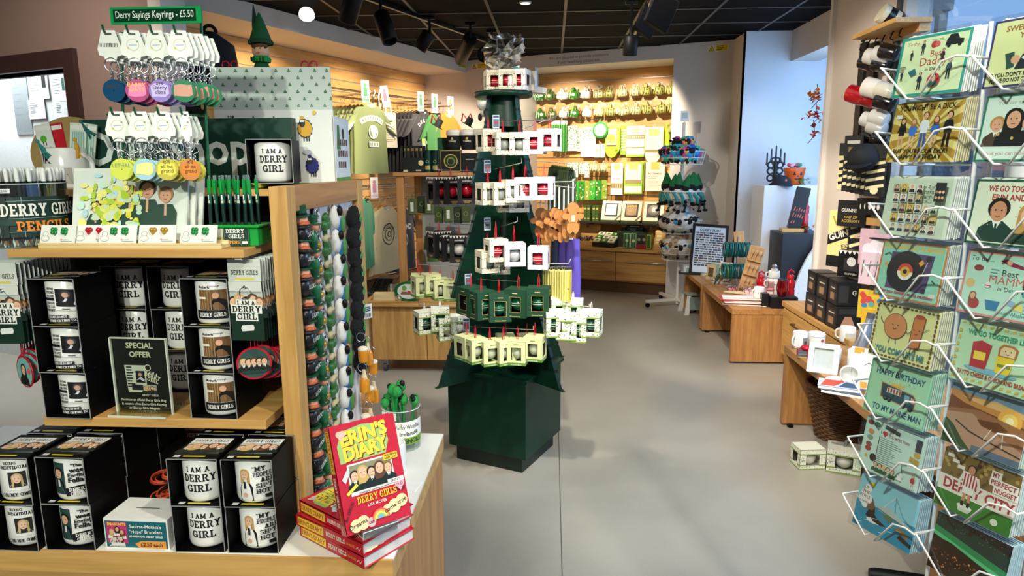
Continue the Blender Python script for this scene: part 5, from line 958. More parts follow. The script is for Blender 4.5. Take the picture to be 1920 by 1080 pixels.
# black sprig hat decorations over the stout side
for i, (x, y, k, lab) in enumerate(((795, 238, '2b2b2a', 'black and white hanging decoration with a red bow beside the orange shirts'), (852, 235, '1a1a1a', 'small dark hat decoration with red ribbon near the tree top'))):
    t = thing('hat_decoration', lab, 'decoration', at(x + 24, y, 3.7)); m = MB(); m.lathe([(.032, 0), (.034, .003), (.02, .006), (.018, .04), (.012, .045)], c(k, .7), 14, M=ROT('Y', 30)); part('hat', m, t); m = MB(); [m.tube([(0, 0, .03), (s * .02, -.01, .06), (s * .03, 0, .02)], .005, RED, 5) for s in (-1, 1)]; part('bow', m, t)
e = at(904, 195, 3.75); t = thing('sheep_decoration', 'white and green cloth sheep decoration hanging behind the tree collar', 'decoration', e)
m = MB(); m.ball(0, 0, 0, .03, .03, .034, c('e9e6da', .9, bump=.5, scale=150), rough=.1); part('fleece', m, t); m = MB(); m.ball(.0, -.01, .035, .028, .024, .022, c('57c425', .7), rough=.1); part('green_wig', m, t); m = MB(); m.ball(.02, -.02, -.05, .03, .02, .02, c('d8d2c2', .8)); m.ball(-.01, -.02, -.07, .012, .012, .02, c('2b2723', .8)); part('feet', m, t)
# clear bag tied on top, and a clear pack
def crumple(name, rx, ry, rz, seed, mat):
    r2 = random.Random(seed); m = MB(); n, k = 18, 12; vs = []
    for j in range(k + 1):
        v = j / k
        for i in range(n):
            a = 2 * PI * i / n; g = 1 + .38 * r2.uniform(-1, 1) + .25 * sin(3 * a + seed) * v; prf = .25 + .75 * sin(PI * min(1, v * .95 + .04)) if v < .6 else 1.0 - .3 * (v - .6)
            vs.append((rx * g * prf * cos(a) + .25 * rx * v * v, ry * g * prf * sin(a), rz * (v + .07 * r2.uniform(-1, 1))))
    fs = [(j * n + i, j * n + (i + 1) % n, (j + 1) * n + (i + 1) % n, (j + 1) * n + i) for j in range(k) for i in range(n)]
    m.add(vs, fs, mat); return m
e = at(948, 130, TY); t = thing('cellophane_bag', 'crumpled clear cellophane bag with a teal tie on the tree top', 'bag', (e.x - .02, TY, 2.03)); crys = glass('f2f4f2', .9, .08)
part('cellophane', crumple('b', .085, .07, .2, 3, crys), t); m = MB(); tl_ = c('0d8f86', .5); m.ball(.075, -.06, .03, .02, .012, .012, tl_, 10, 6); m.tube([(.03, -.06, .012), (.06, -.065, .028), (.075, -.06, .03)], .004, tl_, 5); part('teal_tie', m, t)
t = thing('clear_pack', 'tall clear wrapped pack on the disc at the tree top', 'pack', (at(996, 176, TY).x - .005, TY - .03, 1.956), R(-15)); m = MB(); m.bx(-.035, .035, -.03, .03, 0, .115, glass('f0efe9', .6, .1)); part('wrapper', m, t); m = MB(); m.bx(-.028, .028, -.02, .025, .002, .03, c('e6e2d6', .6)); m.bx(-.028, .028, .02, .026, .03, .1, c('dcd7ca', .6)); part('white_contents', m, t)
m = MB(); m.M = ROT('Y', 8); m.bx(-.05, .05, -.04, .04, 0, .03, c('e9e8e4', .4)); m.bx(-.05, .05, -.04, .04, .03, .033, glass('f2f2f0', .6)); solo('flat_pack', m, 'flat white wrapped pack at the edge of the tree top disc', 'pack', (at(1005, 185, TY).x + .0, TY + .08, 1.957))
# ================================================================ wheeled oak cabinet with a small gondola on it
cx0, cx1, cy0, cy1 = -1.395, -.5, 5.0, 5.56
t = thing('wheeled_cabinet', 'low oak cabinet on castors with two doors behind the green tree', 'cabinet', (0, 0, 0))
m = MB(); m.bx(cx0, cx1, cy0 + .02, cy1, .1, .53, oakd('Z')); part('carcass', m, t)
m = MB(); m.bx(cx0 - .03, cx1 + .02, cy0 - .03, cy1 + .02, .53, .572, oak('X'), .002); part('top', m, t)
for i, (a, b_) in enumerate(((cx0 + .02, -.955), (-.95, cx1 - .01))):
    m = MB(); m.bx(a, b_, cy0, cy0 + .02, .105, .525, oak('Z'), .001); d = part('door', m, t); m = MB(); kx = b_ - .05 if i == 0 else a + .035; m.cyl(.011, 0, .012, CHROME, 14, TR(kx, cy0, .43) @ ROT('X', 90)); part('lock', m, d)
for x, y in ((cx0 + .1, cy0 + .06), (cx1 - .1, cy0 + .06), (cx0 + .1, cy1 - .06), (cx1 - .1, cy1 - .06)):
    m = MB(); m.cyl(.036, -.013, .013, c('4a4d50', .5), 18, TR(x, y, .036) @ ROT('Y', 90)); m.box(x, y, .075, .05, .04, .05, c('a9acb0', .3, .8)); part('castor', m, t)
t = thing('display_gondola', 'oak framed gondola with a grey back standing on the wheeled cabinet', 'shelf unit', (0, 0, .5725))
for x, y in ((-1.14, 5.12), (-1.08, 5.5), (-.45, 5.12)): m = MB(); m.bx(x - .03, x + .025, y - .025, y + .025, 0, .935, oakd('Z'), .002); part('post', m, t)
m = MB(); m.bx(-1.19, -.42, 5.08, 5.53, .935, .96, oakd('X'), .002); part('top_shelf', m, t)
m = MB(); m.bx(-1.1, -.45, 5.5, 5.515, 0, .935, c('8d9088', .6)); part('back_panel', m, t)
GT = .5725 + .961
wal = [c('46552a', .6), c('39491f', .6), c('20301c', .6)]
def wallet(k):
    t = thing('green_wallet', 'x', 'wallet'); m = MB(); m.bx(-.035, .035, 0, .022, -.13, 0, wal[k], .008); part('wallet', m, t); m = MB(); m.bx(-.012, .012, -.003, 0, -.1, -.03, c('c9cbb8', .5)) if k == 0 else m.ring(0, -.002, -.06, .016, .002, c('8f9a6a', .4), 12, 4); part('emblem', m, t); m = MB(); m.tube([(0, .01, 0), (0, .01, .03)], .003, wal[k]); part('strap', m, t); return Proto(t)
WP = [wallet(k) for k in range(3)]
for i, (px, py, k) in enumerate(((772, 372, 0), (790, 368, 2), (804, 370, 0), (822, 388, 1), (840, 386, 0), (858, 388, 2), (873, 386, 1))): WP[k].put(at(px, py, 5.22 + (i % 2) * .05), f'olive green wallet, {ORD[i]} from the oak post along the gondola', R(ru(-8, 8)))
for i, (x0, x1, y, lab) in enumerate(((765, 815, 362, 'upper chrome rail holding the olive wallets'), (818, 900, 382, 'second chrome rail holding the olive wallets'))): wire('chrome_hook', [at(x0, y, 5.24), at(x1, y, 5.24)], lab)
for i, (px, py, hx, lab) in enumerate(((770, 505, '0a1410', 'dark glossy bag at the foot of the gondola'), (795, 500, '1c2a1a', 'dark green pouch at the foot of the gondola'), (812, 478, '3a5a2a', 'green hanging purse above the foot of the gondola'), (805, 456, '25402a', 'dark green card box hanging in the gondola'))):
    m = MB(); m.loft([[((.05 - .015 * j / 5) * cos(a), .03 * sin(a), j * .022) for a in [2 * PI * q_ / 12 for q_ in range(12)]] for j in range(6)], c(hx, .3)); m.tube([(-.03, 0, .1), (0, 0, .14), (.03, 0, .1)], .004, c(hx, .3)); solo('dark_pouch', m, lab, 'pouch', (at(px, py, 5.25).x, 5.28, .573) if i < 2 else at(px, py + 12, 5.3))
# stock on top of the gondola
p = at(776, 325, 5.16); t = thing('bottle_pen_box', 'dark counter box of small gold-topped bottle shapes on the gondola', 'box', (p.x, 5.14, GT)); m = MB(); m.bx(-.08, .08, 0, .1, 0, .11, c('0c1712', .5)); m.bx(-.08, .08, .095, .1, .1, .2, c('0a120e', .5)); part('box', m, t)
for i in range(9): m = MB(); m.M = TR(-.064 + i * .016, .02 + (i % 2) * .03, .1); m.lathe([(.006, 0), (.006, .04), (.003, .055), (.003, .07)], c('2a1c0c', .3), 8); m.cyl(.0035, .06, .08, c('c9a440', .3, .6), 8); part('bottle', m, t)
m = MB(); q = onfront(m, 0, -.001, 0); q.rect(-.075, .005, -.04, .02, ink('c9c4a8')); q.circ(.06, .07, .02, ink('d8c98a')); q.rect(.02, .01, .06, .02, ink('b9b29a')); part('label', m, t)
for i, px in enumerate((803, 817)):
    t = thing('stout_tin', ('first' if i == 0 else 'second') + ' dark green cylindrical tin on the gondola beside the bottle box', 'tin', (at(px, 325, 5.2).x, 5.2, GT)); m = MB(); m.cyl(.03, 0, .15, c('0d2f24', .3), 20); q = oncyl(m, .03); q.rect(-.02, .02, .02, .05, ink('a9924a')); q.circ(0, .08, .012, ink('7fa38a')); part('body', m, t); m = MB(); m.cyl(.031, .15, .165, c('0a2018', .3), 20); part('lid', m, t)
p = at(846, 325, 5.14); t = thing('emblem_box', 'black box with a round green and gold emblem on the gondola', 'box', (p.x, 5.13, GT)); m = MB(); m.bx(-.08, .08, 0, .06, 0, .165, c('0b0d0c', .4)); q = onfront(m); g = ink('c2a43c'); q.line([(-.074, .006), (.074, .006), (.074, .159), (-.074, .159), (-.074, .006)], .003, g); q.circ(0, .082, .052, g, 24); q.circ(0, .082, .046, ink('12301f'), 24); q.circ(0, .082, .03, ink('6a7a2a'), 20); q.circ(0, .078, .022, ink('14210f'), 20); part('box', m, t)
p = at(882, 325, 5.14); t = thing('plain_black_box', 'plain black box on the gondola under the plush pints', 'box', (p.x, 5.12, GT)); m = MB(); m.bx(-.065, .065, 0, .09, 0, .14, c('0d1210', .4)); q = onfront(m); q.rect(-.03, .09, .03, .098, ink('8a8a7a')); part('box', m, t)
p = at(833, 300, 5.3); m = MB(); m.bx(-.05, .05, 0, .05, 0, .26, c('15502f', .5)); solo('green_box', m, 'plain dark green box standing behind the emblem box', 'box', (p.x, 5.3, GT))
t = thing('plush_pint_hat', 'x', 'hat'); k = c('0a0a0b', .9, bump=.3, scale=200); m = MB(); m.lathe([(.045, 0), (.05, .02), (.055, .1), (.053, .11)], k, 20); q = oncyl(m, .0552); q.text('GUINNESS', 0, .055, .013, ink('d9d2b8'), wmax=.06); q.poly([(-.01, .075), (.01, .075), (.004, .092), (-.008, .09)], ink('c9a85a')); part('glass', m, t); m = MB(); m.lathe([(.056, .105), (.06, .12), (.055, .145), (.03, .152), (.001, .152)], c('eee6d0', .9, bump=.4, scale=150), 20, cap=False); part('foam_head', m, t); HPt = Proto(t)
for i, px in enumerate((851, 877, 899)): HPt.put((at(px, 288, 5.2).x, 5.2 + .02 * (i == 0), GT + .166 if i < 2 else GT + .166), f'black plush pint hat with a cream top, {ORD[i]} in the row above the gondola', R((-6, 2, 14)[i]))
# on the cabinet top
t = thing('till_tray', 'pale wooden tray on the oak cabinet top', 'tray', (at(727, 555, 5.06).x, 5.0, .5725), R(4)); m = MB(); [m.bx(*b_, pale) for b_ in ((-.1, .1, 0, .1, 0, .006), (-.1, .1, 0, .006, .006, .05), (-.1, .1, .094, .1, .006, .05), (-.1, -.094, 0, .1, .006, .05), (.094, .1, 0, .1, .006, .05))]; part('tray', m, t)
m = MB(); m.bx(-.05, .06, 0, .09, 0, .1, glass('eef2f0', .5)); m.bx(-.045, .055, .08, .085, .002, .09, c('c9c9c4', .4)); [m.ball(ru(-.03, .04), ru(.02, .06), ru(.01, .05), .012, .012, .012, c('b9b4a8', .2, .7), 8, 5) for _ in range(7)]; solo('clear_bin', m, 'clear plastic bin of shiny trinkets beside the wooden tray', 'bin', (at(738, 538, 5.12).x, 5.14, .5725), R(5))
t = thing('card_rack_box', 'sloping clear rack of dark cards at the corner of the oak cabinet', 'rack', (at(712, 548, 5.3).x, 5.25, .5725), R(-5)); m = MB(); m.bx(-.09, .06, 0, .2, 0, .01, glass('eef2f0', .6)); part('clear_base', m, t)
for i in range(10): m = MB(); m.M = TR(-.08 + i * .016, .02, .012) @ ROT('Y', 28); m.bx(0, .004, 0, .16, 0, .13, c(('141414', '22302a', '101418')[i % 3], .3)); part('card', m, t)
t = thing('round_green_tin', 'rounded green tin with a white cottage picture on the oak cabinet', 'tin', (at(768, 560, 5.0).x, 5.03, .5725), R(-8)); m = MB(); rr = [(.11 * cos(a) * (1 if abs(cos(a)) > .5 else .95), .075 * sin(a) + .075) for a in [2 * PI * i / 26 for i in range(26)]]; m.prism(rr, 0, .05, c('15682f', .3), FRONT); q = onfront(m, 0, -.05, 0); q.circ(0, .075, .085, ink('e6ebe0'), 24, ry=.058); q.poly([(-.06, .05), (.05, .05), (.05, .07), (-.05, .075)], ink('9a6a4a')); q.circ(-.03, .1, .02, ink('7ab04a')); q.circ(.03, .105, .016, ink('c9dcb0')); q.circ(.01, .07, .012, ink('c23a3a')); part('tin', m, t)
m = MB(); m.ring(0, 0, .022, .02, .004, c('c9bd9a', .3, .5), 14, 5); m.ball(0, 0, .022, .012, .004, .012, c('e3dcc2', .4)); solo('napkin_ring', m, 'small round metal trinket at the cabinet edge beside the green tin', 'trinket', (at(749, 556, 5.0).x, 4.99, .5725))
m = MB(); m.bx(-.035, .035, 0, .02, -.06, .06, c('c3c99a', .5)); m.tube([(0, .01, .06), (0, .01, .13)], .003, RED); q = onfront(m); q.rect(-.024, -.04, .024, .03, ink('e9e6da')); q.poly([(-.016, -.03), (.016, -.03), (0, .02)], ink('b9402a')); solo('hanging_packet', m, 'pale green packet with a red dress print beside the green bauble boxes', 'packet', at(784, 533, 3.52), R(10))
# ================================================================ clothing wall
LR = TH + PI / 2                 # things on the clothing wall face along U
FAB = {}
def fab(h): return c(h, .9, var=.06, bump=.25, scale=120, sheen=.2)
def tee(col, long=False, pr=None, stripes=False, seed=1, wide=1.0):
    r2 = random.Random(seed); k = fab(col); ph = r2.uniform(0, 6)
    W0 = [(0, .085), (-.015, .12), (-.04, .2), (-.08, .245), (-.2, .25), (-.4, .252), (-.6, .262), (-.72, .268)]
    def hw(z):
        for (z0, w0), (z1, w1) in zip(W0, W0[1:]):
            if z1 <= z <= z0: return (w0 + (w1 - w0) * (z0 - z) / (z0 - z1)) * wide
        return W0[-1][1] * wide
    def ty(x, z): u = max(0, 1 - (x / hw(z)) ** 2); return .034 * u ** .5 + .009 * sin(x * 38 + ph + z * 3) * min(1, -z * 1.8) * u ** .5
    m = MB(); rings = []
    for z in (0, -.015, -.04, -.08, -.14, -.2, -.3, -.4, -.5, -.6, -.72):
        w_ = hw(z); rg = [(w_ * cos(a), -ty(w_ * cos(a), z) if sin(a) >= 0 else ty(w_ * cos(a), z), z) for a in [2 * PI * i / 32 for i in range(32)]]
        rings.append(rg)
    m.loft(rings, k)
    def sleeve(mm, s, z0, z1, L_):
        rg = []; n = 6
        for j in range(n + 1):
            u = z0 + (z1 - z0) * j / n; cx_ = s * (.2 + (.16 if not long else .12) * u) * wide; cz_ = -.09 - L_ * u; rr = (.085 - (.005 if not long else .045) * u)
            rg.append([(cx_ + rr * cos(a) * .9, .03 * sin(a) + .004 * sin(5 * u + a * 3), cz_ + rr * cos(a) * (-.45 * s)) for a in [2 * PI * i / 14 for i in range(14)]])
        return rg
    L_ = .62 if long else .2; ch = []
    q = Print(m, lambda x, y, z: (x, -ty(x, y) - .003 - z, y), dx=.03)
    q.circ(0, -.012, .07, ink('1c1c1a' if col < '4' else 'b9b49a'), 14, ry=.022); q.rect(-.022, -.034, .022, -.022, ink('e9e6da'))
    if pr: pr(q)
    t = thing('hanging_shirt', 'x', 'sweater' if long else 't-shirt'); part('body', m, t)
    for s in (-1, 1):
        m = MB(); m.loft(sleeve(m, s, 0, 1, L_), k)
        if stripes: w_ = fab('e9e6da'); m.loft([[(x * 1.03 if 0 else x, y * 1.12, z) for x, y, z in r_] for r_ in sleeve(m, s, .55, .68, L_)], w_); m.loft([[(x, y * 1.12, z) for x, y, z in r_] for r_ in sleeve(m, s, .78, .9, L_)], w_)
        part('sleeve', m, t)
    m = MB(); wd = c('c98f4e', .5); m.tube([(-.2, .0, -.055), (-.1, 0, -.01), (0, 0, .02), (.1, 0, -.01), (.2, 0, -.055)], .012, wd, 6); m.tube([(0, 0, .02), (0, 0, .06), (.015, 0, .075), (.02, 0, .095), (0, 0, .105), (-.015, 0, .095)], .0025, CHROME, 5); part('hanger', m, t); return Proto(t)
wh = ink('e9e8dc', .8)
def pr_college(q):
    f = lambda r, a: (r * cos(R(a)), -.42 + r * .92 * sin(R(a)))
    for i in range(12): a = 124 - i * 5.6; q.poly([f(.275, a), f(.275, a - 5.7), f(.335, a - 5.7), f(.335, a)], wh)
    for i in range(9): a = 118 - i * 7; q.poly([f(.29, a), f(.29, a - 2), f(.32, a - 3), f(.32, a)], ink('7d8a58', .8))
    q.circ(0, -.285, .072, wh, 20); q.circ(0, -.285, .058, ink('7d8a58', .8), 20); q.circ(0, -.28, .04, wh, 16); q.circ(0, -.275, .022, ink('7d8a58', .8), 12); q.rect(-.075, -.44, .075, -.385, wh); [q.rect(-.06 + i * .035, -.43, -.045 + i * .035, -.395, ink('7d8a58', .8)) for i in range(4)]
def pr_knot(q):
    for i, ch in enumerate('DERRY'): a = R(140 - i * 20); q.text(ch, .0 + .15 * cos(a), -.26 + .12 * sin(a), .04, wh, bold=.03, rot=math.degrees(a) - 90)
    g = ink('3fb24a', .8)
    for a in (90, 210, 330):
        cx_, cy_ = .042 * cos(R(a)), -.245 + .042 * sin(R(a)); q.line([(cx_ + .04 * cos(R(b_)), cy_ + .04 * sin(R(b_))) for b_ in range(0, 361, 24)], .01, g)
    q.rect(-.085, -.43, -.01, -.33, ink('8fd14a', .8)); q.line([(-.07, -.42), (-.045, -.36), (-.02, -.42)], .01, wh); q.circ(.045, -.375, .042, wh, 16); q.circ(.045, -.375, .026, ink('3a3a3a', .8), 12); q.rect(.02, -.46, .07, -.41, wh)
def pr_ring(q):
    k = ink('2b2a26', .8); q.line([(.115 * cos(R(a)), -.3 + .115 * sin(R(a))) for a in range(0, 361, 15)], .012, k); q.line([(.07 * cos(R(a)), -.3 + .07 * sin(R(a))) for a in range(0, 361, 20)], .01, k); q.line([(.03 * cos(R(a)), -.3 + .03 * sin(R(a))) for a in range(0, 361, 30)], .01, k)
    for i, ch in enumerate('IRELAND'): a = R(150 - i * 20); q.text(ch, .084 * cos(a), -.3 + .084 * sin(a), .022, k, bold=.02, rot=math.degrees(a) - 90)
def pr_ire(q): q.text('IRELAND', 0, -.24, .06, wh, bold=.04, wmax=.3); q.circ(0, -.36, .08, wh, 16); q.circ(0, -.36, .06, ink('3a3a3c', .8), 16)
def hang(pf, pb, px, py, n, step, lab0, lab1, grp, a0=-.08, tilt=0):
    f = ata(px, py, a0)
    for i in range(n):
        o = (pf if i == 0 else pb).put(f - U * step * i + Vector((0, 0, ru(-.006, .006))), lab0 if i == 0 else lab1, LR + R(ru(-4, 4) + tilt), None if i == 0 else grp)
    m = MB(); m.tube([(0, 0, 0), (0, DA - .02 + a0 + .02, 0), (0, -.06, .0)][1:] , .008, CHROME, 8); m.tube([(0, -.06, 0), (0, -.07, .02)], .008, CHROME, 8); solo('hanging_rail', m, f'chrome arm on the slatted wall carrying the {grp}', 'rail', f + Vector((0, 0, .108)), LR)
olv = tee('7d8a58', pr=pr_college, stripes=True, seed=2); olb = tee('7a8754', stripes=True, seed=5)
hang(olv, olb, 692, 196, 8, .055, 'olive T-shirt with a white college print and striped sleeves', 'olive T-shirt on the rail behind the college print shirt', 'olive shirts', tilt=-4)
blk = tee('2e2e31', pr=pr_knot, seed=3); blb = tee('303033', seed=8)
hang(blk, blb, 792, 207, 9, .052, 'black T-shirt with a green Celtic knot print', 'black T-shirt on the rail behind the knot print shirt', 'black shirts')
grn = tee('3f7a3c', seed=4); hang(grn, grn, 818, 212, 2, .06, 'green T-shirt beside the black knot print shirt', 'second green T-shirt right behind the first', 'green shirts', a0=-.05)
orn = tee('d07c1e', seed=6); hang(orn, orn, 838, 216, 4, .06, 'orange T-shirt nearest the white wall corner', 'orange T-shirt behind the front orange one', 'orange shirts', a0=-.03)
gsw = tee('2f9a68', True, seed=9); hang(gsw, gsw, 683, 372, 3, .07, 'green sweatshirt on the lower rail', 'green sweatshirt behind the front green one', 'green sweatshirts', a0=.05, tilt=24)
bge = tee('d8c493', True, pr=pr_ring, seed=11); hang(bge, bge, 722, 388, 2, .08, 'beige sweatshirt with a round black print', 'beige sweatshirt behind the printed one', 'beige sweatshirts', a0=-.05)
bk2 = tee('3a3a3e', pr=pr_ire, seed=12); hang(bk2, bk2, 752, 392, 3, .07, 'black T-shirt with white lettering on the lower rail', 'black T-shirt behind the lower lettered one', 'lower black shirts', a0=-.12)
# tote bags
t = thing('tote_bag', 'x', 'bag'); k = fab('e6dcc0'); m = MB(); m.loft([[(w_ * cos(a), (.03 * sin(a) + .005 * sin(3 * a + z * 9)) * (1 if z < -.3 else .6), z) for a in [2 * PI * i / 20 for i in range(20)]] for z, w_ in ((-.24, .165), (-.3, .175), (-.45, .18), (-.6, .185), (-.62, .18))], k); q = onfront(m, 0, -.034, 0); q.lines(-.1, .1, -.34, 2, .024, ink('7a7668'), .014)
for i in range(9): q.rect(ru(-.12, 0), -.4 - i * .02, ru(.02, .12), -.392 - i * .02, ink(rc(('b98a4a', '9a9686', 'b9b29a'))))
part('bag', m, t); m = MB(); [m.tube([(s * .08, -.012, -.25), (s * .05, -.01, -.1), (0, 0, 0)], .011, k, 5) for s in (-1, 1)]; part('handle', m, t); TB = Proto(t)
f = ata(722, 168, -.1)
for i in range(4): TB.put(f - U * .07 * i, 'cream printed tote bag between the olive and the black shirts' if i == 0 else 'cream tote bag behind the front printed tote', LR + R(ru(-3, 3)), None if i == 0 else 'cream tote bags')
# horizontal rails and sign cards
for i, (x0, x1, y, lab) in enumerate(((612, 745, 163, 'long chrome rail along the slatted wall above the olive shirts'), (712, 850, 176, 'long chrome rail along the slatted wall above the black shirts'), (664, 762, 350, 'lower chrome rail along the slatted wall above the sweatshirts'))):
    p_, q_ = ata(x0, y, -.42), ata(x1, y, -.42); q_.z = p_.z; m = MB(); m.tube([p_, q_], .012, CHROME, 8); [m.tube([a_, a_ - U * .2], .009, CHROME, 6) for a_ in (p_.lerp(q_, .1), p_.lerp(q_, .9))]; solo('wall_rail', m, lab, 'rail')
for i, (x, y, hx, lab) in enumerate(((685, 171, '2f7a4a', 'tall sign card with a green shirt picture above the olive shirts'), (722, 181, 'c46a7a', 'tilted sign card with a pink figure above the tote bags'), (789, 190, '3a6a4a', 'sign card in a clear holder above the black knot shirt'), (815, 194, '4a7a5a', 'narrow sign card above the green shirts'), (845, 198, 'b98a5a', 'sign card at the end above the orange shirts'), (702, 352, 'c98a9a', 'small pink and white sign card above the beige sweatshirt'))):
    m = MB(); m.bx(-.05, .05, 0, .004, -.11, .11, c('eeeae2', .4)); q = onfront(m); k = ink(hx); q.rect(-.025, -.05, .025, .04, k); q.circ(0, .06, .022, k, 10); q.rect(-.045, -.1, .045, -.07, ink('57b26a' if i in (0, 2) else 'd9c9c4')); q.rect(-.012, -.07, -.002, -.05, ink('d9a98a')); solo('sign_card', m, lab, 'sign', ata(x, y, .0), LR - R(12), rot=(0, R(-9 if i == 1 else 0), LR - R(14)))
# ================================================================ back wall: mugs, towels, gifts
def bw(px, py, off): return atb(px, py, DB - off)          # off metres in front of the slats
MC = {'cream': ('e3dcb4', '8c9440'), 'olive': ('b9b46a', '5f6a24'), 'green': ('2f6a26', 'd8e2c4'), 'dots': ('ecebe0', '55803a'), 'shamrock': ('3f8f2c', 'f0f2e4'), 'pink': ('4a6a34', 'd9a88a')}
MP = {}
def hmug(kind):
    b_, a_ = MC[kind]; t = thing('hanging_mug', 'x', 'mug'); m = MB(); m.M = TR(0, 0, -.075) @ ROT('Z', -62) @ ROT('X', 90) @ TR(0, 0, -.045)
    k = c(b_, .25, coat=.2); m.lathe([(.001, .002), (.038, 0), (.043, .006), (.043, .088), (.04, .09), (.038, .085), (.037, .008), (.001, .008)], k, 18, cap=False)
    q = Print(m, lambda x, y, z: ((.043 + z) * cos(x / .043), (.043 + z) * sin(x / .043), y), dx=.01); A = ink(a_)
    if kind in ('cream', 'olive'): q.rect(-.13, .008, .13, .02, A); q.rect(-.13, .07, .13, .08, A); [q.circ(x, .045, .012, A, 8) for x in (-.1, -.06, -.02, .02, .06, .1)]
    elif kind == 'dots':
        for i in range(50): q.circ(ru(-.13, .13), ru(.008, .08), .004, A, 6); q.dn()
    else: [q.circ(x, .045, .018, A, 10) for x in (-.11, -.05, .01, .07)]; q.rect(-.13, .076, .13, .082, A)
    part('cup', m, t); m = MB(); m.ring(0, 0, -.018, .024, .006, k, 12, 6, plane='YZ'); part('handle', m, t); return Proto(t)
seq = ['green', 'pink', 'dots', 'shamrock', 'dots', 'cream', 'olive', 'cream', 'cream', 'olive', 'olive', 'olive', 'olive', 'cream']
xs = [1008, 1029, 1053, 1074, 1097, 1120, 1140, 1164, 1188, 1210, 1234, 1258, 1284, 1312]
def ly(x, ya, yb): return ya + (yb - ya) * (x - 1005) / 310
for r_, (ya, yb, st, nm) in enumerate(((166, 148, 0, 'top'), (201, 183, 0, 'second'), (237, 220, 11, 'third'))):
    for i in range(st, 14):
        k = seq[i]; 
        if k not in MP: MP[k] = hmug(k)
        x = xs[i] + (0 if r_ == 0 else 3); desc = {'green': 'dark green', 'pink': 'green and pink', 'dots': 'white dotted', 'shamrock': 'bright green shamrock', 'cream': 'cream and olive', 'olive': 'olive banded'}[k]
        for j in range(3):
            p = bw(x + (2 - j) * 1.5, ly(x, ya, yb) + 4, .11 - j * .034 + .05)
            MP[k].put(p, (f'{desc} mug foremost on the {ORD[i - st]} hook of the {nm} mug row') if j == 0 else f'{desc} mug behind the front one, {nm} mug row on the back wall', TH + R(ru(-25, 10)), None if j == 0 else f'{desc} mugs further back in the {nm} row', rot=(0, R(ru(-18, 18)), TH + R(ru(-25, 10))), scale=1.12)
    p_, q_ = bw(1004 if st == 0 else 1248, ly(1004 if st == 0 else 1248, ya, yb), .16), bw(1320, ly(1320, ya, yb), .16)
    for i in range(st, 14):
        x = xs[i] + (0 if r_ == 0 else 3); e = bw(x, ly(x, ya, yb) + 1, .17); m = MB(); m.tube([(0, 0, .008), (0, 0, 0), (0, .165, 0)], .003, CHROME, 5); m.box(0, .166, 0, .03, .004, .03, c('d8d6d0', .4)); solo('wall_hook', m, f'chrome hook on the slatted wall, {ORD[i - st]} in the {nm} mug row', 'hook', e, TH)
def hung(name, cat, lab, px, py, w, h, col, off=.06, pr=None, th=.012, n=1, grp=None, lab1=None, step=.018, rough=.8):
    """a cloth or card hanging on the slatted wall: px, py its top middle"""
    m = MB(); k = c(col, rough, bump=.15 if rough > .7 else 0, scale=80); m.bx(-w / 2, w / 2, 0, th, -h, 0, k, bv=.003); q = onfront(m)
    if pr: pr(q, w, h)
    o = Proto(solo(name, m, lab, cat)); 
    for i in range(n): o.put(bw(px, py, off) + V * step * i + U * (.004 * i), lab if i == 0 else lab1, TH + R(ru(-2, 2)), None if i == 0 else grp)
def px_m(d): return d * 8.25 / 1270
# row of hanging gifts under the mugs
for i in range(7): hung('green_strip_pack', 'packet', f'long green and white packet, {ORD[i]} along the hooks beside the tree', 1036 + i * 4.2, 226, .035, .4, '2f8a35', .1 + .02 * (i % 2), lambda q, w, h: (q.rect(-w / 2, -.05, w / 2, 0, ink('e9e6d6')), q.rect(-w * .1, -h, w * .1, -.06, ink('8fc46a'))), rough=.4)
def dots(colr, n=60): 
    def f(q, w, h):
        for i in range(n): q.circ(ru(-w * .47, w * .47), ru(-h * .97, -h * .03), ru(.004, .009), ink(colr), 6); q.dn()
        q.up()
    return f
hung('dotted_apron', 'apron', 'white apron dotted with green leaves hanging by the green packets', 1072, 236, .16, .32, 'eceadd', .08, dots('4d8a3a', 90))
hung('dotted_glove', 'oven glove', 'narrow white dotted cloth behind the leafy apron', 1084, 240, .07, .3, 'e4e6d0', .05, dots('3d7a2a', 40))
def pbless(q, w, h):
    for i in range(70): y = -abs(rnd.gauss(0, .09)) - .005; q.circ(ru(-w * .48, w * .48), max(y, -h * .4), .007, ink(rc(('2f7a2c', '4d9a3a', '3a6a30'))), 6); q.dn()
    q.up(); q.text('An Irish', 0, -h * .52, .016, ink('4a4a44'), wmax=w * .6); q.text('BLESSING', 0, -h * .63, .024, ink('5a5a52'), wmax=w * .9); q.lines(-w * .42, w * .42, -h * .72, 5, .02, ink('9a988c'), .006)
hung('blessing_towel', 'tea towel', 'white tea towel with green leaves and a printed blessing', 1103, 238, .2, .38, 'eeeae0', .08, pbless)
t = thing('round_trivet', 'round green trivet with a cream centre hanging by a green ribbon', 'trivet', bw(1126, 244, .12), TH); m = MB(); m.lathe([(.001, 0), (.1, 0), (.104, .008), (.1, .016), (.001, .016)], c('2f9a45', .5), 30, M=TR(0, 0, -.0) @ ROT('X', 90), cap=False); q = onfront(m, 0, -.0165, 0); q.circ(0, 0, .078, ink('e6d98a'), 28); q.circ(0, 0, .068, ink('f0ead2'), 28); q.lines(-.04, .04, .03, 5, .014, ink('a9a58a'), .005); part('disc', m, t); m = MB(); m.tube([(0, 0, .1), (0, .02, .2)], .007, c('1f8a5a', .6), 5); part('ribbon', m, t)
hung('small_bag', 'bag', 'small cream bag with a green tie under the round trivet', 1124, 270, .14, .17, 'e6e6cc', .1, lambda q, w, h: (q.rect(.005, -h, .015, 0, ink('1f8a6a')), q.circ(-.03, -.08, .02, ink('b9c46a'), 8)), th=.03)
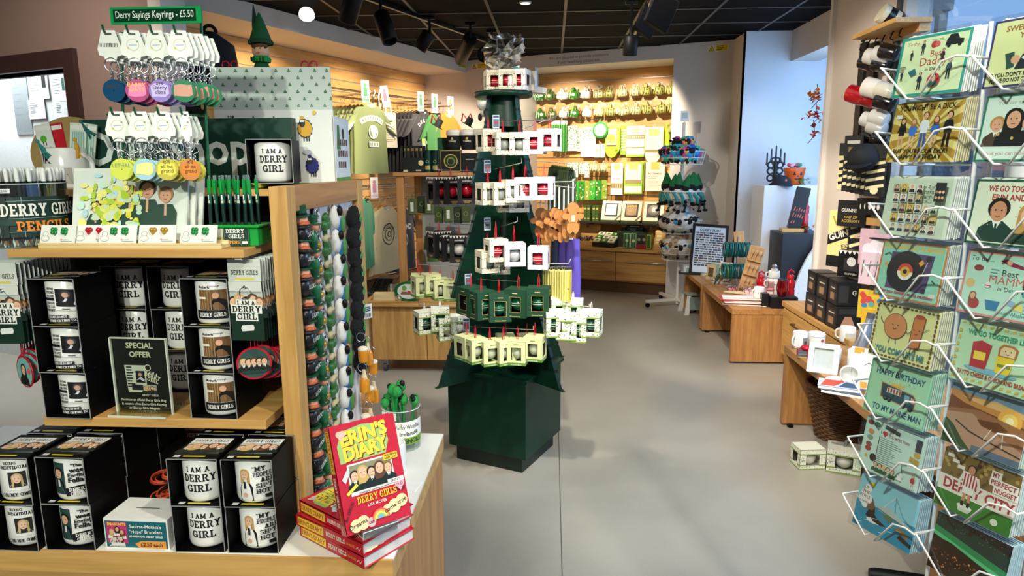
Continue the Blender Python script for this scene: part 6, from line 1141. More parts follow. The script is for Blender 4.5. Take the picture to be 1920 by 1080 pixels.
def pglove(q, w, h): q.rect(-w * .45, -h * .3, w * .3, -.01, ink('e3dfae')); q.rect(-w * .42, -h * .8, w * .3, -h * .33, ink('d9dc9a')); q.circ(-w * .08, -h * .52, w * .28, ink('8aa82a'), 12); q.rect(-w * .3, -h * .72, w * .2, -h * .58, ink('c4d45a')); q.rect(-w * .42, -h * .88, w * .3, -h * .8, ink('5a4a2c'))
t = thing('oven_glove', 'x', 'oven glove')
def glove(col, lab, px, py, pr, s=1.0, trim='7da82a'):
    t = thing('oven_glove', lab, 'oven glove', bw(px, py, .09), TH); k = c(col, .85, bump=.2, scale=90); w = .2 * s; h = .26 * s; m = MB(); m.bx(-w / 2, w / 2, 0, .02, -h, 0, k, .004); m.prism([(-w * .48 + w * .43 + w * .42 * cos(a), -h + w * .55 * min(0, sin(a))) for a in [PI + PI * i / 10 for i in range(11)]], -.02, 0, k, FRONT); m.prism([(w * .3 + w * .17 * cos(a), -h * .95 + w * .3 * min(0, sin(a))) for a in [PI + PI * i / 8 for i in range(9)]], -.02, 0, k, FRONT); q = onfront(m); q.rect(-w / 2, -h, -w * .46, 0, ink(trim)); q.rect(w * .46, -h, w / 2, 0, ink(trim)); pr(q, w * .9, h); part('mitt', m, t)
    m = MB(); m.ring(0, .01, .015, .015, .003, k, 10, 5); part('loop', m, t); return t
bpy.data.objects.remove(t)
glove('9ab83a', 'green oven glove with a cream printed card', 1149, 240, pglove)
hung('green_apron', 'apron', 'folded lime green cloth with white lettering beside the green oven glove', 1170, 236, .09, .36, '8ab832', .05, lambda q, w, h: [q.rect(-.03, -.06 - i * .035, .03, -.045 - i * .035, ink('eef0d2')) for i in range(8)])
def ptow(q, w, h): q.rect(-w * .2, -h * .25, w * .2, -.02, ink('ecd9a0')); q.rect(-w / 2, -h * .42, w / 2, -h * .3, ink('8a7a4a')); [q.circ(-w * .42 + i * w * .12, -h * .36, .012, ink('d9d2a0'), 6) for i in range(8)]; q.rect(-w / 2, -h * .72, w / 2, -h * .68, ink('7a8a3a')); q.rect(-w / 2, -h, w / 2, -h * .93, ink('8fbf2a'))
hung('striped_towel', 'tea towel', 'white tea towel with brown and green borders between the gloves', 1192, 236, .23, .38, 'efe9da', .08, ptow)
glove('efe8d6', 'cream double oven glove edged in green with a printed card', 1227, 238, lambda q, w, h: (q.rect(-w * .3, -h * .35, w * .3, -h * .08, ink('e8cf7a')), q.rect(-w * .5, -h * .98, w * .5, -h * .88, ink('9a8a5a')), q.lines(-w * .3, w * .3, -h * .5, 4, .025, ink('d9d0b8'), .006)), 1.2, '9ac42a')
hung('lime_cloth', 'cloth', 'bright lime cloth hanging beside the cream oven glove', 1252, 232, .06, .36, 'a9cc2c', .06)
# second row
for i, (x, lab) in enumerate(((1068, 'first white dotted key fob pack under the aprons'), (1079, 'second white dotted key fob pack under the aprons'), (1090, 'third white dotted pack, beside the pair of mugs'), (1100, 'fourth white dotted pack, touching the pair of mugs'))): hung('dotted_pack', 'packet', lab, x, 305, .07, .15 + .04 * (i % 2), 'e8e8da', .1, dots('5a8a4a', 25), rough=.5)
for i, x in enumerate((1116, 1133)): MP['cream'].put(bw(x, 303, .14), ('first' if i == 0 else 'second') + ' cream mug of the pair hanging under the round trivet', TH, rot=(0, R(8), TH - R(10)), scale=1.15)
def pcard(t1, t2):
    def f(q, w, h): q.rect(-w * .25, -h * .22, w * .25, -.01, ink('e6cf7a')); q.text(t1, 0, -h * .36, .02, ink('6a6450'), wmax=w * .8); q.text(t2, 0, -h * .5, .02, ink('6a6450'), wmax=w * .8); q.rect(-w / 2, -h * .8, w / 2, -h * .62, ink('b9b08a')); [q.rect(-w * .45 + i * w * .19, -h * .78, -w * .35 + i * w * .19, -h * .65, ink('8a7a4a')) for i in range(5)]
    return f
hung('laugh_towel', 'tea towel', 'white tea towel reading this house and laughs, bottom edge green', 1157, 306, .16, .4, 'e9e6da', .09, pcard('This house', '& laughs'))
def precipe(q, w, h): q.rect(-w * .42, -h * .62, w * .42, -.02, ink('efe8d4')); q.rect(-w * .25, -h * .24, w * .25, -.0, ink('e6c46a')); q.lines(-w * .35, w * .35, -h * .34, 4, .022, ink('b9b29a'), .006); q.rect(-w * .42, -h * .68, w * .42, -h * .56, ink('9a8a5a')); q.rect(-w * .45, -h * .95, w * .45, -h * .75, ink('ece6d2'))
hung('green_edged_apron', 'apron', 'cream apron edged in lime green under the striped towel', 1188, 304, .24, .4, '93bf35', .09, precipe)
hung('lime_folded_cloth', 'cloth', 'folded lime cloth beside the green edged apron', 1205, 302, .05, .38, '9cc43a', .05)
hung('recipe_towel', 'tea towel', 'cream tea towel printed with a recipe, nearest the toy baskets', 1229, 304, .24, .36, 'f1e8d4', .09, lambda q, w, h: (q.rect(-w * .22, -h * .26, w * .22, -.0, ink('e8c462')), q.text('BUTTERMILK', 0, -h * .42, .02, ink('4a453a'), wmax=w * .75), q.lines(-w * .36, w * .36, -h * .5, 6, .022, ink('a9a08a'), .006)))
hung('green_box_pack', 'box', 'dark green card pack behind the toy baskets', 1259, 320, .1, .2, '3f7a2c', .08, lambda q, w, h: q.rect(-w / 2, -.05, w / 2, 0, ink('d9c46a')), th=.05, rough=.5)
# third row: green gift bags
for i in range(6):
    x = 1080 + i * 10.6; hung('gift_bag', 'gift bag', f'shiny green gift bag, {ORD[i]} along the row above the book shelf', x, 340 - .4 * i, .07, .25, ('3fae3a', '2f8a2c', '8aa83a')[i % 3], .1, lambda q, w, h: [q.circ(ru(-w * .4, w * .4), ru(-h * .95, -h * .1), .01, ink(rc(('e9ecd8', '1f5a1c', 'c9d88a', 'b9853a'))), 7) for _ in range(12)], th=.03, rough=.3)
# gift shelf with leaning frames
SZ = bw(1180, 418, .3).z; pA, pB = bw(1072, 418, .3), bw(1250, 418, .3); aA, aB = (pA - CO).dot(U), (pB - CO).dot(U)
t = thing('glass_shelf', 'dark wall shelf carrying green books and boxed plaques', 'shelf', W(0, 0, 0), TH); m = MB(); m.bx(aA, aB, DB - .32, DB - .02, SZ - .02, SZ, c('2a2320', .5)); part('board', m, t); [part('bracket', MB().bx(a_ - .01, a_ + .01, DB - .26, DB - .02, SZ - .08, SZ - .02, c('6a675f', .4)), t) for a_ in (aA + .2, aB - .2)]
for i, (x, lab) in enumerate(((1144, 'boxed plaque on the shelf nearest the green books'), (1182, 'boxed plaque in the middle of the shelf'), (1223, 'boxed plaque on the shelf nearest the toy baskets'))):
    e = bw(x, 416, .3); t = thing('boxed_plaque', 'cream ' + lab, 'plaque', (e.x, e.y, SZ + .03), rot=(R(-20), 0, TH)); m = MB(); m.bx(-.125, .125, 0, .035, 0, .25, c('e7e0bf', .5)); q = onfront(m); q.rect(-.085, .045, .085, .22, ink('2c2a24')); q.poly([(.05, .0), (.125, .08), (.125, .05), (.08, 0)], ink('5f6a3a')); part('box', m, t)
    m = MB(); k = c(('cfccc0', '8a7350', 'c9c6b8')[i], .35, .6, bump=.5, scale=80); m.bx(-.07, .07, -.012, -.002, .06, .205, k, .008) if i != 2 else m.lathe([(.001, 0), (.07, 0), (.07, .01), (.001, .01)], k, 22, M=TR(0, 0, .132) @ ROT('X', 90), cap=False); part('plaque', m, t)
    m = MB(); m.M = Matrix.Rotation(TH, 4, 'Z'); m.bx(-.12, .12, -.02, .1, 0, .028, c('3f4a20', .5)); solo('green_gift_box', m, 'flat dark green box under the ' + lab.replace('boxed plaque', 'plaque'), 'box', (e.x, e.y, SZ + .0005))
for i, x in enumerate((1097, 1103, 1113, 1119)): e = bw(x, 416, .22); m = MB(); m.bx(-.02, .02, 0, .14, 0, .2, c('3f5a22', .5)); q = onfront(m); q.rect(-.014, .15, .014, .17, ink('c9b45a')); q.rect(-.014, .03, .014, .04, ink('c9b45a')); solo('green_book', m, f'green cloth-bound book, {ORD[i]} along the wall shelf', 'book', (e.x, e.y, SZ + .0005), TH)
e = bw(1083, 416, .22); m = MB(); m.bx(-.06, .04, 0, .12, 0, .06, c('c9b79a', .5)); solo('cream_box', m, 'low cream box on the wall shelf beside the green books', 'box', (e.x, e.y, SZ + .0005), TH)
# drawer units
CH = .52
def bu(px): return (atb(px, 480, 0.0) - CO).dot(U)
u0, u1, u2 = bu(1040), bu(1152), bu(1300)
t = thing('drawer_worktop', 'continuous oak worktop over the drawer units at the back wall', 'worktop', (0, 0, 0)); t.matrix_world = WF
m = MB(); m.bx(u0, u2, .02, DB, CH, CH + .03, oak('X'), .002); part('board', m, t)
for a_, b_, lab in ((u0, u1, 'oak drawer unit with a long bar handle nearest the tree'), (u1 + .003, u2, 'oak drawer unit with a long bar handle beside the toy baskets')):
    t = thing('drawer_unit', lab, 'cabinet', W(0, 0, 0), TH); m = MB(); m.bx(a_, b_, .07, DB, .14, CH, oakd('X')); part('carcass', m, t); m = MB(); m.bx(a_ + .004, b_ - .004, .05, .07, .16, CH - .01, oak('X'), .001); d = part('drawer', m, t); m = MB(); hx = (a_ + b_) / 2; m.tube([(hx - .36, .05, CH - .12), (hx - .36, .02, CH - .12), (hx + .36, .02, CH - .12), (hx + .36, .05, CH - .12)], .007, CHROME, 6); part('handle', m, d); m = MB(); m.bx(a_, b_, .1, DB, 0, .14, c('5a3f22', .6)); part('plinth', m, t)
WZ = CH + .0305
def onw(px, b_, z=WZ): p = atb(px, 470, b_); return Vector((p.x, p.y, z))
t = thing('bead_crate', 'slanted wooden crate of dark beads on the worktop nearest the tree', 'crate', onw(1098, .22), TH); m = MB(); m.bx(-.14, .14, 0, .2, 0, .05, oak('X')); m.bx(-.14, .14, .16, .2, .05, .26, oak('X')); m.bx(-.14, -.13, 0, .2, .05, .2, oak('Y')); part('crate', m, t)
m = MB()
for i in range(70): m.ball(ru(-.12, .12), ru(.03, .15), .06 + ru(0, .05), .012, .012, .012, c(rc(('2a1c1a', '4a3a34', '8a7a6a')), .4), 6, 4)
o = m.build('bead_fill', t); o['kind'] = 'stuff'
t = thing('coaster_box', 'sloping counter box of green and cream soap packs on the worktop', 'display box', onw(1130, .14), TH - R(8)); m = MB(); m.prism([(0, 0), (.22, 0), (.22, .16), (0, .05)], -.15, .15, c('16201a', .5), Matrix(((0, 0, 1, 0), (1, 0, 0, 0), (0, 1, 0, 0), (0, 0, 0, 1)))); part('box', m, t)
for i in range(3):
    for j in range(3): m = MB(); m.M = TR(-.1 + i * .1, .01 + j * .07, .056 + j * .035) @ ROT('X', 27); m.bx(-.044, .044, 0, .07, 0, .016, c(('dfe0b8', '3f7a2c', 'e9e6cf')[(i + j) % 3], .4)); q = ontop(m, 0, 0, .016); q.circ(0, .035, .02, ink('6a8a3a' if (i + j) % 3 != 1 else 'cfd8a0'), 10); part('soap_pack', m, t)
for i, (px, b_, w, h, hx, lab) in enumerate(((1163, .25, .1, .2, '26301f', 'dark patterned box behind the soap packs on the worktop'), (1175, .12, .09, .2, '1d5a44', 'first teal green box in the middle of the worktop'), (1187, .12, .08, .2, '1f6048', 'second teal green box, touching the first'), (1202, .12, .13, .19, '20241f', 'dark box with a red foot and two round emblems on the worktop'), (1216, .12, .06, .19, '2f5a1a', 'narrow green box framed in yellow on the worktop'))):
    m = MB(); m.bx(-w / 2, w / 2, 0, .1, 0, h, c(hx, .4)); q = onfront(m); g = ink('cfd8a0' if i != 4 else 'd9d23a')
    q.line([(-w * .42, .012), (w * .42, .012), (w * .42, h - .012), (-w * .42, h - .012), (-w * .42, .012)], .005, g if i in (1, 2, 4) else ink('5a5a44'))
    if i in (1, 2): q.line([(0, .02), (0, h - .02)], .004, g); q.circ(0, h * .5, .02, g, 8)
    if i == 3: q.rect(-w / 2, .0, w / 2, .06, ink('8a1f22')); q.circ(-.03, .12, .02, ink('8a8a6a'), 10); q.circ(.03, .12, .02, ink('8a8a6a'), 10)
    solo('gift_box', m, lab, 'box', onw(px, b_), TH)
m = MB(); m.bx(-.1, .1, 0, .004, 0, .12, c('15191a', .4)); q = onfront(m); q.rect(-.06, .06, .06, .07, ink('d9d9cc')); q.lines(-.06, .06, .035, 2, .015, ink('9a9a8c'), .005); solo('chalk_sign', m, 'small dark sign standing behind the boxes on the worktop', 'sign', onw(1189, .34, WZ + .19), TH); m = MB(); m.bx(-.12, .12, 0, .1, 0, .19, c('1c2a20', .5)); solo('dark_riser', m, 'dark riser block under the small dark sign', 'riser', onw(1189, .32), TH)
for i, (px, lab) in enumerate(((1172, 'first dark round tin on the riser behind the teal boxes'), (1208, 'second dark round tin behind the red footed box'))): m = MB(); m.cyl(.05, 0, .24, c('2a2f24', .3), 18); m.cyl(.052, .235, .25, c('b9b08a', .3, .5), 18); solo('round_tin', m, lab, 'tin', onw(px, .48 if i == 0 else .48), TH)
t = thing('wooden_holder', 'light wooden tiered holder of little packs at the end of the worktop', 'holder', onw(1233, .2), TH); m = MB(); m.bx(-.07, .07, 0, .18, 0, .06, oak('X')); m.bx(-.06, .06, .1, .18, .06, .22, pale, .01); part('stand', m, t)
for j in range(3): m = MB(); m.bx(-.05, .05, .01 + j * .03, .025 + j * .03, .06, .1 + j * .04, c('d9b45a', .5)); q = onfront(m, 0, .01 + j * .03, 0); q.rect(-.03, .07, .03, .09 + j * .04, ink('f0e2b0')); part('pack', m, t)
# ================================================================ toy stand with wire baskets
sp = at(1284, 545, 7.66); SX, SY = sp.x - .09, 7.62
t = thing('basket_stand', 'white wire stand of half-round toy baskets beside the back wall', 'display stand', (SX, SY, 0)); m = MB(); m.cyl(.018, .02, 2.02, METW, 10); part('pole', m, t)
for a in (200, 290, 20, 110): m = MB(); m.M = Matrix.Rotation(R(a), 4, 'Z'); m.box(.2, 0, .07, .38, .035, .03, METW); m.cyl(.025, -.012, .012, BLACK, 10, TR(.37, 0, .027) @ ROT('X', 90)); part('foot', m, t)
BZs = [(at(1292, 296, SY - .2).z, .245), (at(1287, 372, SY - .2).z, .235), (at(1280, 427, SY - .2).z, .235), (at(1272, 478, SY - .2).z, .22)]
for z, r in BZs:
    m = MB(); h = .14
    for zz, rr in ((z + h * .5, r), (z, r * .92), (z - h * .5, r * .85)): m.ring(0, 0, zz, rr, .005, METW, 28, 5, plane='XY')
    for i in range(26): a = 2 * PI * i / 26; m.tube([(r * cos(a), r * sin(a), z + h * .5), (r * .85 * cos(a), r * .85 * sin(a), z - h * .5), (0, 0, z - h * .5)], .0028, METW, 4)
    part('basket', m, t)
FUZZ = {}
def plush(kind, seed):
    r2 = random.Random(seed); t = thing('plush_sheep', 'x', 'soft toy')
    if kind == 'rainbow':
        m = MB()
        for i in range(16): a, b_ = r2.uniform(0, 2 * PI), r2.uniform(-.9, .9); m.ball(.05 * cos(a) * cos(b_), .045 * sin(a) * cos(b_), .05 * sin(b_), .03, .03, .03, c(r2.choice(('2fa4dc', '9a48d0', 'e84a9c', '3cc8a0', 'c4e04a', '3a60e4', 'f0a03c')), .95, bump=.5, scale=150), 8, 6, rough=.12)
        part('fleece', m, t); face = c('0c0c0e', .8)
    else:
        k = c({'white': 'e9e6de', 'tan': 'c4b08e', 'grey': 'cfc9bd'}[kind], .95, bump=.8, scale=150); m = MB(); m.ball(0, 0, 0, .075, .065, .075, k, 16, 12, rough=.13); part('fleece', m, t); face = c('0c0c0e', .8) if kind != 'tan' else c('8a6a48', .8)
    m = MB(); m.ball(-.015, -.06, .02, .019, .02, .024, face, 10, 8); [m.ball(-.015 + s * .034, -.055, .034, .016, .009, .009, face, 8, 5) for s in (-1, 1)]; part('head', m, t)
    m = MB(); [m.ball(-.015 + s * .011, -.086, .03, .006, .004, .007, c('e9e9e4', .4), 7, 5) for s in (-1, 1)]; part('eyes', m, t) if 0 else None
    m = MB(); m.ball(.03, -.045, -.062, .011, .014, .01, face, 8, 6); part('foot', m, t); m = MB(); m.ball(-.04, -.045, -.062, .011, .014, .01, face, 8, 6); part('foot', m, t)
    if kind == 'white': m = MB(); m.box(.03, -.078, .03, .034, .006, .022, c('3f9ac4', .5), ROT('Z', 20), .003); part('blue_tag', m, t)
    return Proto(t)
RB = [plush('rainbow', i) for i in range(3)]; WS = plush('white', 5); TS = plush('tan', 6); GS = plush('grey', 7)
def fill(protos, z, r, names, n, dz, face):
    for i in range(n):
        a = R(180 + 360 * i / max(n - 1, 1) * .5) if i < n * .65 else R(ru(0, 360)); rr = r * (.62 if i < n * .65 else .2)
        P_ = protos[i % len(protos)]; P_.put((SX + rr * cos(a), SY + rr * sin(a), z + dz + (.09 if i >= n * .65 else 0)), names(i), rot=(R(ru(-15, 15)), R(ru(-15, 15)), a + PI / 2 + R(ru(-20, 20))), scale=1.4)
fill(RB, BZs[0][0], .24, lambda i: f'rainbow fleece toy sheep, {ORD[i]} around the top basket', 12, .05, 0)
fill([WS, GS], BZs[2][0], .23, lambda i: f'{"white" if i % 2 == 0 else "greyish"} fleece toy sheep, {ORD[i]} around the third basket', 8, .045, 0)
fill([TS, WS], BZs[3][0], .2, lambda i: f'{"tan" if i % 2 == 0 else "white"} fleece toy sheep, {ORD[i]} around the lowest basket', 7, .06, 0)
t = thing('plush_leprechaun', 'x', 'soft toy'); m = MB(); m.ball(0, 0, 0, .04, .035, .05, c('e4e0d6', .9, bump=.5, scale=150), rough=.08); part('body', m, t); m = MB(); m.ball(0, -.01, .065, .03, .028, .03, c('14110f', .9)); part('head', m, t); m = MB(); m.lathe([(.04, .075), (.03, .1), (.012, .15), (.001, .17)], c('0f6a35', .85), 12); part('green_hat', m, t)
m = MB(); m.ball(.03, -.035, -.06, .014, .03, .012, BLACK); part('foot', m, t); m = MB(); m.ball(-.03, -.035, -.06, .014, .03, .012, BLACK); part('foot', m, t); m = MB(); m.tube([(-.03, -.03, .02), (0, -.045, -.01), (.02, -.04, -.05)], .012, c('2f8f88', .85), 6); part('scarf', m, t); LP = Proto(t)
for i in range(9):
    a = R(185 + i * 20); LP.put((SX + .17 * cos(a), SY + .17 * sin(a), BZs[1][0] + .02 + .02 * (i % 2)), f'black-faced toy in a green pointed hat, {ORD[i]} around the second basket', rot=(0, R(ru(-16, 16)), a + PI / 2), scale=1.45)
for i in range(5):
    a = R(190 + i * 40); m = MB(); m.tube([(0, 0, 0), (.01, 0, -.05), (-.01, -.01, -.1)], .012, c(('1c2f2a', '1f6a5a', '141414')[i % 3], .8), 6); m.ball(-.01, -.015, -.115, .016, .03, .014, BLACK); solo('dangling_leg', m, f'dangling dark toy leg, {ORD[i]} around the rim of the second basket', 'soft toy leg', (SX + .245 * cos(a), SY + .245 * sin(a), BZs[1][0] - .02), a + PI / 2)
m = MB(); m.bx(-.045, .045, -.003, .003, 0, .11, c('e9e6df', .4)); q = onfront(m, 0, -.003, 0); q.rect(-.03, .03, .03, .09, ink('b9c4c0')); m.cyl(.004, -.12, 0, METW, 6); solo('stand_header', m, 'small white card on top of the basket stand pole', 'card', (SX, SY - .03, 2.03), 0)
# ================================================================ low oak benches along the shop window side
def bench(name, lab, x0, x1, y0, y1, h, panel_far=True, th=.045):
    t = thing(name, lab, 'bench', (0, 0, 0)); m = MB(); m.bx(x0, x1, y0, y1, h - th, h, oakd('Y'), .002); part('top', m, t)
    m = MB(); m.bx(x0 + .004, x1 - .004, y0 + .004, y0 + .045, .015, h - th, oakd('Z'), .001); part('end_panel', m, t)
    m = MB(); m.bx(x0 + .004, x1 - .004, y1 - .045, y1 - .004, .015, h - th, oakd('Z'), .001); part('end_panel', m, t)
    m = MB(); m.bx(x1 - .04, x1 - .02, y0 + .045, y1 - .045, .015, h - th, c('4a3018', .6)); part('back_panel', m, t)
    for x in (x0 + .05, x1 - .05):
        for y in (y0 + .06, y1 - .06): m = MB(); m.cyl(.02, 0, .016, BLACK, 10, TR(x, y, 0)); part('foot', m, t)
TH1 = .45
bench('display_bench', 'low oak display bench carrying the red bottles and folded towels', 1.435, 2.0, 5.345, 6.44, TH1)
bench('display_bench', 'low oak display bench behind the first one, beside the toy stand', 1.43, 1.95, 6.46, 7.3, TH1)
def ob(px, py, z=TH1, Y=None):
    p = atz(px, py, z)
    if Y or p.y > 7.15: p = at(px, py, Y or 7.1)
    return Vector((p.x, p.y, z + .0005))
# framed pub print and small frames
p = ob(1330, 496); t = thing('framed_print', 'tall black framed typographic print leaning at the far end of the bench', 'picture', (at(1326, 480, 7.0).x, 6.98, TH1 + .0005), rot=(R(-14), R(4), R(-6))); m = MB(); w, h = .36, .53; [m.bx(*b_, BLACK) for b_ in ((-w / 2, w / 2, 0, .02, 0, .025), (-w / 2, w / 2, 0, .02, h - .025, h), (-w / 2, -w / 2 + .025, 0, .02, .025, h - .025), (w / 2 - .025, w / 2, 0, .02, .025, h - .025))]; part('frame', m, t)
m = MB(); m.bx(-w / 2 + .02, w / 2 - .02, .008, .015, .02, h - .02, c('c9d2d9', .4)); q = onfront(m, 0, .008, 0); q.text('DERRY PUBS', 0, h - .075, .026, ink('2b3036'), bold=.02, wmax=.26)
for i in range(15): 
    x = -.14
    while x < .13: wd = ru(.02, .05); q.rect(x, h - .1 - i * .024, min(x + wd, .145), h - .084 - i * .024, ink(rc(('2b2f36', '3a3236', '6a5a30', '5a2a30', '4a5058', '8a8a88')))); q.dn(); x += wd + .006
part('print', m, t)
t = thing('clear_gift_box', 'small clear gift box with a green trinket at the end of the bench', 'box', ob(1290, 496, Y=7.05), R(-10)); m = MB(); m.bx(-.05, .05, 0, .06, 0, .1, glass('e6f0f2', .7)); part('box', m, t); m = MB(); m.bx(-.035, .035, .015, .04, .01, .08, c('dfe6e6', .4)); m.box(0, .01, .045, .03, .005, .04, c('1f7a4a', .4)); part('trinket', m, t)
for i, (px, py, sx, sy, hx, lab) in enumerate(((1292, 492, .1, .06, '1a2228', 'flat dark framed card lying at the far corner of the bench'), (1310, 505, .06, .05, '5a1f22', 'dark red tin lying on the bench'), (1322, 516, .05, .05, 'c9bd9a', 'small cream bottle pack lying on the bench'), (1345, 532, .05, .03, 'b9b9b4', 'small silver pack near the bench edge'))):
    m = MB(); m.bx(-sx, sx, -sy, sy, 0, .02, c(hx, .3), .003); q = ontop(m, 0, 0, .02); q.rect(-sx * .8, -sy * .8, sx * .8, sy * .8, ink('9fb3bf' if i == 0 else '2a2220' if i == 1 else 'e6e0cf')); q.lines(-sx * .6, sx * .6, sy * .4, 3, .02, ink('55606a'), .004); solo('flat_card', m, lab, 'card', ob(px, py), R(ru(-20, 20)))
# small canvases standing in a row
for i in range(8): m = MB(); m.M = ROT('X', -8); m.bx(-.05, .05, 0, .012, 0, .15 + .01 * (i % 3), c(('c9b28a', '8aa9a0', 'd9d6c2', '5a7a78', 'b98a5a', 'dfe0d0', '7a8a6a', 'c2c9c0')[i], .5)); q = onfront(m); q.rect(-.03, .03, .03, .12, ink(('5a4a2a', 'dfe6dc', '4a7a5a', 'c9cfc0')[i % 4])); solo('small_print', m, f'small pictured block, {ORD[i]} along the row before the pub print', 'print', ob(1332 + i * 6, 500, Y=6.72 + .02 * (i % 2)), R(-50 + i * 4))
# bangle stand
t = thing('bangle_stand', 'wire two tier stand for teal bangles on the bench', 'stand', ob(1380, 505, Y=6.3)); X0, Y0, Z0 = t.location; m = MB(); m.cyl(.06, 0, .008, CHROME, 16); m.cyl(.006, 0, .47, CHROME, 8); part('pole', m, t)
for z in (.21, .41): m = MB(); m.tube([(-.13, 0, z), (.13, 0, z)], .008, CHROME, 8); [m.ring(s * .13, 0, z, .022, .002, CHROME, 12, 4, plane='YZ') for s in (-1, 1)]; part('arm', m, t)
bng = [c('0f5f5c', .3, .2), c('147872', .3, .2), c('1f4a4a', .3, .2), c('7a8a2c', .3, .2)]; BG = {}
for r_, z in enumerate((.41, .21)):
    for i in range(15):
        k = (i * 7 + r_) % 4 if i % 5 == 2 else i % 3
        if k not in BG: m = MB(); m.ring(0, 0, 0, .066, .007, bng[k], 22, 6, plane='YZ'); BG[k] = Proto(solo('bangle', m, 'x', 'bangle'))
        BG[k].put((X0 - .112 + i * .016, Y0, TH1 + z - .057), f'teal and green bangle, {ORD[i]} along the {"upper" if r_ == 0 else "lower"} arm of the bangle stand', rot=(0, R(ru(-6, 6)), R(ru(-6, 6))))
# carved spoon board
p = ob(1398, 514, Y=6.02); t = thing('spoon_board', 'tilted wooden board of carved wooden spoons beside the bangle stand', 'board', p, rot=(R(-10), R(14), R(-8))); m = MB(); m.bx(-.065, .065, 0, .012, 0, .43, wood('d3a874', 'b58550', 'Z'), .008); part('board', m, t)
for j, z in enumerate((.03, .16, .29)): m = MB(); m.bx(-.06, .06, -.03, 0, z, z + .012, oak('X')); part('ledge', m, t)
for j in range(3):
    for i in range(3): m = MB(); m.M = TR(-.036 + i * .036, -.018, .045 + j * .13); k = wood('d9b27e', 'b98a55', 'Z'); m.ball(0, 0, .065, .014, .006, .022, k, 10, 6); m.box(0, 0, .02, .008, .006, .05, k); part('spoon', m, t)
m = MB(); m.bx(-.05, .05, 0, .012, 0, .5, wood('cc9f6a', 'a97a48', 'Z'), .02); solo('chopping_board', m, 'small wooden paddle board standing behind the bangle stand', 'board', ob(1396, 505, Y=6.5), rot=(R(-10), R(-6), 0), ); C.objects[-1].location.z = TH1 + .005
for i, (px, py, s, lab) in enumerate(((1348, 500, 1, 'dark carved spoon leaning beside the bangles'), (1340, 506, .8, 'small green leaf trinket lying by the bangle stand'))): m = MB(); m.ball(0, 0, .08, .02, .01, .04, c(('7a4a2a', '2a4a2c')[i], .5), 10, 8); m.tube([(0, 0, .0), (0, 0, .05)], .006, c(('7a4a2a', '2a4a2c')[i], .5), 6); solo('carved_spoon', m, lab, 'spoon', ob(px, py, Y=6.45), rot=(0, R(25), 0), ) 
# wire basket of cards
p = ob(1352, 526); t = thing('wire_basket', 'shallow black wire basket of flat packs on the bench', 'basket', p, R(-25)); m = MB()
for z, s in ((.0, .85), (.05, 1)): m.tube([(-.1 * s, -.07 * s, z), (.1 * s, -.07 * s, z), (.1 * s, .07 * s, z), (-.1 * s, .07 * s, z)], .002, BLACK, 4, closed=True)
for i in range(9): x = -.1 + i * .025; m.tube([(x, -.07, .05), (x * .85, -.06, 0), (x * .85, .06, 0), (x, .07, .05)], .0013, BLACK, 4)
part('wire_frame', m, t)
for i, hx in enumerate(('d9c9a9', 'e6e0d0', 'b9b3a0', 'cfc0a0')): m = MB(); m.bx(-.07, .07, -.045, .045, 0, .01, c(hx, .4)); solo('flat_pack', m, f'pale flat pack, {ORD[i]} from the bottom in the black wire basket', 'pack', (p.x, p.y, p.z + .004 + i * .0105), R(-25 + ru(-12, 12)))
# towels, spoons, clear bags
for i in range(6):
    p = ob(1392 - i * 2, 566 - (i // 3) * 3); m = MB(); k = c(('e9e2d6', 'b3202f', 'efe8dc', 'e6dccf', 'c23a44', 'f0ebe0')[i], .8, bump=.2, scale=90); m.bx(-.17, .17, -.09, .09, 0, .009, k, .004); q = ontop(m, 0, 0, .009); [q.rect(-.17, -.07 + j * .035, .17, -.06 + j * .035, ink('c2303c')) for j in range(2 if i in (0, 2) else 0)]
    if i == 5: q.rect(-.17, .05, .17, .066, ink('c2303c')); q.rect(-.17, -.066, .17, -.055, ink('c2303c'))
    solo('folded_towel', m, f'folded red and white tea towel, {ORD[i]} from the bottom of the bench edge pile', 'tea towel', (1.575 + ru(-.015, .015), 5.56 + ru(-.015, .015), TH1 + .0005 + i * .0095), R(-8 + ru(-7, 7)))
for i in range(7):
    p = ob(1368 + (i % 3) * 12, 542 - i * 2.5); t = thing('wrapped_spoon', f'wooden spoon wrapped in red and white check, {ORD[i]} in the heap behind the towels', 'spoon', (p.x, 5.78 + i * .035, TH1 + .012 + (i % 2) * .018), R(-14 + ru(-18, 18))); m = MB(); m.tube([(-.15, 0, 0), (-.02, 0, 0)], .009, c('d9bd8a', .6), 7); m.ball(-.16, 0, 0, .03, .02, .01, c('d9bd8a', .6), 10, 6); part('spoon', m, t); m = MB(); m.tube([(-.02, 0, 0), (.05, 0, .002), (.09, 0, .004)], [.022, .026, .018], c('e3c3c0', .5), 8); [m.ring(-.01 + j * .028, 0, .0, .0245, .003, c('c24a52', .5), 10, 4, plane='YZ') for j in range(3)]; part('check_wrap', m, t)
for i, (dx, dy, lab) in enumerate(((.0, .3, 'clear bag of red and white sweets behind the spoons'), (.12, .38, 'second clear bag of red and white sweets beside the red bottle'), (.1, .16, 'crumpled clear bag over the spoons'))):
    t = thing('sweet_bag', lab, 'bag', (1.62 + dx, 5.75 + dy, TH1 + .001)); part('clear_film', crumple('b', .06, .05, .09, 11 + i, glass('f6eeee', .7, .06)), t); m = MB(); [m.ball(ru(-.035, .035), ru(-.03, .03), ru(.015, .05), .014, .014, .014, c(rc(('c23a44', 'efe6e2', 'd98a90')), .4), 7, 5) for _ in range(12)]; part('sweets', m, t)
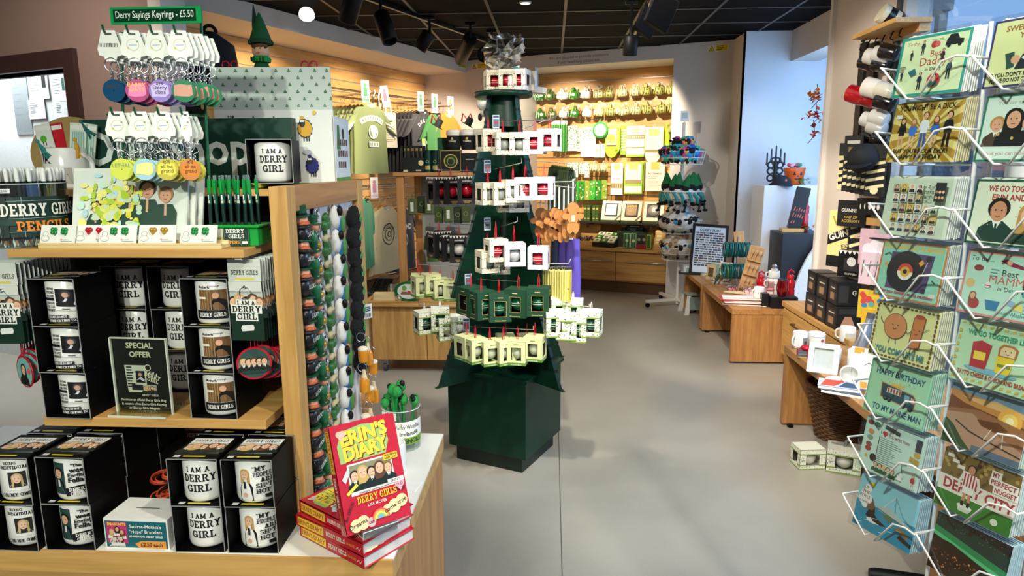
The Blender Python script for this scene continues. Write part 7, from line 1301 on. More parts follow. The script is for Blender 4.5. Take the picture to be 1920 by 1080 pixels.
t = thing('printed_mug', 'white printed mug standing on the towels with clear wrap above', 'mug', (1.69, 5.53, TH1 + .058), R(0)); m = MB(); mug_body(m, .042, .088, ang=200); q = oncyl(m, .042); q.text('♥ ♥ ♥', 0, .04, .012, ink('4a4a4c'), wmax=.05) if 0 else [q.circ(-.018 + i * .018, .045, .005, ink('4a4a4c'), 8) for i in range(3)]; part('mug', m, t); m = MB(); m.M = TR(0, 0, .09); part('clear_wrap', crumple('w', .03, .03, .06, 21, glass('f6f2f0', .7, .06)), t)
# red drinkware
def bottle(lab, p, col, h=.19, r=.036, handle=True, clear=False):
    t = thing('water_bottle', lab, 'bottle', p); k = c(col, .15, coat=.5, var=.03); m = MB(); m.lathe([(r * .9, 0), (r, .006), (r, h * .42), (r * .86, h * .47), (r, h * .52), (r, h * .7), (r * .6, h * .78), (r * .6, h * .8)], k, 24); part('body', m, t)
    m = MB(); k2 = c('b90f1e', .3); m.lathe([(r * .72, h * .79), (r * .72, h * .9), (r * .5, h * .94)], k2, 20); part('cap', m, t); m = MB(); m.tube([(-r * .5, 0, h * .9), (-r * .5, 0, h * 1.02), (0, 0, h * 1.1), (r * .7, 0, h * 1.0)], .008, k2, 7); part('carry_loop', m, t); return t
bottle('red sports bottle with a loop lid before the white mug stack', (1.83, 5.95, TH1), 'c2101f', .19, .04)
bottle('taller red sports bottle beside the column, behind the black gift box', (1.965, 5.62, TH1), 'b80d1b', .25, .038)
t = thing('gift_case', 'black gift box with a smaller black lid under the red tumbler', 'box', (1.845, 5.42, TH1 + .0005), R(-3)); m = MB(); m.bx(-.1, .1, -.055, .07, 0, .09, c('14141a', .4), .003); m.bx(-.102, .102, -.057, .072, .05, .092, c('101014', .4), .003); part('box', m, t); m = MB(); m.bx(-.16, -.105, .0, .075, 0, .11, c('16161a', .4), .002); part('side_box', m, t)
t = thing('wine_tumbler', 'metallic red lidded tumbler standing on the black gift box', 'tumbler', (1.84, 5.43, TH1 + .0935)); k = c('8f0d18', .12, .7, coat=.6); m = MB(); m.lathe([(.03, 0), (.036, .01), (.046, .05), (.044, .09), (.037, .125)], k, 26); part('body', m, t); m = MB(); m.lathe([(.039, .124), (.039, .132), (.033, .135)], c('2a2326', .2), 24); part('lid', m, t)
t = thing('mug_stack', 'stack of two white cups and a clear globe beside the red bottle', 'mugs', (1.905, 5.85, TH1 + .001)); m = MB(); m.bx(-.06, .06, -.05, .05, 0, .07, c('d9cfc4', .5)); part('box', m, t); m = MB(); m.M = TR(0, 0, .071); mug_body(m, .055, .095, ang=180); q = oncyl(m, .055); [q.circ(-.012 + i * .014, .045, .005, ink('6a5f58'), 8) for i in range(3)]; q.rect(-.04, .02, .04, .022, ink('c9bdb0')); part('cup', m, t); m = MB(); m.M = TR(0, 0, .167); mug_body(m, .047, .06, ang=180); part('cup', m, t); m = MB(); m.ball(0, 0, .265, .022, .022, .022, c('c9ccd0', .05, .9)); m.cyl(.03, .227, .245, c('e6e2da', .4), 16); part('globe', m, t)
for i in range(2):
    m = MB(); m.bx(-.03, .03, -.002, .002, 0, .15, glass('f6e6e4', .6)); q = onfront(m, 0, -.002, 0); q.rect(-.025, .01, .025, .06, ink('e6c9c6')); q.rect(-.02, .07, .02, .09, ink('d98a90')); solo('clear_card', m, ('first' if i == 0 else 'second') + ' clear card pack standing between the red bottle and the cups', 'pack', (1.86 + i * .02, 5.79 + i * .03, TH1 + .0005), R(-15))
# folding step stool
p = atz(1298, 588, 0); t = thing('step_stool', 'grey and white folding step stool under the far bench', 'stool', (p.x + .03, p.y + .05, 0), R(8)); m = MB(); m.bx(-.11, .11, -.09, .09, .2, .225, c('8f9c90', .5), .006); part('step', m, t)
for s in (-1, 1):
    for f in (-1, 1): m = MB(); m.add([(s * .09 - .02, f * .07, .2), (s * .09 + .02, f * .07, .2), (s * .12 + .025, f * .1, 0), (s * .12 - .025, f * .1, 0), (s * .09 - .02, f * .085, .2), (s * .09 + .02, f * .085, .2), (s * .12 + .025, f * .115, 0), (s * .12 - .025, f * .115, 0)], [(0, 1, 2, 3), (7, 6, 5, 4), (0, 4, 5, 1), (1, 5, 6, 2), (2, 6, 7, 3), (3, 7, 4, 0)], c('d9dad3', .5)); part('leg', m, t)
m = MB(); m.bx(-.09, .09, -.105, -.1, .05, .19, c('7f8c82', .6)); part('front_panel', m, t)
# ================================================================ the alcove display
px_ = at(1462, 350, 6.95).x
t = thing('white_pedestal', 'tall white display pedestal in the blue-lit alcove', 'pedestal', (0, 0, 0)); zt = at(1470, 348, 6.9).z; x0, x1 = at(1430, 400, 6.9).x, at(1518, 400, 6.9).x; m = MB(); m.bx(x0, x1 + .1, 6.9, 7.3, 0, zt, c('e8eaec', .5, var=.02), .004); part('block', m, t)
t = thing('dark_pedestal', 'lower dark blue display block before the white pedestal', 'pedestal', (0, 0, 0)); z2 = at(1490, 437, 6.55).z; x2 = at(1463, 460, 6.55).x; m = MB(); m.bx(x2, x2 + .4, 6.5, 6.88, 0, z2, c('23272e', .5), .003); part('block', m, t)
m = MB(); cw_ = [(.0 + .02, 0)]; pts = [(1.0 - 1.0 * cos(R(a)), .75 * sin(R(a))) for a in range(0, 91, 9)]
m.prism([(0, 0)] + [(x * .5, y) for x, y in pts] + [(.5, 0)], 0, .03, c('eef1f5', .5), FRONT); q = onfront(m, 0, -.03, 0)
for s in (.75, .55, .35): q.line([(.5 - (.5 - x * .5) * s, y * s) for x, y in pts], .006, ink('c9d0d8'))
solo('curved_panel', m, 'white curved wave-shaped panel before the dark block', 'panel', (at(1478, 560, 6.4).x, 6.42, .335 if 0 else .0), 0, ); C.objects[-1].scale = (1, 1, 1.35)
# candelabra
zc = zt + .0005; e = at(1452, 348, 7.05); t = thing('black_candelabra', 'ornate black candelabra with dark candles on the white pedestal', 'candelabra', (e.x, 7.06, zc)); k = c('0d0e12', .5); m = MB(); m.lathe([(.055, 0), (.05, .012), (.02, .03), (.012, .06), (.022, .1), (.01, .14), (.02, .2), (.01, .26)], k, 16); part('stem', m, t)
m = MB(); [m.ring(s * .045, 0, z, .03, .009, k, 14, 6) for s in (-1, 1) for z in (.07, .14, .2)]; [m.ring(s * .02, 0, .25, .02, .007, k, 12, 6) for s in (-1, 1)]; part('scrollwork', m, t)
for x, z in ((-.085, .2), (-.045, .24), (0, .27), (.045, .24), (.085, .2)): m = MB(); m.tube([(0, 0, .15), (x * .6, 0, z - .03), (x, 0, z)], .007, k, 6); m.cyl(.014, z, z + .012, k, 10, TR(x, 0, 0)); part('arm', m, t); m = MB(); m.lathe([(.009, z + .012), (.008, z + .11), (.001, z + .125)], c('15222e', .4), 10, M=TR(x, 0, 0)); part('candle', m, t)
# cap, pumpkin bucket, greenery
e = at(1466, 350, 6.96); t = thing('baseball_cap', 'navy baseball cap with a small orange emblem on the white pedestal', 'cap', (e.x, 6.98, zc), R(8)); k = c('1c2430', .85, bump=.2, scale=150); m = MB(); m.lathe([(.085, 0), (.085, .03), (.075, .065), (.045, .09), (.004, .1)], k, 22, sx=1.05, sy=1.15); q = onfront(m, 0, -.093, .04); q.circ(0, .012, .012, ink('c4622a'), 10); q.rect(-.016, -.008, .016, -.004, ink('8a6a5a')); part('crown', m, t); m = MB(); m.loft([[(.075 * cos(a) * s, -.06 - .1 * sin(a) * s - .0, .012 - .02 * sin(a) * s + dz) for a in [PI * i / 14 for i in range(15)]] for s, dz in ((1, 0), (.6, .006), (.1, .008))], k, cap=False, closed=False); part('peak', m, t)
e = at(1488, 348, 7.02); t = thing('pumpkin_bucket', 'orange pumpkin-faced treat bucket full of sweets on the white pedestal', 'bucket', (e.x + .02, 7.08, zc)); o_ = c('e0601c', .35); m = MB(); m.lathe([(.065, 0), (.085, .05), (.1, .13), (.105, .17), (.1, .172), (.09, .13)], o_, 24, cap=False); m.cyl(.065, 0, .004, o_); q = Print(m, lambda x, y, z: ((.094 + z + (y - .1) * .2) * sin(x / .094), -(.094 + z + (y - .1) * .2) * cos(x / .094), y), dx=.01); K = ink('15110f'); q.z = .004
for x in (-.03, .035): q.poly([(x - .014, .1), (x + .014, .1), (x, .13)], K)
q.poly([(-.004, .085), (.01, .085), (.003, .1)], K); q.poly([(-.035, .07), (.04, .07), (.02, .05), (.008, .06), (-.006, .048), (-.02, .06)], K); part('bucket', m, t)
for i in range(8): m = MB(); m.M = TR(ru(-.06, .06), ru(-.04, .05), .17 + ru(0, .03)) @ ROT('Y', ru(-50, 50)); m.box(0, 0, 0, .05, .02, .03, c(('e9a9c0', '2f8a4a', 'c92a3a', 'efe8f4', '8a6ad9')[i % 5], .3), bv=.006); part('sweet', m, t)
def foliage(lab, loc, cols, n, sx, sy, sz, ls):
    t = thing('leaf_spray', lab, 'foliage', loc); m = MB()
    for i in range(n): m.M = TR(rnd.gauss(0, sx), rnd.gauss(0, sy), abs(rnd.gauss(0, sz))) @ ROT('Z', ru(0, 360)) @ ROT('X', ru(-60, 60)); m.add([(0, 0, 0), (ls * .35, ls * .4, .004), (0, ls, 0), (-ls * .35, ls * .4, .004)], [(0, 1, 2, 3)], c(rc(cols), .7))
    part('leaves', m, t); return t
foliage('dry green leaf spray beside the pumpkin bucket', at(1505, 346, 7.0), ('7d8a4a', '9aa565', '5a6a34', 'b9a24a'), 40, .04, .03, .03, .04)
foliage('green and orange foliage beside the wine box', at(1508, 432, 6.65), ('5a7a3a', '9ab05a', 'c9642a', '3a5a2a'), 40, .035, .03, .03, .04)
for x, y, cols, lab in ((1526, 188, ('e0781c', 'e89a2a', 'c95a1c'), 'orange maple leaf spray hanging highest at the column edge'), (1524, 222, ('e0641c', 'd9501c', 'e8902a'), 'deep orange maple leaf spray in the middle at the column edge'), (1519, 254, ('c94a3a', 'a83a34', 'd96a4a'), 'small red leaf sprig hanging lowest at the column edge')):
    t = foliage(lab, at(x + 4, y, 5.48), cols, 26 if y < 250 else 8, .028, .025, .025, .05); m = MB(); m.tube([(0, 0, .12), (.02, 0, .0), (-.03, 0, -.06)], .003, c('5a3a24', .7), 4); part('twig', m, t)
e = at(1488, 430, 6.62); t = thing('gift_wine_box', 'tall black card box with red lettering on a wooden tray', 'box', (e.x + .02, 6.66, z2 + .03), rot=(0, R(10), R(-6))); m = MB(); m.bx(-.06, .06, 0, .06, 0, .4, c('141416', .5), .002); q = onfront(m)
for i in range(12): x = -.045 + (i % 5) * .022; z = .17 - (i // 5) * .06; q.line([(x, z), (x + .006, z + ru(.02, .04))], .008, ink('d9604a'))
part('box', m, t); m = MB(); m.bx(-.1, .1, -.04, .1, -.035, -.002, oak('X'), .003); solo('wooden_tray', m, 'small wooden tray under the tall black box', 'tray', (e.x + .0, 6.66, z2 + .036), R(-6))
bottle('tall red bottle on the dark block beside the tall black box', (at(1509, 415, 6.7).x, 6.72, z2 + .0005), 'c4101f', .34, .04)
t = thing('flower_pot', 'tray of small yellow and red flowers on the floor behind the column', 'flowers', atz(1498, 572, .2)); m = MB(); m.bx(-.08, .12, -.05, .1, -.2, .02, c('3a2c22', .8)); part('trough', m, t)
for i in range(12): m = MB(); m.ball(ru(-.07, .1), ru(-.04, .08), .04 + ru(0, .05), .022, .022, .018, c(rc(('e0b52a', 'e8c94a', '9a1f2a', '4a6a34')), .7), 8, 6, rough=.2); part('blossom', m, t)
# ================================================================ near bench with mugs, frames and the wicker basket
t = None; NH = .5
bench('display_bench', 'oak bench nearest the card rack with mugs and frames on it', 1.415, 1.97, 2.35, 4.08, NH)
def nb(px, py): p = atz(px, py, NH); return Vector((p.x, p.y, NH + .0005))
def nmug(px, py, ang, lab, tex, rot=None, r=.043, h=.092, band=None):
    t = thing('souvenir_mug', lab, 'mug', nb(px, py), 0, rot=rot); m = MB(); mug_body(m, r, h, ang=ang); q = oncyl(m, r); tex(q); part('mug', m, t); return t
nmug(1499, 652, 210, 'white mug with a grey street picture at the far end of the bench', lambda q: (q.rect(.0, .02, .04, .07, ink('8a8a86')), q.rect(.01, .02, .03, .05, ink('4a4a4a'))), h=.1)
nmug(1530, 646, 60, 'white tub-shaped mug with a red badge beside the street picture mug', lambda q: (q.rect(-.05, .055, .05, .058, ink('b9a9c9')), q.circ(.018, .035, .01, ink('c24a5a'), 12)), r=.05, h=.075)
nmug(1560, 682, 90, 'white mug with a blue inside behind the cream frame', lambda q: q.rect(-.03, .03, .03, .06, ink('b9c4cf')))
nmug(1588, 640, 150, 'cream mug with a big handle next to the oak drawers', lambda q: q.rect(-.03, .03, .03, .06, ink('c9c4b4')), r=.046)
nmug(1605, 690, 70, 'tall white mug with a thin framed print, second from the card rack', lambda q: [q.line([(-.03, .02), (.03, .02), (.03, .075), (-.03, .075), (-.03, .02)], .002, ink('8a8fa0'))], r=.047, h=.1)
t = nmug(1590, 718, 10, 'cream mug lying on its side with its base showing', lambda q: (q.text('DERRY', 0, .045, .014, ink('3a3a38'), bold=.02, rot=90), q.rect(-.05, .02, -.04, .07, ink('c9c4b0'))), rot=(R(78), 0, R(-22))); t.location.z = NH + .05
m = MB()
t = thing('coaster_pack', 'ribboned stack of slate coasters with a red bow on the bench', 'coasters', nb(1514, 668), R(-14)); m = MB(); [m.bx(-.055, .055, -.05, .05, .0 + i * .009, .008 + i * .009, c(('c9a46a', '5f646a', '7f858c', '565b62')[i], .5), .001) for i in range(4)]; part('coasters', m, t); m = MB(); m.bx(-.058, .058, -.008, .008, -.0, .038, RED); m.bx(-.008, .008, -.053, .053, -.0, .038, RED); part('ribbon', m, t); m = MB(); [m.ball(.022 * cos(a), .022 * sin(a), .05, .02, .014, .013, RED, 8, 5, M=None) for a in [i * 1.05 for i in range(6)]]; part('bow', m, t)
t = thing('deep_frame', 'cream deep box frame leaning on the mugs', 'frame', nb(1540, 700), rot=(R(-22), 0, R(-28))); m = MB(); w, h = .15, .16; k = c('efe9da', .45); [m.bx(*b_, k, .002) for b_ in ((-w / 2, w / 2, 0, .03, 0, .028), (-w / 2, w / 2, 0, .03, h - .028, h), (-w / 2, -w / 2 + .028, 0, .03, .028, h - .028), (w / 2 - .028, w / 2, 0, .03, .028, h - .028))]; part('frame', m, t); m = MB(); m.bx(-w / 2 + .02, w / 2 - .02, .02, .026, .02, h - .02, c('aeb8b4', .4)); part('picture', m, t)
t = thing('chrome_bottle', 'tall brushed steel bottle leaning among the mugs', 'bottle', nb(1606, 668), rot=(0, R(14), 0)); m = MB(); m.lathe([(.033, 0), (.035, .01), (.035, .16), (.02, .2), (.02, .23)], c('b9c2cc', .3, .8), 20); part('body', m, t); m = MB(); m.cyl(.022, .23, .26, c('8a9098', .3, .8), 16); part('cap', m, t)
for i, (px, py, rz, lab) in enumerate(((1612, 724, -40, 'white framed card with a gold corner stripe next to the card rack'), (1632, 738, -34, 'white handwritten style card standing against the card rack'))):
    m = MB(); m.M = ROT('X', -8); m.bx(-.06, .06, 0, .014, 0, .19, c('f1f0ea', .4)); q = onfront(m)
    if i == 0: q.rect(-.06, 0, -.045, .19, ink('cfdbe6')); q.rect(-.045, .16, .0, .19, ink('e0a23a')); q.rect(.04, 0, .06, .06, ink('e0a23a'))
    else: q.line([(-.04, .13), (-.02, .145), (0, .13), (.02, .142), (.045, .13)], .003, ink('55504a')); q.rect(-.05, .02, -.02, .05, ink('e0a23a')); q.rect(-.01, .02, .05, .045, ink('a9c4d6'))
    solo('framed_card', m, lab, 'frame', nb(px, py), R(rz))
for i, (px, py, hx, lab) in enumerate(((1590, 742, '1f2024', 'dark picture book lying at the bottom by the mugs'), (1580, 738, 'b9c4d0', 'glossy pale picture book lying on the dark one'))):
    m = MB(); m.bx(-.09, .09, -.06, .06, 0, .014, c('f0f0ee', .5)); m.bx(-.092, .092, -.062, .062, .014, .016, c(hx, .15, coat=.4)); q = ontop(m, 0, 0, .016); q.poly([(-.08, -.05), (-.02, -.05), (.03, .05), (-.06, .05)], ink('c9432a' if i else '44464c')); q.poly([(.0, -.05), (.08, -.05), (.08, .02), (.03, .04)], ink('2a4a6a')); solo('picture_book', m, lab, 'book', nb(px, py) + Vector((0, .05, i * .0165)), R(-32 + i * 8))
m = MB(); m.cyl(.06, 0, .006, c('e9e7df', .3, coat=.3), 26); solo('ceramic_coaster', m, 'round white ceramic coaster under the lying mug', 'coaster', nb(1572, 714))
# wicker basket on the floor
p = atz(1580, 832, 0); t = thing('wicker_basket', 'oval brown wicker basket under the near oak bench', 'basket', (p.x + .08, p.y + .1, 0)); wk = c('6a4528', .75, var=.3, scale=60); m = MB(); H_ = .3; n = 22
for j in range(n):
    u = j / (n - 1); r = .17 + .06 * u; pts = []
    for i in range(44): a = 2 * PI * i / 44; w_ = .006 * (1 if (i + j) % 2 else -1); pts.append(((r + w_) * 1.1 * cos(a), (r + w_) * .85 * sin(a), .008 + H_ * u))
    m.tube(pts, .0075, wk, 5, closed=True)
part('weave', m, t); m = MB(); m.tube([(.235 * 1.1 * cos(a), .235 * .85 * sin(a), H_ + .02) for a in [2 * PI * i / 36 for i in range(36)]], .014, wk, 7, closed=True); part('rim', m, t); m = MB(); m.lathe([(.16, .01), (.205, .29)], c('3a2616', .9), 30, cap=False, sx=1.1, sy=.85); m.cyl(.16, .005, .012, c('3a2616', .9), 26); part('lining', m, t)
m = MB(); m.loft([[(.07 * cos(a) * s, .05 * sin(a) * s, z) for a in [2 * PI * i / 12 for i in range(12)]] for s, z in ((1, 0), (1.1, .05), (.7, .1), (.2, .13))], c('ded5c2', .8)); solo('paper_bag', m, 'crumpled cream paper bag inside the wicker basket', 'bag', (t.location.x + .04, t.location.y, .2))
FB = Proto(bbox('sheep', .14, .11, .11, 'dcd8c8'))
for px, py, rz, lab in ((1520, 880, 6, 'sheep-patterned bauble box on the floor nearest the aisle'), (1588, 888, -22, 'sheep-patterned bauble box on the floor nearest the card rack')): p = atz(px, py, 0); FB.put((p.x, p.y + .05, .0005), lab, R(rz), scale=1.0 if px < 1550 else 1.15)
m = MB(); m.tube([(0, 0, 0), (.006, 0, .03), (.02, 0, .04)], .008, c('9a9c98', .3, .5), 6); solo('ribbon_stub', m, 'grey ribbon loop on the floor box nearest the card rack', 'ribbon', (atz(1588, 888, 0).x, atz(1588, 888, 0).y + .05, .127))
# ================================================================ stout wall
RWX = 2.06; RZ_ = -PI / 2
def rw(px, py, off): return atX(px, py, RWX - off)
e = rw(1664, 52, .1); t = thing('corner_shelf', 'small pale wooden shelf high on the cream stout wall', 'shelf', (RWX, e.y, e.z), RZ_); m = MB(); m.bx(-.25, .3, -.2, 0, -.025, 0, oak('X')); part('board', m, t); m = MB(); m.bx(-.05, .28, -.06, 0, -.07, -.025, oak('X')); part('bracket', m, t)
t = thing('stout_mug', 'black and cream stout mug on the small high shelf', 'mug', (RWX - .1, e.y - .0, e.z + .001), 0); m = MB(); m.M = TR(0, 0, .06) @ ROT('Y', -60) @ TR(0, 0, -.05); m.cyl(.055, 0, .1, c('e6dfc0', .3), 22); m.cyl(.056, .03, .07, c('141414', .3), 22); part('cup', m, t)
for x_, y_, w, h, hx, lab in ((1618, 160, .04, .75, '15110f', 'tall narrow black rack panel beside the hanging mugs'), (1636, 165, .05, .72, '2b211d', 'brown black rack panel behind the white mug')): e = rw(x_, 80, .03); m = MB(); m.bx(-w, w, 0, .02, -h, 0, c(hx, .5)); solo('bar_towel', m, lab, 'towel', e, RZ_)
t = thing('mug_rail', 'black hook rail high on the cream wall', 'rail', rw(1650, 64, .06), RZ_); m = MB(); m.tube([(-.25, 0, 0), (.35, 0, 0)], .006, BLACK, 6); [m.tube([(x, 0, 0), (x, -.02, -.03), (x, -.03, -.06), (x, -.01, -.07)], .004, BLACK, 5) for x in (-.2, -.1, 0, .1, .2, .3)]; part('rail', m, t)
def wmug(px, py, col, bandc, lab, sc_=.95, off=.105, tilt=70, head=None):
    t = thing('stout_mug', lab, 'mug', rw(px, py, off), RZ_); m = MB(); m.M = ROT('Z', -50) @ ROT('X', tilt) @ TR(0, 0, -.05) @ Matrix.Scale(sc_, 4); mug_body(m, .045, .1, c(col, .2, coat=.3), ang=200); q = oncyl(m, .045); q.circ(0, .05, .022, ink(bandc), 14); q.rect(-.012, .046, .012, .05, ink('2a2a28')); part('cup', m, t); return t
for i, (px, py, col, bc, lab, s) in enumerate(((1628, 118, '15120f', 'efe8c8', 'black mug with a cream badge, first in the upper cluster', 1.0), (1640, 108, 'd9d6cc', 'e9e2b8', 'clear-looking grey mug with a cream badge, second in the upper cluster', 1.05), (1656, 104, 'cfccc4', 'f0eac4', 'grey mug with a cream badge, third in the upper cluster', 1.05), (1668, 98, '1a1714', 'efe8c8', 'black mug with a cream badge against the window post', 1.0), (1652, 122, '121212', 'd9d2b4', 'black ringed mug below the grey ones', .95),
    (1612, 180, 'b8121f', '7a0d16', 'bright red stout mug hanging on the cream wall', 1.25), (1632, 188, '9a0f1a', 'd9c9b4', 'dark red mug tucked behind the bright red one', 1.0), (1645, 168, 'efe8da', 'b9402a', 'cream stout mug with a red harp badge over the red mugs', 1.3), (1664, 172, 'ddd6c0', '6a6a54', 'cream patterned mug beside the window post', 1.1), (1662, 192, '15110f', '3a2a24', 'black mug below the patterned cream one', 1.1),
    (1632, 226, 'e6e4dc', 'efe8c8', 'pale grey mug, first in the third cluster', 1.0), (1648, 222, 'dddad0', 'e9e2b8', 'pale grey mug, second in the third cluster', 1.0), (1644, 240, 'cfcdc4', 'f0eac4', 'pale mug with a cream badge, lowest in the third cluster', 1.0), (1628, 258, '141414', '3a3a38', 'black mug, first in the dark cluster', .9), (1648, 262, '111112', '4a4a46', 'black mug, second in the dark cluster', .9))): wmug(px, py, col, bc, lab, s)
t = thing('stout_cap', 'x', 'cap')
bpy.data.objects.remove(t)
e = rw(1622, 300, .2); t = thing('baseball_cap', 'black cap with a cream round badge hanging among the stout packs', 'cap', e, RZ_ + R(30)); m = MB(); m.lathe([(.09, 0), (.088, .04), (.06, .085), (.004, .1)], c('0d0d0e', .8, bump=.2, scale=150), 20, M=ROT('X', 60)); part('crown', m, t); m = MB(); q = Print(m, flat(TR(-.01, -.065, .045) @ ROT('X', 60))); q.circ(0, 0, .034, ink('efe6b8'), 18); q.circ(0, 0, .028, ink('e0d6a0'), 18); q.line([(-.012, -.008), (.0, .012), (.012, -.008)], .003, ink('4a4326')); part('badge', m, t); m = MB(); m.prism([(.08 * cos(a), -.05 - .1 * abs(sin(a))) for a in [PI * i / 12 for i in range(13)]], -.006, .006, c('111112', .6), ROT('X', 20)); part('peak', m, t)
def slab_pack(lab, px, py, w, h, base, pr, off=.1, th=.014, rot=0): m = MB(); m.bx(-w / 2, w / 2, 0, th, -h, 0, c(base, .5), .002); q = onfront(m); pr(q, w, h); return solo('stout_pack', m, lab, 'pack', rw(px, py, off), RZ_ + R(rot))
GN = ink('efe3b0'); KK = ink('111111')
for i in range(7):
    slab_pack(f'cream and black patterned sock pack, {ORD[i]} along the row on the cream wall', 1592 + i * 9, 268 + i * .5, .12, .3, 'e0d49a' if i == 0 else '1a1a1a', lambda q, w, h: (q.rect(-w / 2, -.08, w / 2, 0, ink('24221e')), [q.line([(-w * .45, -.12 - j * .045), (w * .45, -.1 - j * .045)], .018, GN if i else KK) for j in range(4)], q.circ(0, -h * .88, .025, GN, 10)), .16, rot=38)
slab_pack('black header card pack in front of the patterned sock packs', 1602, 254, .12, .13, '22231f', lambda q, w, h: (q.rect(-.04, -.05, .04, -.03, ink('d9d6cc')), q.rect(-.03, -.1, .03, -.07, ink('8a7a3a'))), .2, rot=38)
def ptow2(q, w, h):
    q.rect(-w / 2, -h, w / 2, -h * .8, KK); q.poly([(-w / 2, -h * .62), (w / 2, -h * .3), (w / 2, -h * .12), (-w / 2, -h * .44)], KK); q.text('GUINNESS', 0, -h * .42, .042, ink('f2edd8'), bold=.03, wmax=w * 1.0, rot=19); q.text('EXTRA', .02, -h * .63, .028, ink('5a5130'), wmax=w * .5, rot=14); q.text('STOUT', .02, -h * .74, .028, ink('5a5130'), wmax=w * .5, rot=14); q.line([(-w * .4, -h * .1), (-w * .3, -h * .25), (-w * .2, -h * .08)], .012, ink('a9993a'))
slab_pack('cream and black stout bar towel with slanted lettering', 1594, 396, .3, .38, 'e9d98f', ptow2, .1, .02, 32)
slab_pack('black header card with gold lettering above the stout bar towel', 1598, 376, .2, .17, '16181a', lambda q, w, h: (q.text('GUINNESS', 0, -.075, .022, ink('efe8d8'), wmax=w * .7), q.text('HALF ZIP', 0, -.115, .016, ink('c9a63a'), wmax=w * .6), q.text('ACCESSORY', 0, -.14, .016, ink('c9a63a'), wmax=w * .7)), .13, .01, 32)
slab_pack('second black striped bar towel behind the slanted lettering one', 1612, 400, .14, .36, '1a1a1a', lambda q, w, h: [q.line([(-w * .4, -.1 - j * .06), (w * .4, -.06 - j * .06)], .02, GN) for j in range(4)], .07, rot=32)
for i in range(3): slab_pack(f'black boxed glass pack, {ORD[i]} from the window post on the cream wall', 1640 - i * 8, 372, .13, .1, '121212', lambda q, w, h: [q.circ(-.03 + j * .03, -.05, .011, ink('efe8dc'), 8, ry=.02) for j in range(3)], .12 + .01 * i, .05, 25)
slab_pack('small wooden fronted pack on the cream wall', 1640, 408, .12, .05, 'c99a5a', lambda q, w, h: None, .1, .04, 25)
for i in range(8): t = thing('stout_pencil', f'pink-tipped stout pencil, {ORD[i]} in the bunch on the cream wall', 'pencil', rw(1608 + i * 3, 446, .12), rot=(0, R(90), RZ_ + R(30))); m = MB(); m.cyl(.006, 0, .16, c('1a1a1a', .4), 6); part('shaft', m, t); m = MB(); m.cyl(.0062, -.02, 0, c('e0a98a', .6), 6); part('tip', m, t)
slab_pack('pink box with a white cloud picture beside the card rack', 1641, 430, .17, .22, 'e3b9c0', lambda q, w, h: (q.circ(-.03, -.12, .035, ink('f4eef0')), q.circ(.02, -.1, .045, ink('f4eef0')), q.circ(.05, -.13, .03, ink('f4eef0'))), .1, .03, 45)
slab_pack('pale pink card showing tiny drawings under the cloud box', 1641, 474, .17, .2, 'ecd0d4', lambda q, w, h: [q.line([(-.06 + j * .04, -.05), (-.07 + j * .04, -.15)], .006, ink('7a5a6a')) for j in range(4)], .1, .02, 45)
slab_pack('bright card with many coloured hearts next to the card rack', 1636, 545, .16, .18, 'e6c23a', lambda q, w, h: [q.circ(ru(-.06, .06), ru(-.1, -.02), .018, ink(rc(('d94a3a', '8a6ad9', '3a8ac9', 'e88aa0', '57b0a0'))), 8) for _ in range(12)], .1, .01, 45)
slab_pack('yellow card with a kite picture below the heart card', 1640, 580, .15, .14, 'e8b92a', lambda q, w, h: q.poly([(0, -.02), (.04, -.07), (0, -.12), (-.04, -.07)], ink('b9c4d6')), .1, .01, 45)
t = thing('stout_bauble_box', 'black snow-topped bauble box hanging below the bar towel', 'bauble', rw(1594, 520, .14), RZ_ + R(38)); m = MB(); m.bx(-.09, .09, 0, .14, 0, .17, c('101011', .4)); q = onfront(m); q.rect(-.05, .04, .05, .12, ink('2c2a2a')); [q.poly([(-.09 + i * .03, .17), (-.06 + i * .03, .17), (-.075 + i * .03, .145)], ink('e6e3da')) for i in range(6)]; q.circ(0, .1, .03, ink('d9d6cf'), 12); q.text('GUINNESS', 0, .015, .012, ink('c9c4b4'), wmax=.1); part('carton', m, t)
# oak drawers under the stout wall
dz = .53; y0, y1 = 4.05, 5.0; x0 = 1.86
x0 = RWX - .24; t = thing('wall_drawer_unit', 'light oak drawer unit below the stout wall', 'cabinet', (0, 0, 0)); m = MB(); m.bx(x0, RWX, 4.1, 5.28, .08, dz - .04, oakd('Y')); part('carcass', m, t); m = MB(); m.bx(x0 - .02, RWX, 4.08, 5.3, dz - .04, dz, oak('Y'), .002); part('top', m, t); m = MB(); m.bx(x0 - .018, x0, 4.12, 5.26, .12, dz - .05, oak('Y'), .001); d = part('drawer', m, t); m = MB(); m.tube([(x0 - .018, 4.4, dz - .12), (x0 - .05, 4.4, dz - .12), (x0 - .05, 5.0, dz - .12), (x0 - .018, 5.0, dz - .12)], .008, c('6a5a44', .3, .7), 6); part('handle', m, d); m = MB(); m.bx(x0 + .03, RWX, 4.15, 5.2, 0, .08, c('3a2a1a', .7)); part('plinth', m, t)
k = 0
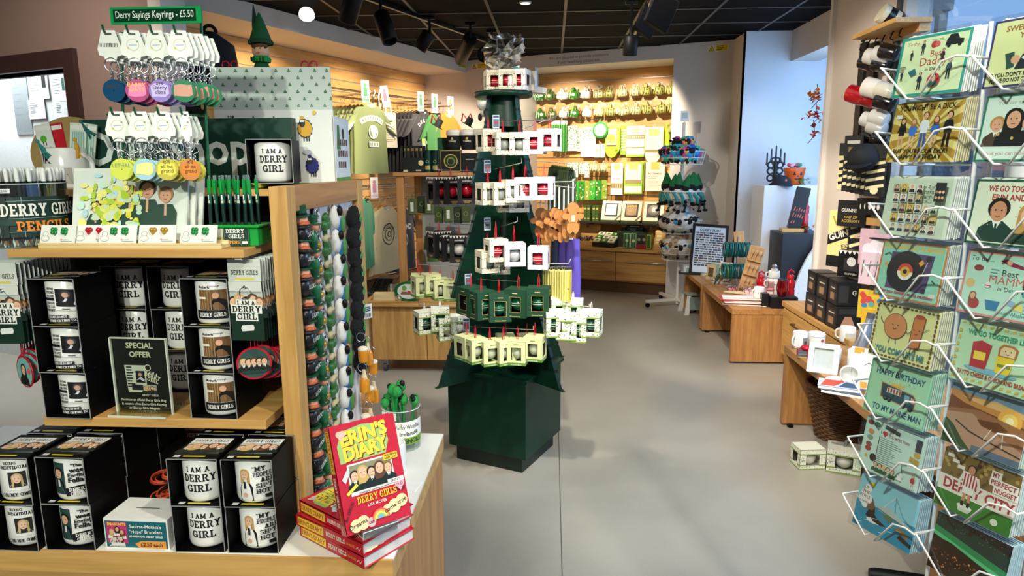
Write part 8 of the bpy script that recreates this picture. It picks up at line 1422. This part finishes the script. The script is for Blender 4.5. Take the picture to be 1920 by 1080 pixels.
for j, (z, n, yy) in enumerate(((0, 3, 4.75), (.16, 3, 4.75))):
    for i in range(n):
        m = MB(); m.bx(-.07, .07, -.08, .08, 0, .155, c('141415', .4), .002); q = onfront(m, 0, -.08, 0)
        if j == 0: q.poly([(-.05, .02), (.05, .02), (.02, .09), (-.02, .09)], ink('b98a6a')); q.rect(-.06, .105, .06, .14, ink('2a2826')); q.line([(-.06, .005), (.06, .005)], .006, ink('c9c4b4'))
        else: q.rect(-.06, .02, .0, .13, ink('2f2d2b')); q.text('G', .035, .07, .03, ink('d9d2b8'), slab=True)
        mm = m; q = Print(m, flat(TR(-.07, 0, 0) @ ROT('Z', -90) @ FRONT)); q.rect(-.06, .02, .06, .13, ink('35312e')); q.rect(-.04, .1, .04, .108, ink('d9d2b8')); q.rect(-.04, .03, .03, .075, ink('a9805a'))
        solo('stout_glass_box', m, f'black stout glass box, {ORD[i]} along the {"lower" if j == 0 else "upper"} layer on the light oak drawers', 'box', (x0 + .07, 4.42 + i * .185, dz + .0005 + z), R(ru(-4, 4)))
# ================================================================ greeting card spinner
KZ = R(-64.8); DV = Vector((cos(KZ), sin(KZ), 0)); NV = Vector((sin(KZ), -cos(KZ), 0))
P0 = at(1672, 192, 1.53); K0 = Vector((P0.x, 1.53, 0)); CW, CHH = .15, .122
ZB = [at(1668 - i * 8, (185, 304, 437, 551, 662, 766, 872, 978)[i], 1.53).z for i in range(8)]
t = thing('card_spinner', 'white wire greeting card spinner with two columns of pockets by the shop window', 'card rack', (K0.x, K0.y, 0), KZ)
m = MB()
for x in (-.005, .155, .185, .345): m.tube([(x, .055, .0 if x in (.155, .185) else .75), (x, .055, 1.86)], .004, METW, 6)
part('upright', m, t); m = MB(); m.cyl(.2, 0, .03, METW, 26, TR(.17, .16, 0)); m.cyl(.02, .03, 1.8, METW, 10, TR(.17, .16, 0)); part('base', m, t)
for z in ZB:
    for x in (0, .19):
        m = MB(); m.tube([(x - .02, .05, z + .06), (x - .022, -.016, z + .064), (x - .012, -.02, z + .06), (x + .048, -.018, z - .004), (x + .048, .05, z - .006)], .0023, METW, 6)
        m.tube([(x + .048, .05, z - .006), (x + .076, .05, z - .006), (x + .076, -.018, z - .004), (x + .118, -.02, z + .06), (x + .148, -.02, z + .066), (x + .168, -.02, z + .062), (x + .172, .05, z + .06)], .0023, METW, 6)
        m.tube([(x, .05, z - .006), (x + CW, .05, z - .006)], .0023, METW, 5); part('pocket_wire', m, t)
def frm(q, col, b=.006): q.rect(0, 0, CW, CHH, ink(col)); 
def bord(q, outer, inner, b=.006): q.rect(0, 0, CW, CHH, ink(outer)); q.rect(b, b, CW - b, CHH - b, ink(inner))
cx_ = CW / 2
def c_daddy(q):
    bord(q, '2f8f80', 'cfdcb0'); r_ = 'b23a34'; q.text('To the..', .03, .104, .007, ink(r_), bold=0); q.text('Best', .085, .077, .012, ink(r_), bold=0); q.text('Daddy', .08, .06, .016, ink(r_), bold=0); q.text('in Derry', .082, .049, .007, INK)
    q.poly([(.098, .094), (.135, .094), (.135, .103), (.126, .105), (.12, .115), (.106, .115), (.1, .105)], ink('1c2226')); q.circ(.106, .093, .004, INK, 8); q.circ(.128, .093, .004, INK, 8); q.circ(.075, .1, .007, ink('a83a3a'), 10); q.circ(.082, .1, .006, ink('c9605a'), 10)
    for x, y, h, tp in ((.052, .082, .03, '2a3440'), (.098, .06, .03, '3a2a3a'), (.058, .012, .036, '22303a'), (.117, .028, .04, '2a4456'), (.03, .074, .02, '22262a'), (.016, .035, .02, '2a3a3a')): q.stand(x, y, h, '1c1512', tp, '22262a', 'c9a184')
    q.circ(.09, .028, .014, ink('c4303c'), 14); q.bust(.09, .016, .024, '1c1512', '2a5a52'); q.poly([(.03, .05), (.045, .056), (.05, .045), (.038, .04)], ink('2f6a7a')); q.lines(.07, .1, .108, 1, .01, ink('6a6a5a')); q.lines(.008, .03, .06, 2, .006, ink('6a6a5a'), .002)
def c_gold(q):
    frm(q, 'a8842a')
    for i in range(20): a0, a1 = i * 18, i * 18 + 8; q._p([(cx_, .06)] + [(min(CW, max(0, cx_ + .12 * cos(R(a)))), min(CHH, max(0, .06 + .12 * sin(R(a))))) for a in (a0, a1)], ink('d9c67a'))
    q.up(); q.text('YOU MIGHT BE A DICK...', cx_, .106, .0105, INK, bold=.025, wmax=.13)
    for x, h, tp, lg, hr, lo in ((.025, .062, '16181c', 'c99a7a', '2a1a12', 1), (.05, .06, '3a72c8', 'd9b08c', '9a6a3a', 1), (.075, .072, 'd9e0e6', '2f5aa8', '5a3a22', 0), (.1, .062, '3468b8', 'd9b08c', '6a3a22', 1), (.127, .07, '14161a', '14161a', '1a120e', 0)): q.stand(x, .03, h, hr, tp, lg, 'd9a884', lo)
    q.text("BUT YOU'RE OUR DICK!", cx_, .018, .009, INK, bold=.02, wmax=.12); q.text('HAPPY BIRTHDAY', cx_, .006, .009, INK, bold=.02, wmax=.1); q.rect(.008, .09, .022, .098, ink('d9dcd0'))
def c_grid(q):
    frm(q, 'c9d6bf')
    for r_ in range(5):
        for k in range(6):
            x, y = .022 + k * .018, .008 + r_ * .0205
            if k in (4, 5) and r_ > 2: continue
            q.rect(x, y, x + .0155, y + .018, ink(('d9d6c9', 'c4cfc2', 'b9a98a', 'd9b84a', 'e0dcd0')[(r_ * 3 + k) % 5])); q.bust(x + .0078, y + .001, .015, ('1a1210', '5a3a22', 'c9a65e', '2a1a16')[(r_ + k) % 4], ('16302a', '2a2a30', '4a2a2a')[(r_ * 2 + k) % 3])
    q.text('A to Z of', .1, .1, .006, INK); q.text('THE DERRY', .1, .088, .006, INK); q.text('GIRLS', .1, .078, .006, INK); q.rect(.118, .074, .14, .112, ink('2b302f')); [q.circ(.122 + (i % 3) * .007, .082 + (i // 3) * .011, .003, ink('d9b090'), 8) for i in range(6)]
def c_record(q):
    bord(q, 'b9763a', '8fcdb4', .004); q.text('HAPPY BIRTHDAY YA MANIAC', cx_, .106, .009, ink('e9b92a'), bold=.03, wmax=.135); q.poly([(.024, .02), (.118, .02), (.125, .1), (.026, .1)], ink('54406a')); q.circ(.065, .06, .044, ink('131516'), 36)
    for r_ in (.038, .033, .028): q.circ(.065, .06, r_, ink('2a2d2e'), 30); q.circ(.065, .06, r_ - .001, ink('131516'), 30)
    q.circ(.065, .06, .018, ink('c9463a'), 20); q.circ(.065, .06, .018, ink('e9e2cf'), 20, a0=180, a1=360); q.circ(.065, .06, .011, ink('d9a93a'), 16); q.circ(.065, .06, .005, INK, 10); q.line([(.113, .09), (.105, .06), (.085, .045)], .002, ink('b9bdb9')); q.circ(.113, .092, .007, ink('2a2a2e'), 12); q.circ(.113, .026, .005, ink('2a2a2e'), 10); q.poly([(.092, .082), (.1, .09), (.105, .082), (.098, .074)], ink('e0a13a')); q.poly([(.012, .07), (.02, .078), (.022, .066)], ink('e0a13a')); q.line([(.01, .09), (.02, .096), (.026, .092)], .003, ink('1f5a44')); q.line([(.128, .05), (.136, .044)], .003, ink('1f5a44')); q.text('Take your birthday to the maximum', cx_, .01, .0075, ink('b23a5a'), bold=.03, wmax=.125); q.rect(.128, .014, .142, .022, ink('d9d9cc'))
def c_complete(q):
    frm(q, 'dfdf9a')
    for i in range(15): [q.circ(.006 + i * .0098, y, .004, ink('6a4a2c'), 7, ry=.0025) for y in (.005, CHH - .005)]
    for i in range(12): [q.circ(x, .008 + i * .0095, .0025, ink('6a4a2c'), 7, ry=.004) for x in (.005, CW - .005)]
    q.circ(.055, .075, .028, ink('8a5a34'), 26); q.circ(.055, .075, .0265, ink('d08a56'), 26); q.poly([(.093, .036), (.118, .036), (.122, .105), (.1, .11), (.094, .1)], ink('7a4a2a')); q.poly([(.095, .038), (.116, .038), (.12, .104), (.101, .107), (.096, .1)], ink('c67a3e')); q.circ(.108, .105, .011, ink('a8452a'), 12, ry=.005)
    for x, y in ((.055, .074), (.106, .072)): q.circ(x - .006, y + .004, .0016, INK, 6); q.circ(x + .006, y + .004, .0016, INK, 6); q.line([(x - .004, y - .003), (x, y - .006), (x + .004, y - .003)], .0012, INK)
    for a in ([(.028, .075), (.018, .084), (.018, .09)], [(.082, .07), (.088, .064), (.094, .072)], [(.12, .075), (.132, .084)], [(.048, .048), (.046, .036)], [(.062, .048), (.064, .037)], [(.1, .036), (.1, .026)], [(.112, .036), (.112, .027)]): q.line(a, .0013, INK)
    q.text('YOU COMPLETE ME', cx_, .014, .0125, ink('4a8a8a'), bold=.035, wmax=.118)
def c_truck(q):
    bord(q, '7fbf9a', 'a9dcb4', .004); q.text('HAPPY BIRTHDAY', cx_, .092, .0125, ink('1f4f74'), bold=.035, wmax=.118); q.text('TO MY MAINE MAN', cx_ + .006, .012, .0125, ink('1f4f74'), bold=.035, wmax=.118)
    q.poly([(.036, .042), (.12, .034), (.122, .058), (.114, .068), (.034, .076)], ink('d08a4a')); q.poly([(.038, .044), (.118, .036), (.12, .058), (.112, .066), (.036, .074)], ink('234a5a')); q.rect(.05, .056, .085, .068, ink('e0d6c2')); [q.rect(.052 + i * .007, .057, .056 + i * .007, .067, ink(('b23a3a', '5a3a2a')[i % 2])) for i in range(5)]; q.poly([(.094, .048), (.106, .047), (.106, .062), (.094, .063)], ink('7aa9b4')); q.poly([(.11, .05), (.118, .049), (.117, .059), (.109, .062)], ink('d9a884'))
    for x, y in ((.05, .043), (.06, .042), (.095, .038), (.112, .036)): q.circ(x, y, .006, INK, 12); q.circ(x, y, .0025, ink('5a6a6a'), 8)
    q.rect(.06, .074, .09, .08, ink('e6c25a')); [q.rect(.063 + i * .005, .08, .064 + i * .005, .088, ink('e9e4d0')) for i in range(6)]; [q.circ(ru(.03, .13), ru(.078, .09), .0012, ink('c97a4a'), 5) for _ in range(8)]
def c_more(q):
    frm(q, 'b9dcd0'); q.rect(.003, .003, CW - .003, CHH - .003, ink('c6e4d8')); q.text('I', .042, .093, .006, INK); q.circ(.05, .098, .004, ink('c4303c'), 8); q.circ(.056, .098, .004, ink('c4303c'), 8); q.poly([(.046, .097), (.053, .088), (.06, .097)], ink('c4303c')); q.text('YOU MORE THAN', .088, .091, .0065, ink('8a2f3a'), bold=.02, wmax=.05); q.lines(.044, .1, .084, 13, .0045, ink('5a6a66'), .0014); q.rect(.04, .03, .042, .088, ink('2f3a38'))
    for x, y, k in ((.013, .11, '7a3a2a'), (.03, .11, '2a6a44'), (.018, .09, 'c98a4a'), (.018, .076, '8a9a7a'), (.018, .06, '8a4a44'), (.018, .05, 'a83a34'), (.135, .078, 'c9a23a')): q.circ(x, y, .008, ink(k), 12, ry=.006)
    q.poly([(.05, .108), (.088, .102), (.089, .111), (.051, .117)], ink('2e2a2c')); q.rect(.128, .085, .142, .112, ink('1c2230')); q.circ(.035, .034, .009, INK, 14); q.rect(.014, .028, .02, .036, ink('e0b83a')); q.poly([(.12, .06), (.142, .056), (.142, .068), (.12, .072)], ink('b99a3a')); [q.bust(.045 + i * .011, .006, .022, ('3a2418', '1a1210', 'c9a65e', '2a1a14', '7a4a2a')[i], '1f5a3a') for i in range(5)]; q.poly([(.1, .01), (.115, .01), (.108, .03)], ink('e9efe8')); q.rect(.1, .018, .116, .026, ink('d9e2dc')); q.stand(.138, .004, .032, '1a1210', 'c23a3a', 'e9e6de'); q.line([(.112, .03), (.106, .046), (.12, .05)], .0015, ink('5a6a66'))
def c_foyle(q):
    frm(q, '46b4d4'); q.rect(0, .06, CW, CHH, ink('8fd2e0')); q.rect(0, 0, CW, .062, ink('1f8fb4')); q.circ(.033, .108, .006, ink('f0dc4a'), 14); q.poly([(.02, .05), (.028, .066), (.04, .078), (.05, .06), (.048, .046)], ink('7a5a44'))
    for x, y, r_ in ((.018, .082, .01), (.024, .095, .01), (.014, .066, .01), (.026, .072, .013), (.022, .056, .008)): q.circ(x, y, r_, ink('f2f2ec'), 14)
    for i, s in enumerate(('UP', 'THE', 'FOYLE', 'IN A BUBBLE')): q.text(s, .02, .093 - i * .011, .007 if i < 3 else .004, ink('8a3a34'), bold=.01, wmax=.026)
    q.poly([(.055, .066), (.08, .074), (.15, .052), (.15, .044), (.1, .056), (.06, .058)], ink('b9c4c0')); q.line([(.07, .07), (.095, .105)], .002, ink('d9dfdc')); q.line([(.095, .105), (.12, .068), (.14, .058)], .001, ink('3a4a50')); q.line([(.095, .105), (.1, .07)], .0008, ink('3a4a50')); q.line([(.055, .062), (.15, .048)], .002, ink('5a6a6a')); q.poly([(.07, .052), (.085, .058), (.1, .05), (.09, .044)], ink('6a7a4a')); q.poly([(.1, .038), (.12, .044), (.14, .034), (.14, .026)], ink('9a7a4a'))
    q.poly([(.03, .034), (.036, .05), (.046, .05), (.06, .038), (.085, .03), (.07, .026), (.05, .026)], ink('14181c')); q.poly([(.034, .03), (.046, .034), (.05, .028), (.07, .026), (.05, .022), (.036, .024)], ink('eef0ee')); q.poly([(.044, .048), (.05, .06), (.053, .046)], ink('14181c')); q.poly([(.115, .02), (.12, .03), (.15, .02), (.15, .012)], ink('20282e')); [q.line([(.01 + i * .02, .01 + (i % 3) * .012), (.022 + i * .02, .013 + (i % 3) * .012)], .0012, ink('d9eef2')) for i in range(6)]
def c_sweet(q):
    bord(q, '3a3560', 'cfd49a', .004); q.text('SWEET SUFFERING', .08, .1, .0095, ink('8a5a34'), bold=.03, wmax=.125); q.text("YOU'RE NO", .085, .086, .0095, ink('8a5a34'), bold=.03, wmax=.09)
    q.poly([(.05, .03), (.06, .055), (.085, .075), (.12, .075), (.14, .03)], ink('1b2230')); q.poly([(.06, .05), (.088, .074), (.092, .07), (.066, .045)], ink('d9dcdc')); q.face(.105, .088, .014, '2a1d16', 'c99a7a'); q.poly([(.03, .06), (.046, .062), (.05, .035), (.038, .032)], ink('2a4a40')); q.circ(.05, .048, .008, ink('c99a7a'), 10); q.text("IF YOU DON'T ENJOY YOUR DAY", cx_, .019, .007, INK, bold=.03, wmax=.13); q.text('PLEASE DO NOT COME CRYING TO ME', cx_, .009, .007, INK, bold=.03, wmax=.125)
def c_take(q):
    bord(q, '2f7a64', 'c9e0d4', .004); q.rect(.006, .006, CW - .006, CHH - .006, ink('d3e4d8')); q.text('You can take the girl out', cx_, .104, .007, ink('a88a84'), bold=0, wmax=.125); q.text('but you can\'t take DERRY', cx_, .012, .007, ink('a86a64'), bold=0, wmax=.125)
    for x, h, hr, tp, lo in ((.03, .055, 'b98a4a', '4a3a2a', 0), (.058, .068, '15110f', '16181c', 1), (.085, .058, '1a1412', '131519', 0), (.115, .066, '2a1c14', '1c2026', 1)): q.bust(x, .028, h, hr, tp, lo, 'd9a482')
    for x, y in ((.036, .05), (.062, .042), (.09, .036)): q.circ(x, y, .003, ink('c9a24a'), 8)
def c_erin(q):
    bord(q, '17503e', 'dfe6cf', .004); q.text('WE GO TOGETHER LIKE', .085, .1, .0105, ink('a83a2e'), bold=.035, wmax=.12); q.text('ERIN AND JAMES', .085, .084, .0105, ink('a83a2e'), bold=.035, wmax=.1); q.bust(.052, .006, .082, '1c1410', '183c30', 0, 'c98f6a'); q.bust(.106, .006, .074, 'b98e4a', '183c30', 1, 'e0b090'); [q.circ(ru(.01, .14), ru(.03, .1), .0012, ink('b9a98a'), 5) for _ in range(12)]
def c_mammy(q):
    bord(q, 'd08a80', 'b4dcc8', .004); q.text('To the...', .03, .104, .009, INK, bold=0); q.text('Best', .085, .08, .012, INK, bold=0); q.text('MAMMY', .088, .064, .015, ink('c4645a'), bold=.0); q.text('in Derry', .088, .052, .008, INK, bold=0)
    q.poly([(.062, .108), (.08, .1), (.105, .096), (.112, .1), (.09, .106), (.075, .112)], ink('8a2a44')); q.circ(.08, .106, .005, ink('d9a884'), 10); q.circ(.026, .09, .009, ink('8a3a3a'), 12, ry=.006); q.circ(.016, .06, .009, ink('d9b87a'), 10); q.circ(.03, .022, .011, ink('a83a3c'), 12); q.face(.026, .036, .006, '8a4a2a', 'd9a884', 1); q.poly([(.056, .014), (.074, .014), (.078, .032), (.05, .032)], ink('3a78a8')); q.poly([(.084, .03), (.105, .026), (.104, .036), (.09, .04)], ink('8aa9c9')); q.poly([(.1, .022), (.12, .02), (.118, .032), (.105, .034)], ink('e6d27a')); q.face(.122, .07, .009, '1a1412', 'd9a884', 1); q.face(.138, .074, .009, '6a4426', 'd9a884', 1); q.rect(.114, .048, .132, .06, ink('2f9aa8')); q.rect(.132, .046, .146, .06, ink('d9b43a')); q.circ(.05, .06, .006, ink('e9dfe2'), 10); q.rect(.044, .058, .056, .06, ink('c23a4a')); q.text('Best Washer', .105, .01, .007, ink('4a9a9a'), bold=0); q.lines(.05, .066, .09, 3, .006, ink('7ab4b0'), .0018); q.lines(.12, .14, .036, 4, .006, ink('7ab4b0'), .0018); q.lines(.115, .145, .1, 1, .006, ink('7ab4b0'), .0018)
def c_bread(q):
    frm(q, 'b9dcb4')
    for i in range(11): [q.poly([(x, y), (x + .008, y + .002), (x + .008, y + .006), (x + .001, y + .005)], ink('c9b45a')) for x, y in ((.004 + i * .0135, .112), (.004 + i * .0135, .004))]
    for i in range(7): q.poly([(.003, .014 + i * .0135), (.009, .016 + i * .0135), (.008, .022 + i * .0135), (.003, .022 + i * .0135)], ink('c9b45a'))
    q.text('WE GO TOGETHER LIKE..', .08, .096, .0095, ink('2f9a74'), bold=.035, wmax=.12); q.text('TAYTO CHEESE & ONION AND BREAD', .08, .016, .008, ink('a83a3a'), bold=.03, wmax=.13)
    q.circ(.075, .032, .05, ink('7ab0c4'), 20, ry=.006); q.poly([(.036, .034), (.066, .034), (.07, .082), (.05, .088), (.034, .082)], ink('b3303a')); q.rect(.04, .05, .062, .066, ink('e9d24a')); q.poly([(.084, .034), (.11, .034), (.114, .066), (.082, .068)], ink('e6c832')); q.rect(.086, .046, .11, .052, ink('7a8a2a')); q.poly([(.084, .066), (.116, .066), (.118, .084), (.108, .09), (.09, .09), (.083, .082)], ink('a8703a')); q.poly([(.087, .068), (.113, .068), (.114, .082), (.106, .086), (.092, .086), (.087, .08)], ink('e6c79a')); [q.circ(x, .078, .0014, INK, 6) for x in (.096, .106)]; q.line([(.098, .073), (.101, .071), (.104, .073)], .001, INK)
def c_sunset(q):
    frm(q, '6a4426'); q.rect(0, .072, CW, CHH, ink('c98a44')); q.poly([(0, CHH), (CW, CHH), (CW, .1), (.08, .105), (0, .11)], ink('6f93ac')); q.poly([(.02, .1), (.09, .108), (.15, .098), (.15, .09), (.06, .094)], ink('e0b474')); q.poly([(0, .098), (.03, .088), (.15, .074), (.15, .066), (0, .06)], ink('7a4420')); q.circ(.118, .08, .022, ink('f0b04a'), 20); q.circ(.118, .08, .014, ink('f8d470'), 18); q.circ(.118, .08, .007, ink('fdf2c0'), 14); q.poly([(0, .07), (.06, .082), (.15, .07), (.15, 0), (0, 0)], ink('9a6a44')); q.poly([(0, .062), (.05, .072), (.09, .05), (.15, .03), (.15, 0), (0, 0)], ink('b98f74')); q.poly([(.06, .064), (.1, .07), (.12, .06), (.1, .05), (.07, .054)], ink('6a3f22')); q.poly([(0, .05), (.018, .04), (.04, .016), (.06, 0), (0, 0)], ink('35502a')); q.line([(.02, .05), (.05, .036), (.08, .03), (.15, .018)], .003, ink('3a3632')); q.line([(.08, .03), (.09, .054)], .0016, ink('e9e2d0')); q.line([(.115, .024), (.112, .05)], .0016, ink('e9e2d0')); q.rect(.06, 0, CW, .012, ink('5a6f84'))
def c_city(q):
    frm(q, '6f5a26'); q.rect(0, .07, CW, CHH, ink('7a6128')); 
    for i in range(50): q.circ(ru(0, CW), ru(.074, CHH), .004, ink(rc(('b0954a', '5a4820'))), 7); q.dn()
    q.up(); q.rect(0, .036, CW, .068, ink('e9e2d6')); q.rect(0, 0, CW, .036, ink('2f7a2c')); q.rect(0, .036, CW, .0375, ink('eef0e6')); q.text('DERRY CITY', .08, .043, .02, ink('a82f3a'), bold=.03, wmax=.138)
    for x, y, s, r_ in ((.106, .1, 'MY', -4), (.122, .086, 'PERFECT', -4), (.128, .072, 'NUGGET', -4)): wd = .009 * len(s) * .75; q.rect(x - wd / 2 - .003, y - .003, x + wd / 2 + .003, y + .012, ink('ece6da')); q.text(s, x, y, .009, ink('a82f3a'), bold=.03, wmax=wd, rot=0)
    for i in range(4): q.rect(.008 + i * .012, .106 - i * .008, .022 + i * .012, .113 - i * .008, ink('ece6da'))
    q.poly([(.046, .018), (.076, .018), (.07, .008), (.05, .008)], ink('cfd6c4')); q.circ(.061, .019, .015, ink('e2e6d8'), 16, ry=.005); [q.line([(.061 + s * .004, .05), (.061 + s * .006, .022)], .006, ink('c98f6a')) for s in (-1, 1)]; [q.rect(.058 + s * .006, .02, .064 + s * .006, .03, INK) for s in (-1, 1)]; q.rect(.05, .046, .072, .06, ink('eeece4')); q.poly([(.048, .06), (.074, .06), (.076, .086), (.046, .086)], ink('efece6')); [q.rect(.049 + i * .006, .06, .052 + i * .006, .086, ink('b3303a')) for i in range(5)]; [q.line([(.061 + s * .014, .084), (.061 + s * .02, .064), (.061 + s * .017, .054)], .005, ink('e9e2da')) for s in (-1, 1)]; q.face(.061, .095, .008, '1a120e', 'c98f6a'); q.circ(.12, .016, .007, ink('dfe6d2'), 14)
def c_aurora(q):
    frm(q, '10181a'); q.rect(0, .06, CW, CHH, ink('0c1a20')); q.poly([(0, .084), (.15, .05), (.15, .1), (0, CHH)], ink('0f3a34')); q.poly([(0, .078), (.15, .044), (.15, .068), (0, .094)], ink('1f8f5a')); q.poly([(0, .074), (.15, .042), (.15, .054), (0, .082)], ink('57c98a')); q.poly([(0, .07), (.04, .07), (.15, .044), (.15, 0), (0, 0)], ink('1c1512'))
    for i in range(70): x = ru(.005, .145); q.circ(x, ru(.012, .058 - x * .14), ru(.0006, .0022), ink(rc(('d0703a', 'e0a05a', 'a84a2a', '6a2f1c'))), 6); q.dn()
    for i in range(26): q.circ(ru(0, CW), ru(.095, CHH - .003), .0006, ink('c9d6d6'), 5); q.dn()
    q.poly([(.05, .02), (.08, .03), (.12, .016), (.12, 0), (.05, 0)], ink('262a20'))
ART = [[(c_daddy, 'pale green card for the best daddy in a teal border'), (c_gold, 'gold sunburst birthday card with five standing figures'), (c_grid, 'pale card with a grid of tiny portraits'), (c_record, 'turquoise birthday card with a record player'), (c_complete, 'yellow green card with a smiling bun and sausage roll'), (c_truck, 'mint green birthday card with a blue truck'), (c_more, 'pale mint card with a long list and small drawings'), (c_foyle, 'blue river card with an orca and a bridge')],
       [(c_sweet, 'olive card in a purple border with a man reading'), (c_take, 'pale green card with four dark figures'), (c_erin, 'white card in a green border with two smiling portraits'), (c_mammy, 'mint card for the best mammy in a pink border'), (c_bread, 'green card with a crisp packet and a slice of bread'), (c_sunset, 'sunset photo card of a river and bridge'), (c_city, 'football card with a player in a striped shirt'), (c_aurora, 'night city card under green northern lights')]]
SIDE = c('e9eae2', .4, var=.02)
for ci in range(2):
    for ri in range(8):
        f, lab = ART[ci][ri]; m = MB(); m.bx(0, CW, 0, .0025, 0, CHH, SIDE); q = onfront(m); f(q)
        base = K0 + DV * (ci * .19) + Vector((0, 0, ZB[ri]))
        gc = solo('greeting_card', m, lab + ' on the wire spinner', 'greeting card', base + NV * .002, 0, rot=(R(-9), 0, KZ))
        m = MB(); m.bx(-.002, CW + .002, -.0132, -.0124, -.002, CHH + .004, glass('f8faf8', .15, .15)); part('clear_sleeve', m, gc)
        m = MB(); tone = ('e4e6da', 'd9cfa0', 'dfe4d6', 'cfd6c4', 'e3e3c0', 'bfe0c8', 'cfe2dc', 'b9d6dc')[ri]; m.bx(0, CW, 0, .0022, 0, CHH, c(tone, .4, var=.03)); bk = Proto(solo('greeting_card', m, 'x', 'greeting card'))
        for k in range(6): bk.put(base - NV * (.005 + .0052 * k) + DV * (.001 + .0012 * k) + Vector((0, 0, .0015 * (k % 3))), 'spare card behind the ' + lab, group='spare cards behind the ' + lab, rot=(R(-8 + k * .6), 0, KZ))
# dark bar on the floor under the spinner
a, b_ = atz(1630, 1076, .02), atz(1760, 1095, .02); m = MB(); m.tube([a, a.lerp(b_, .08), b_], [.022, .028, .028], BLACK, 12); solo('floor_bar', m, 'black rubber bar lying on the floor under the card spinner', 'floor bar')
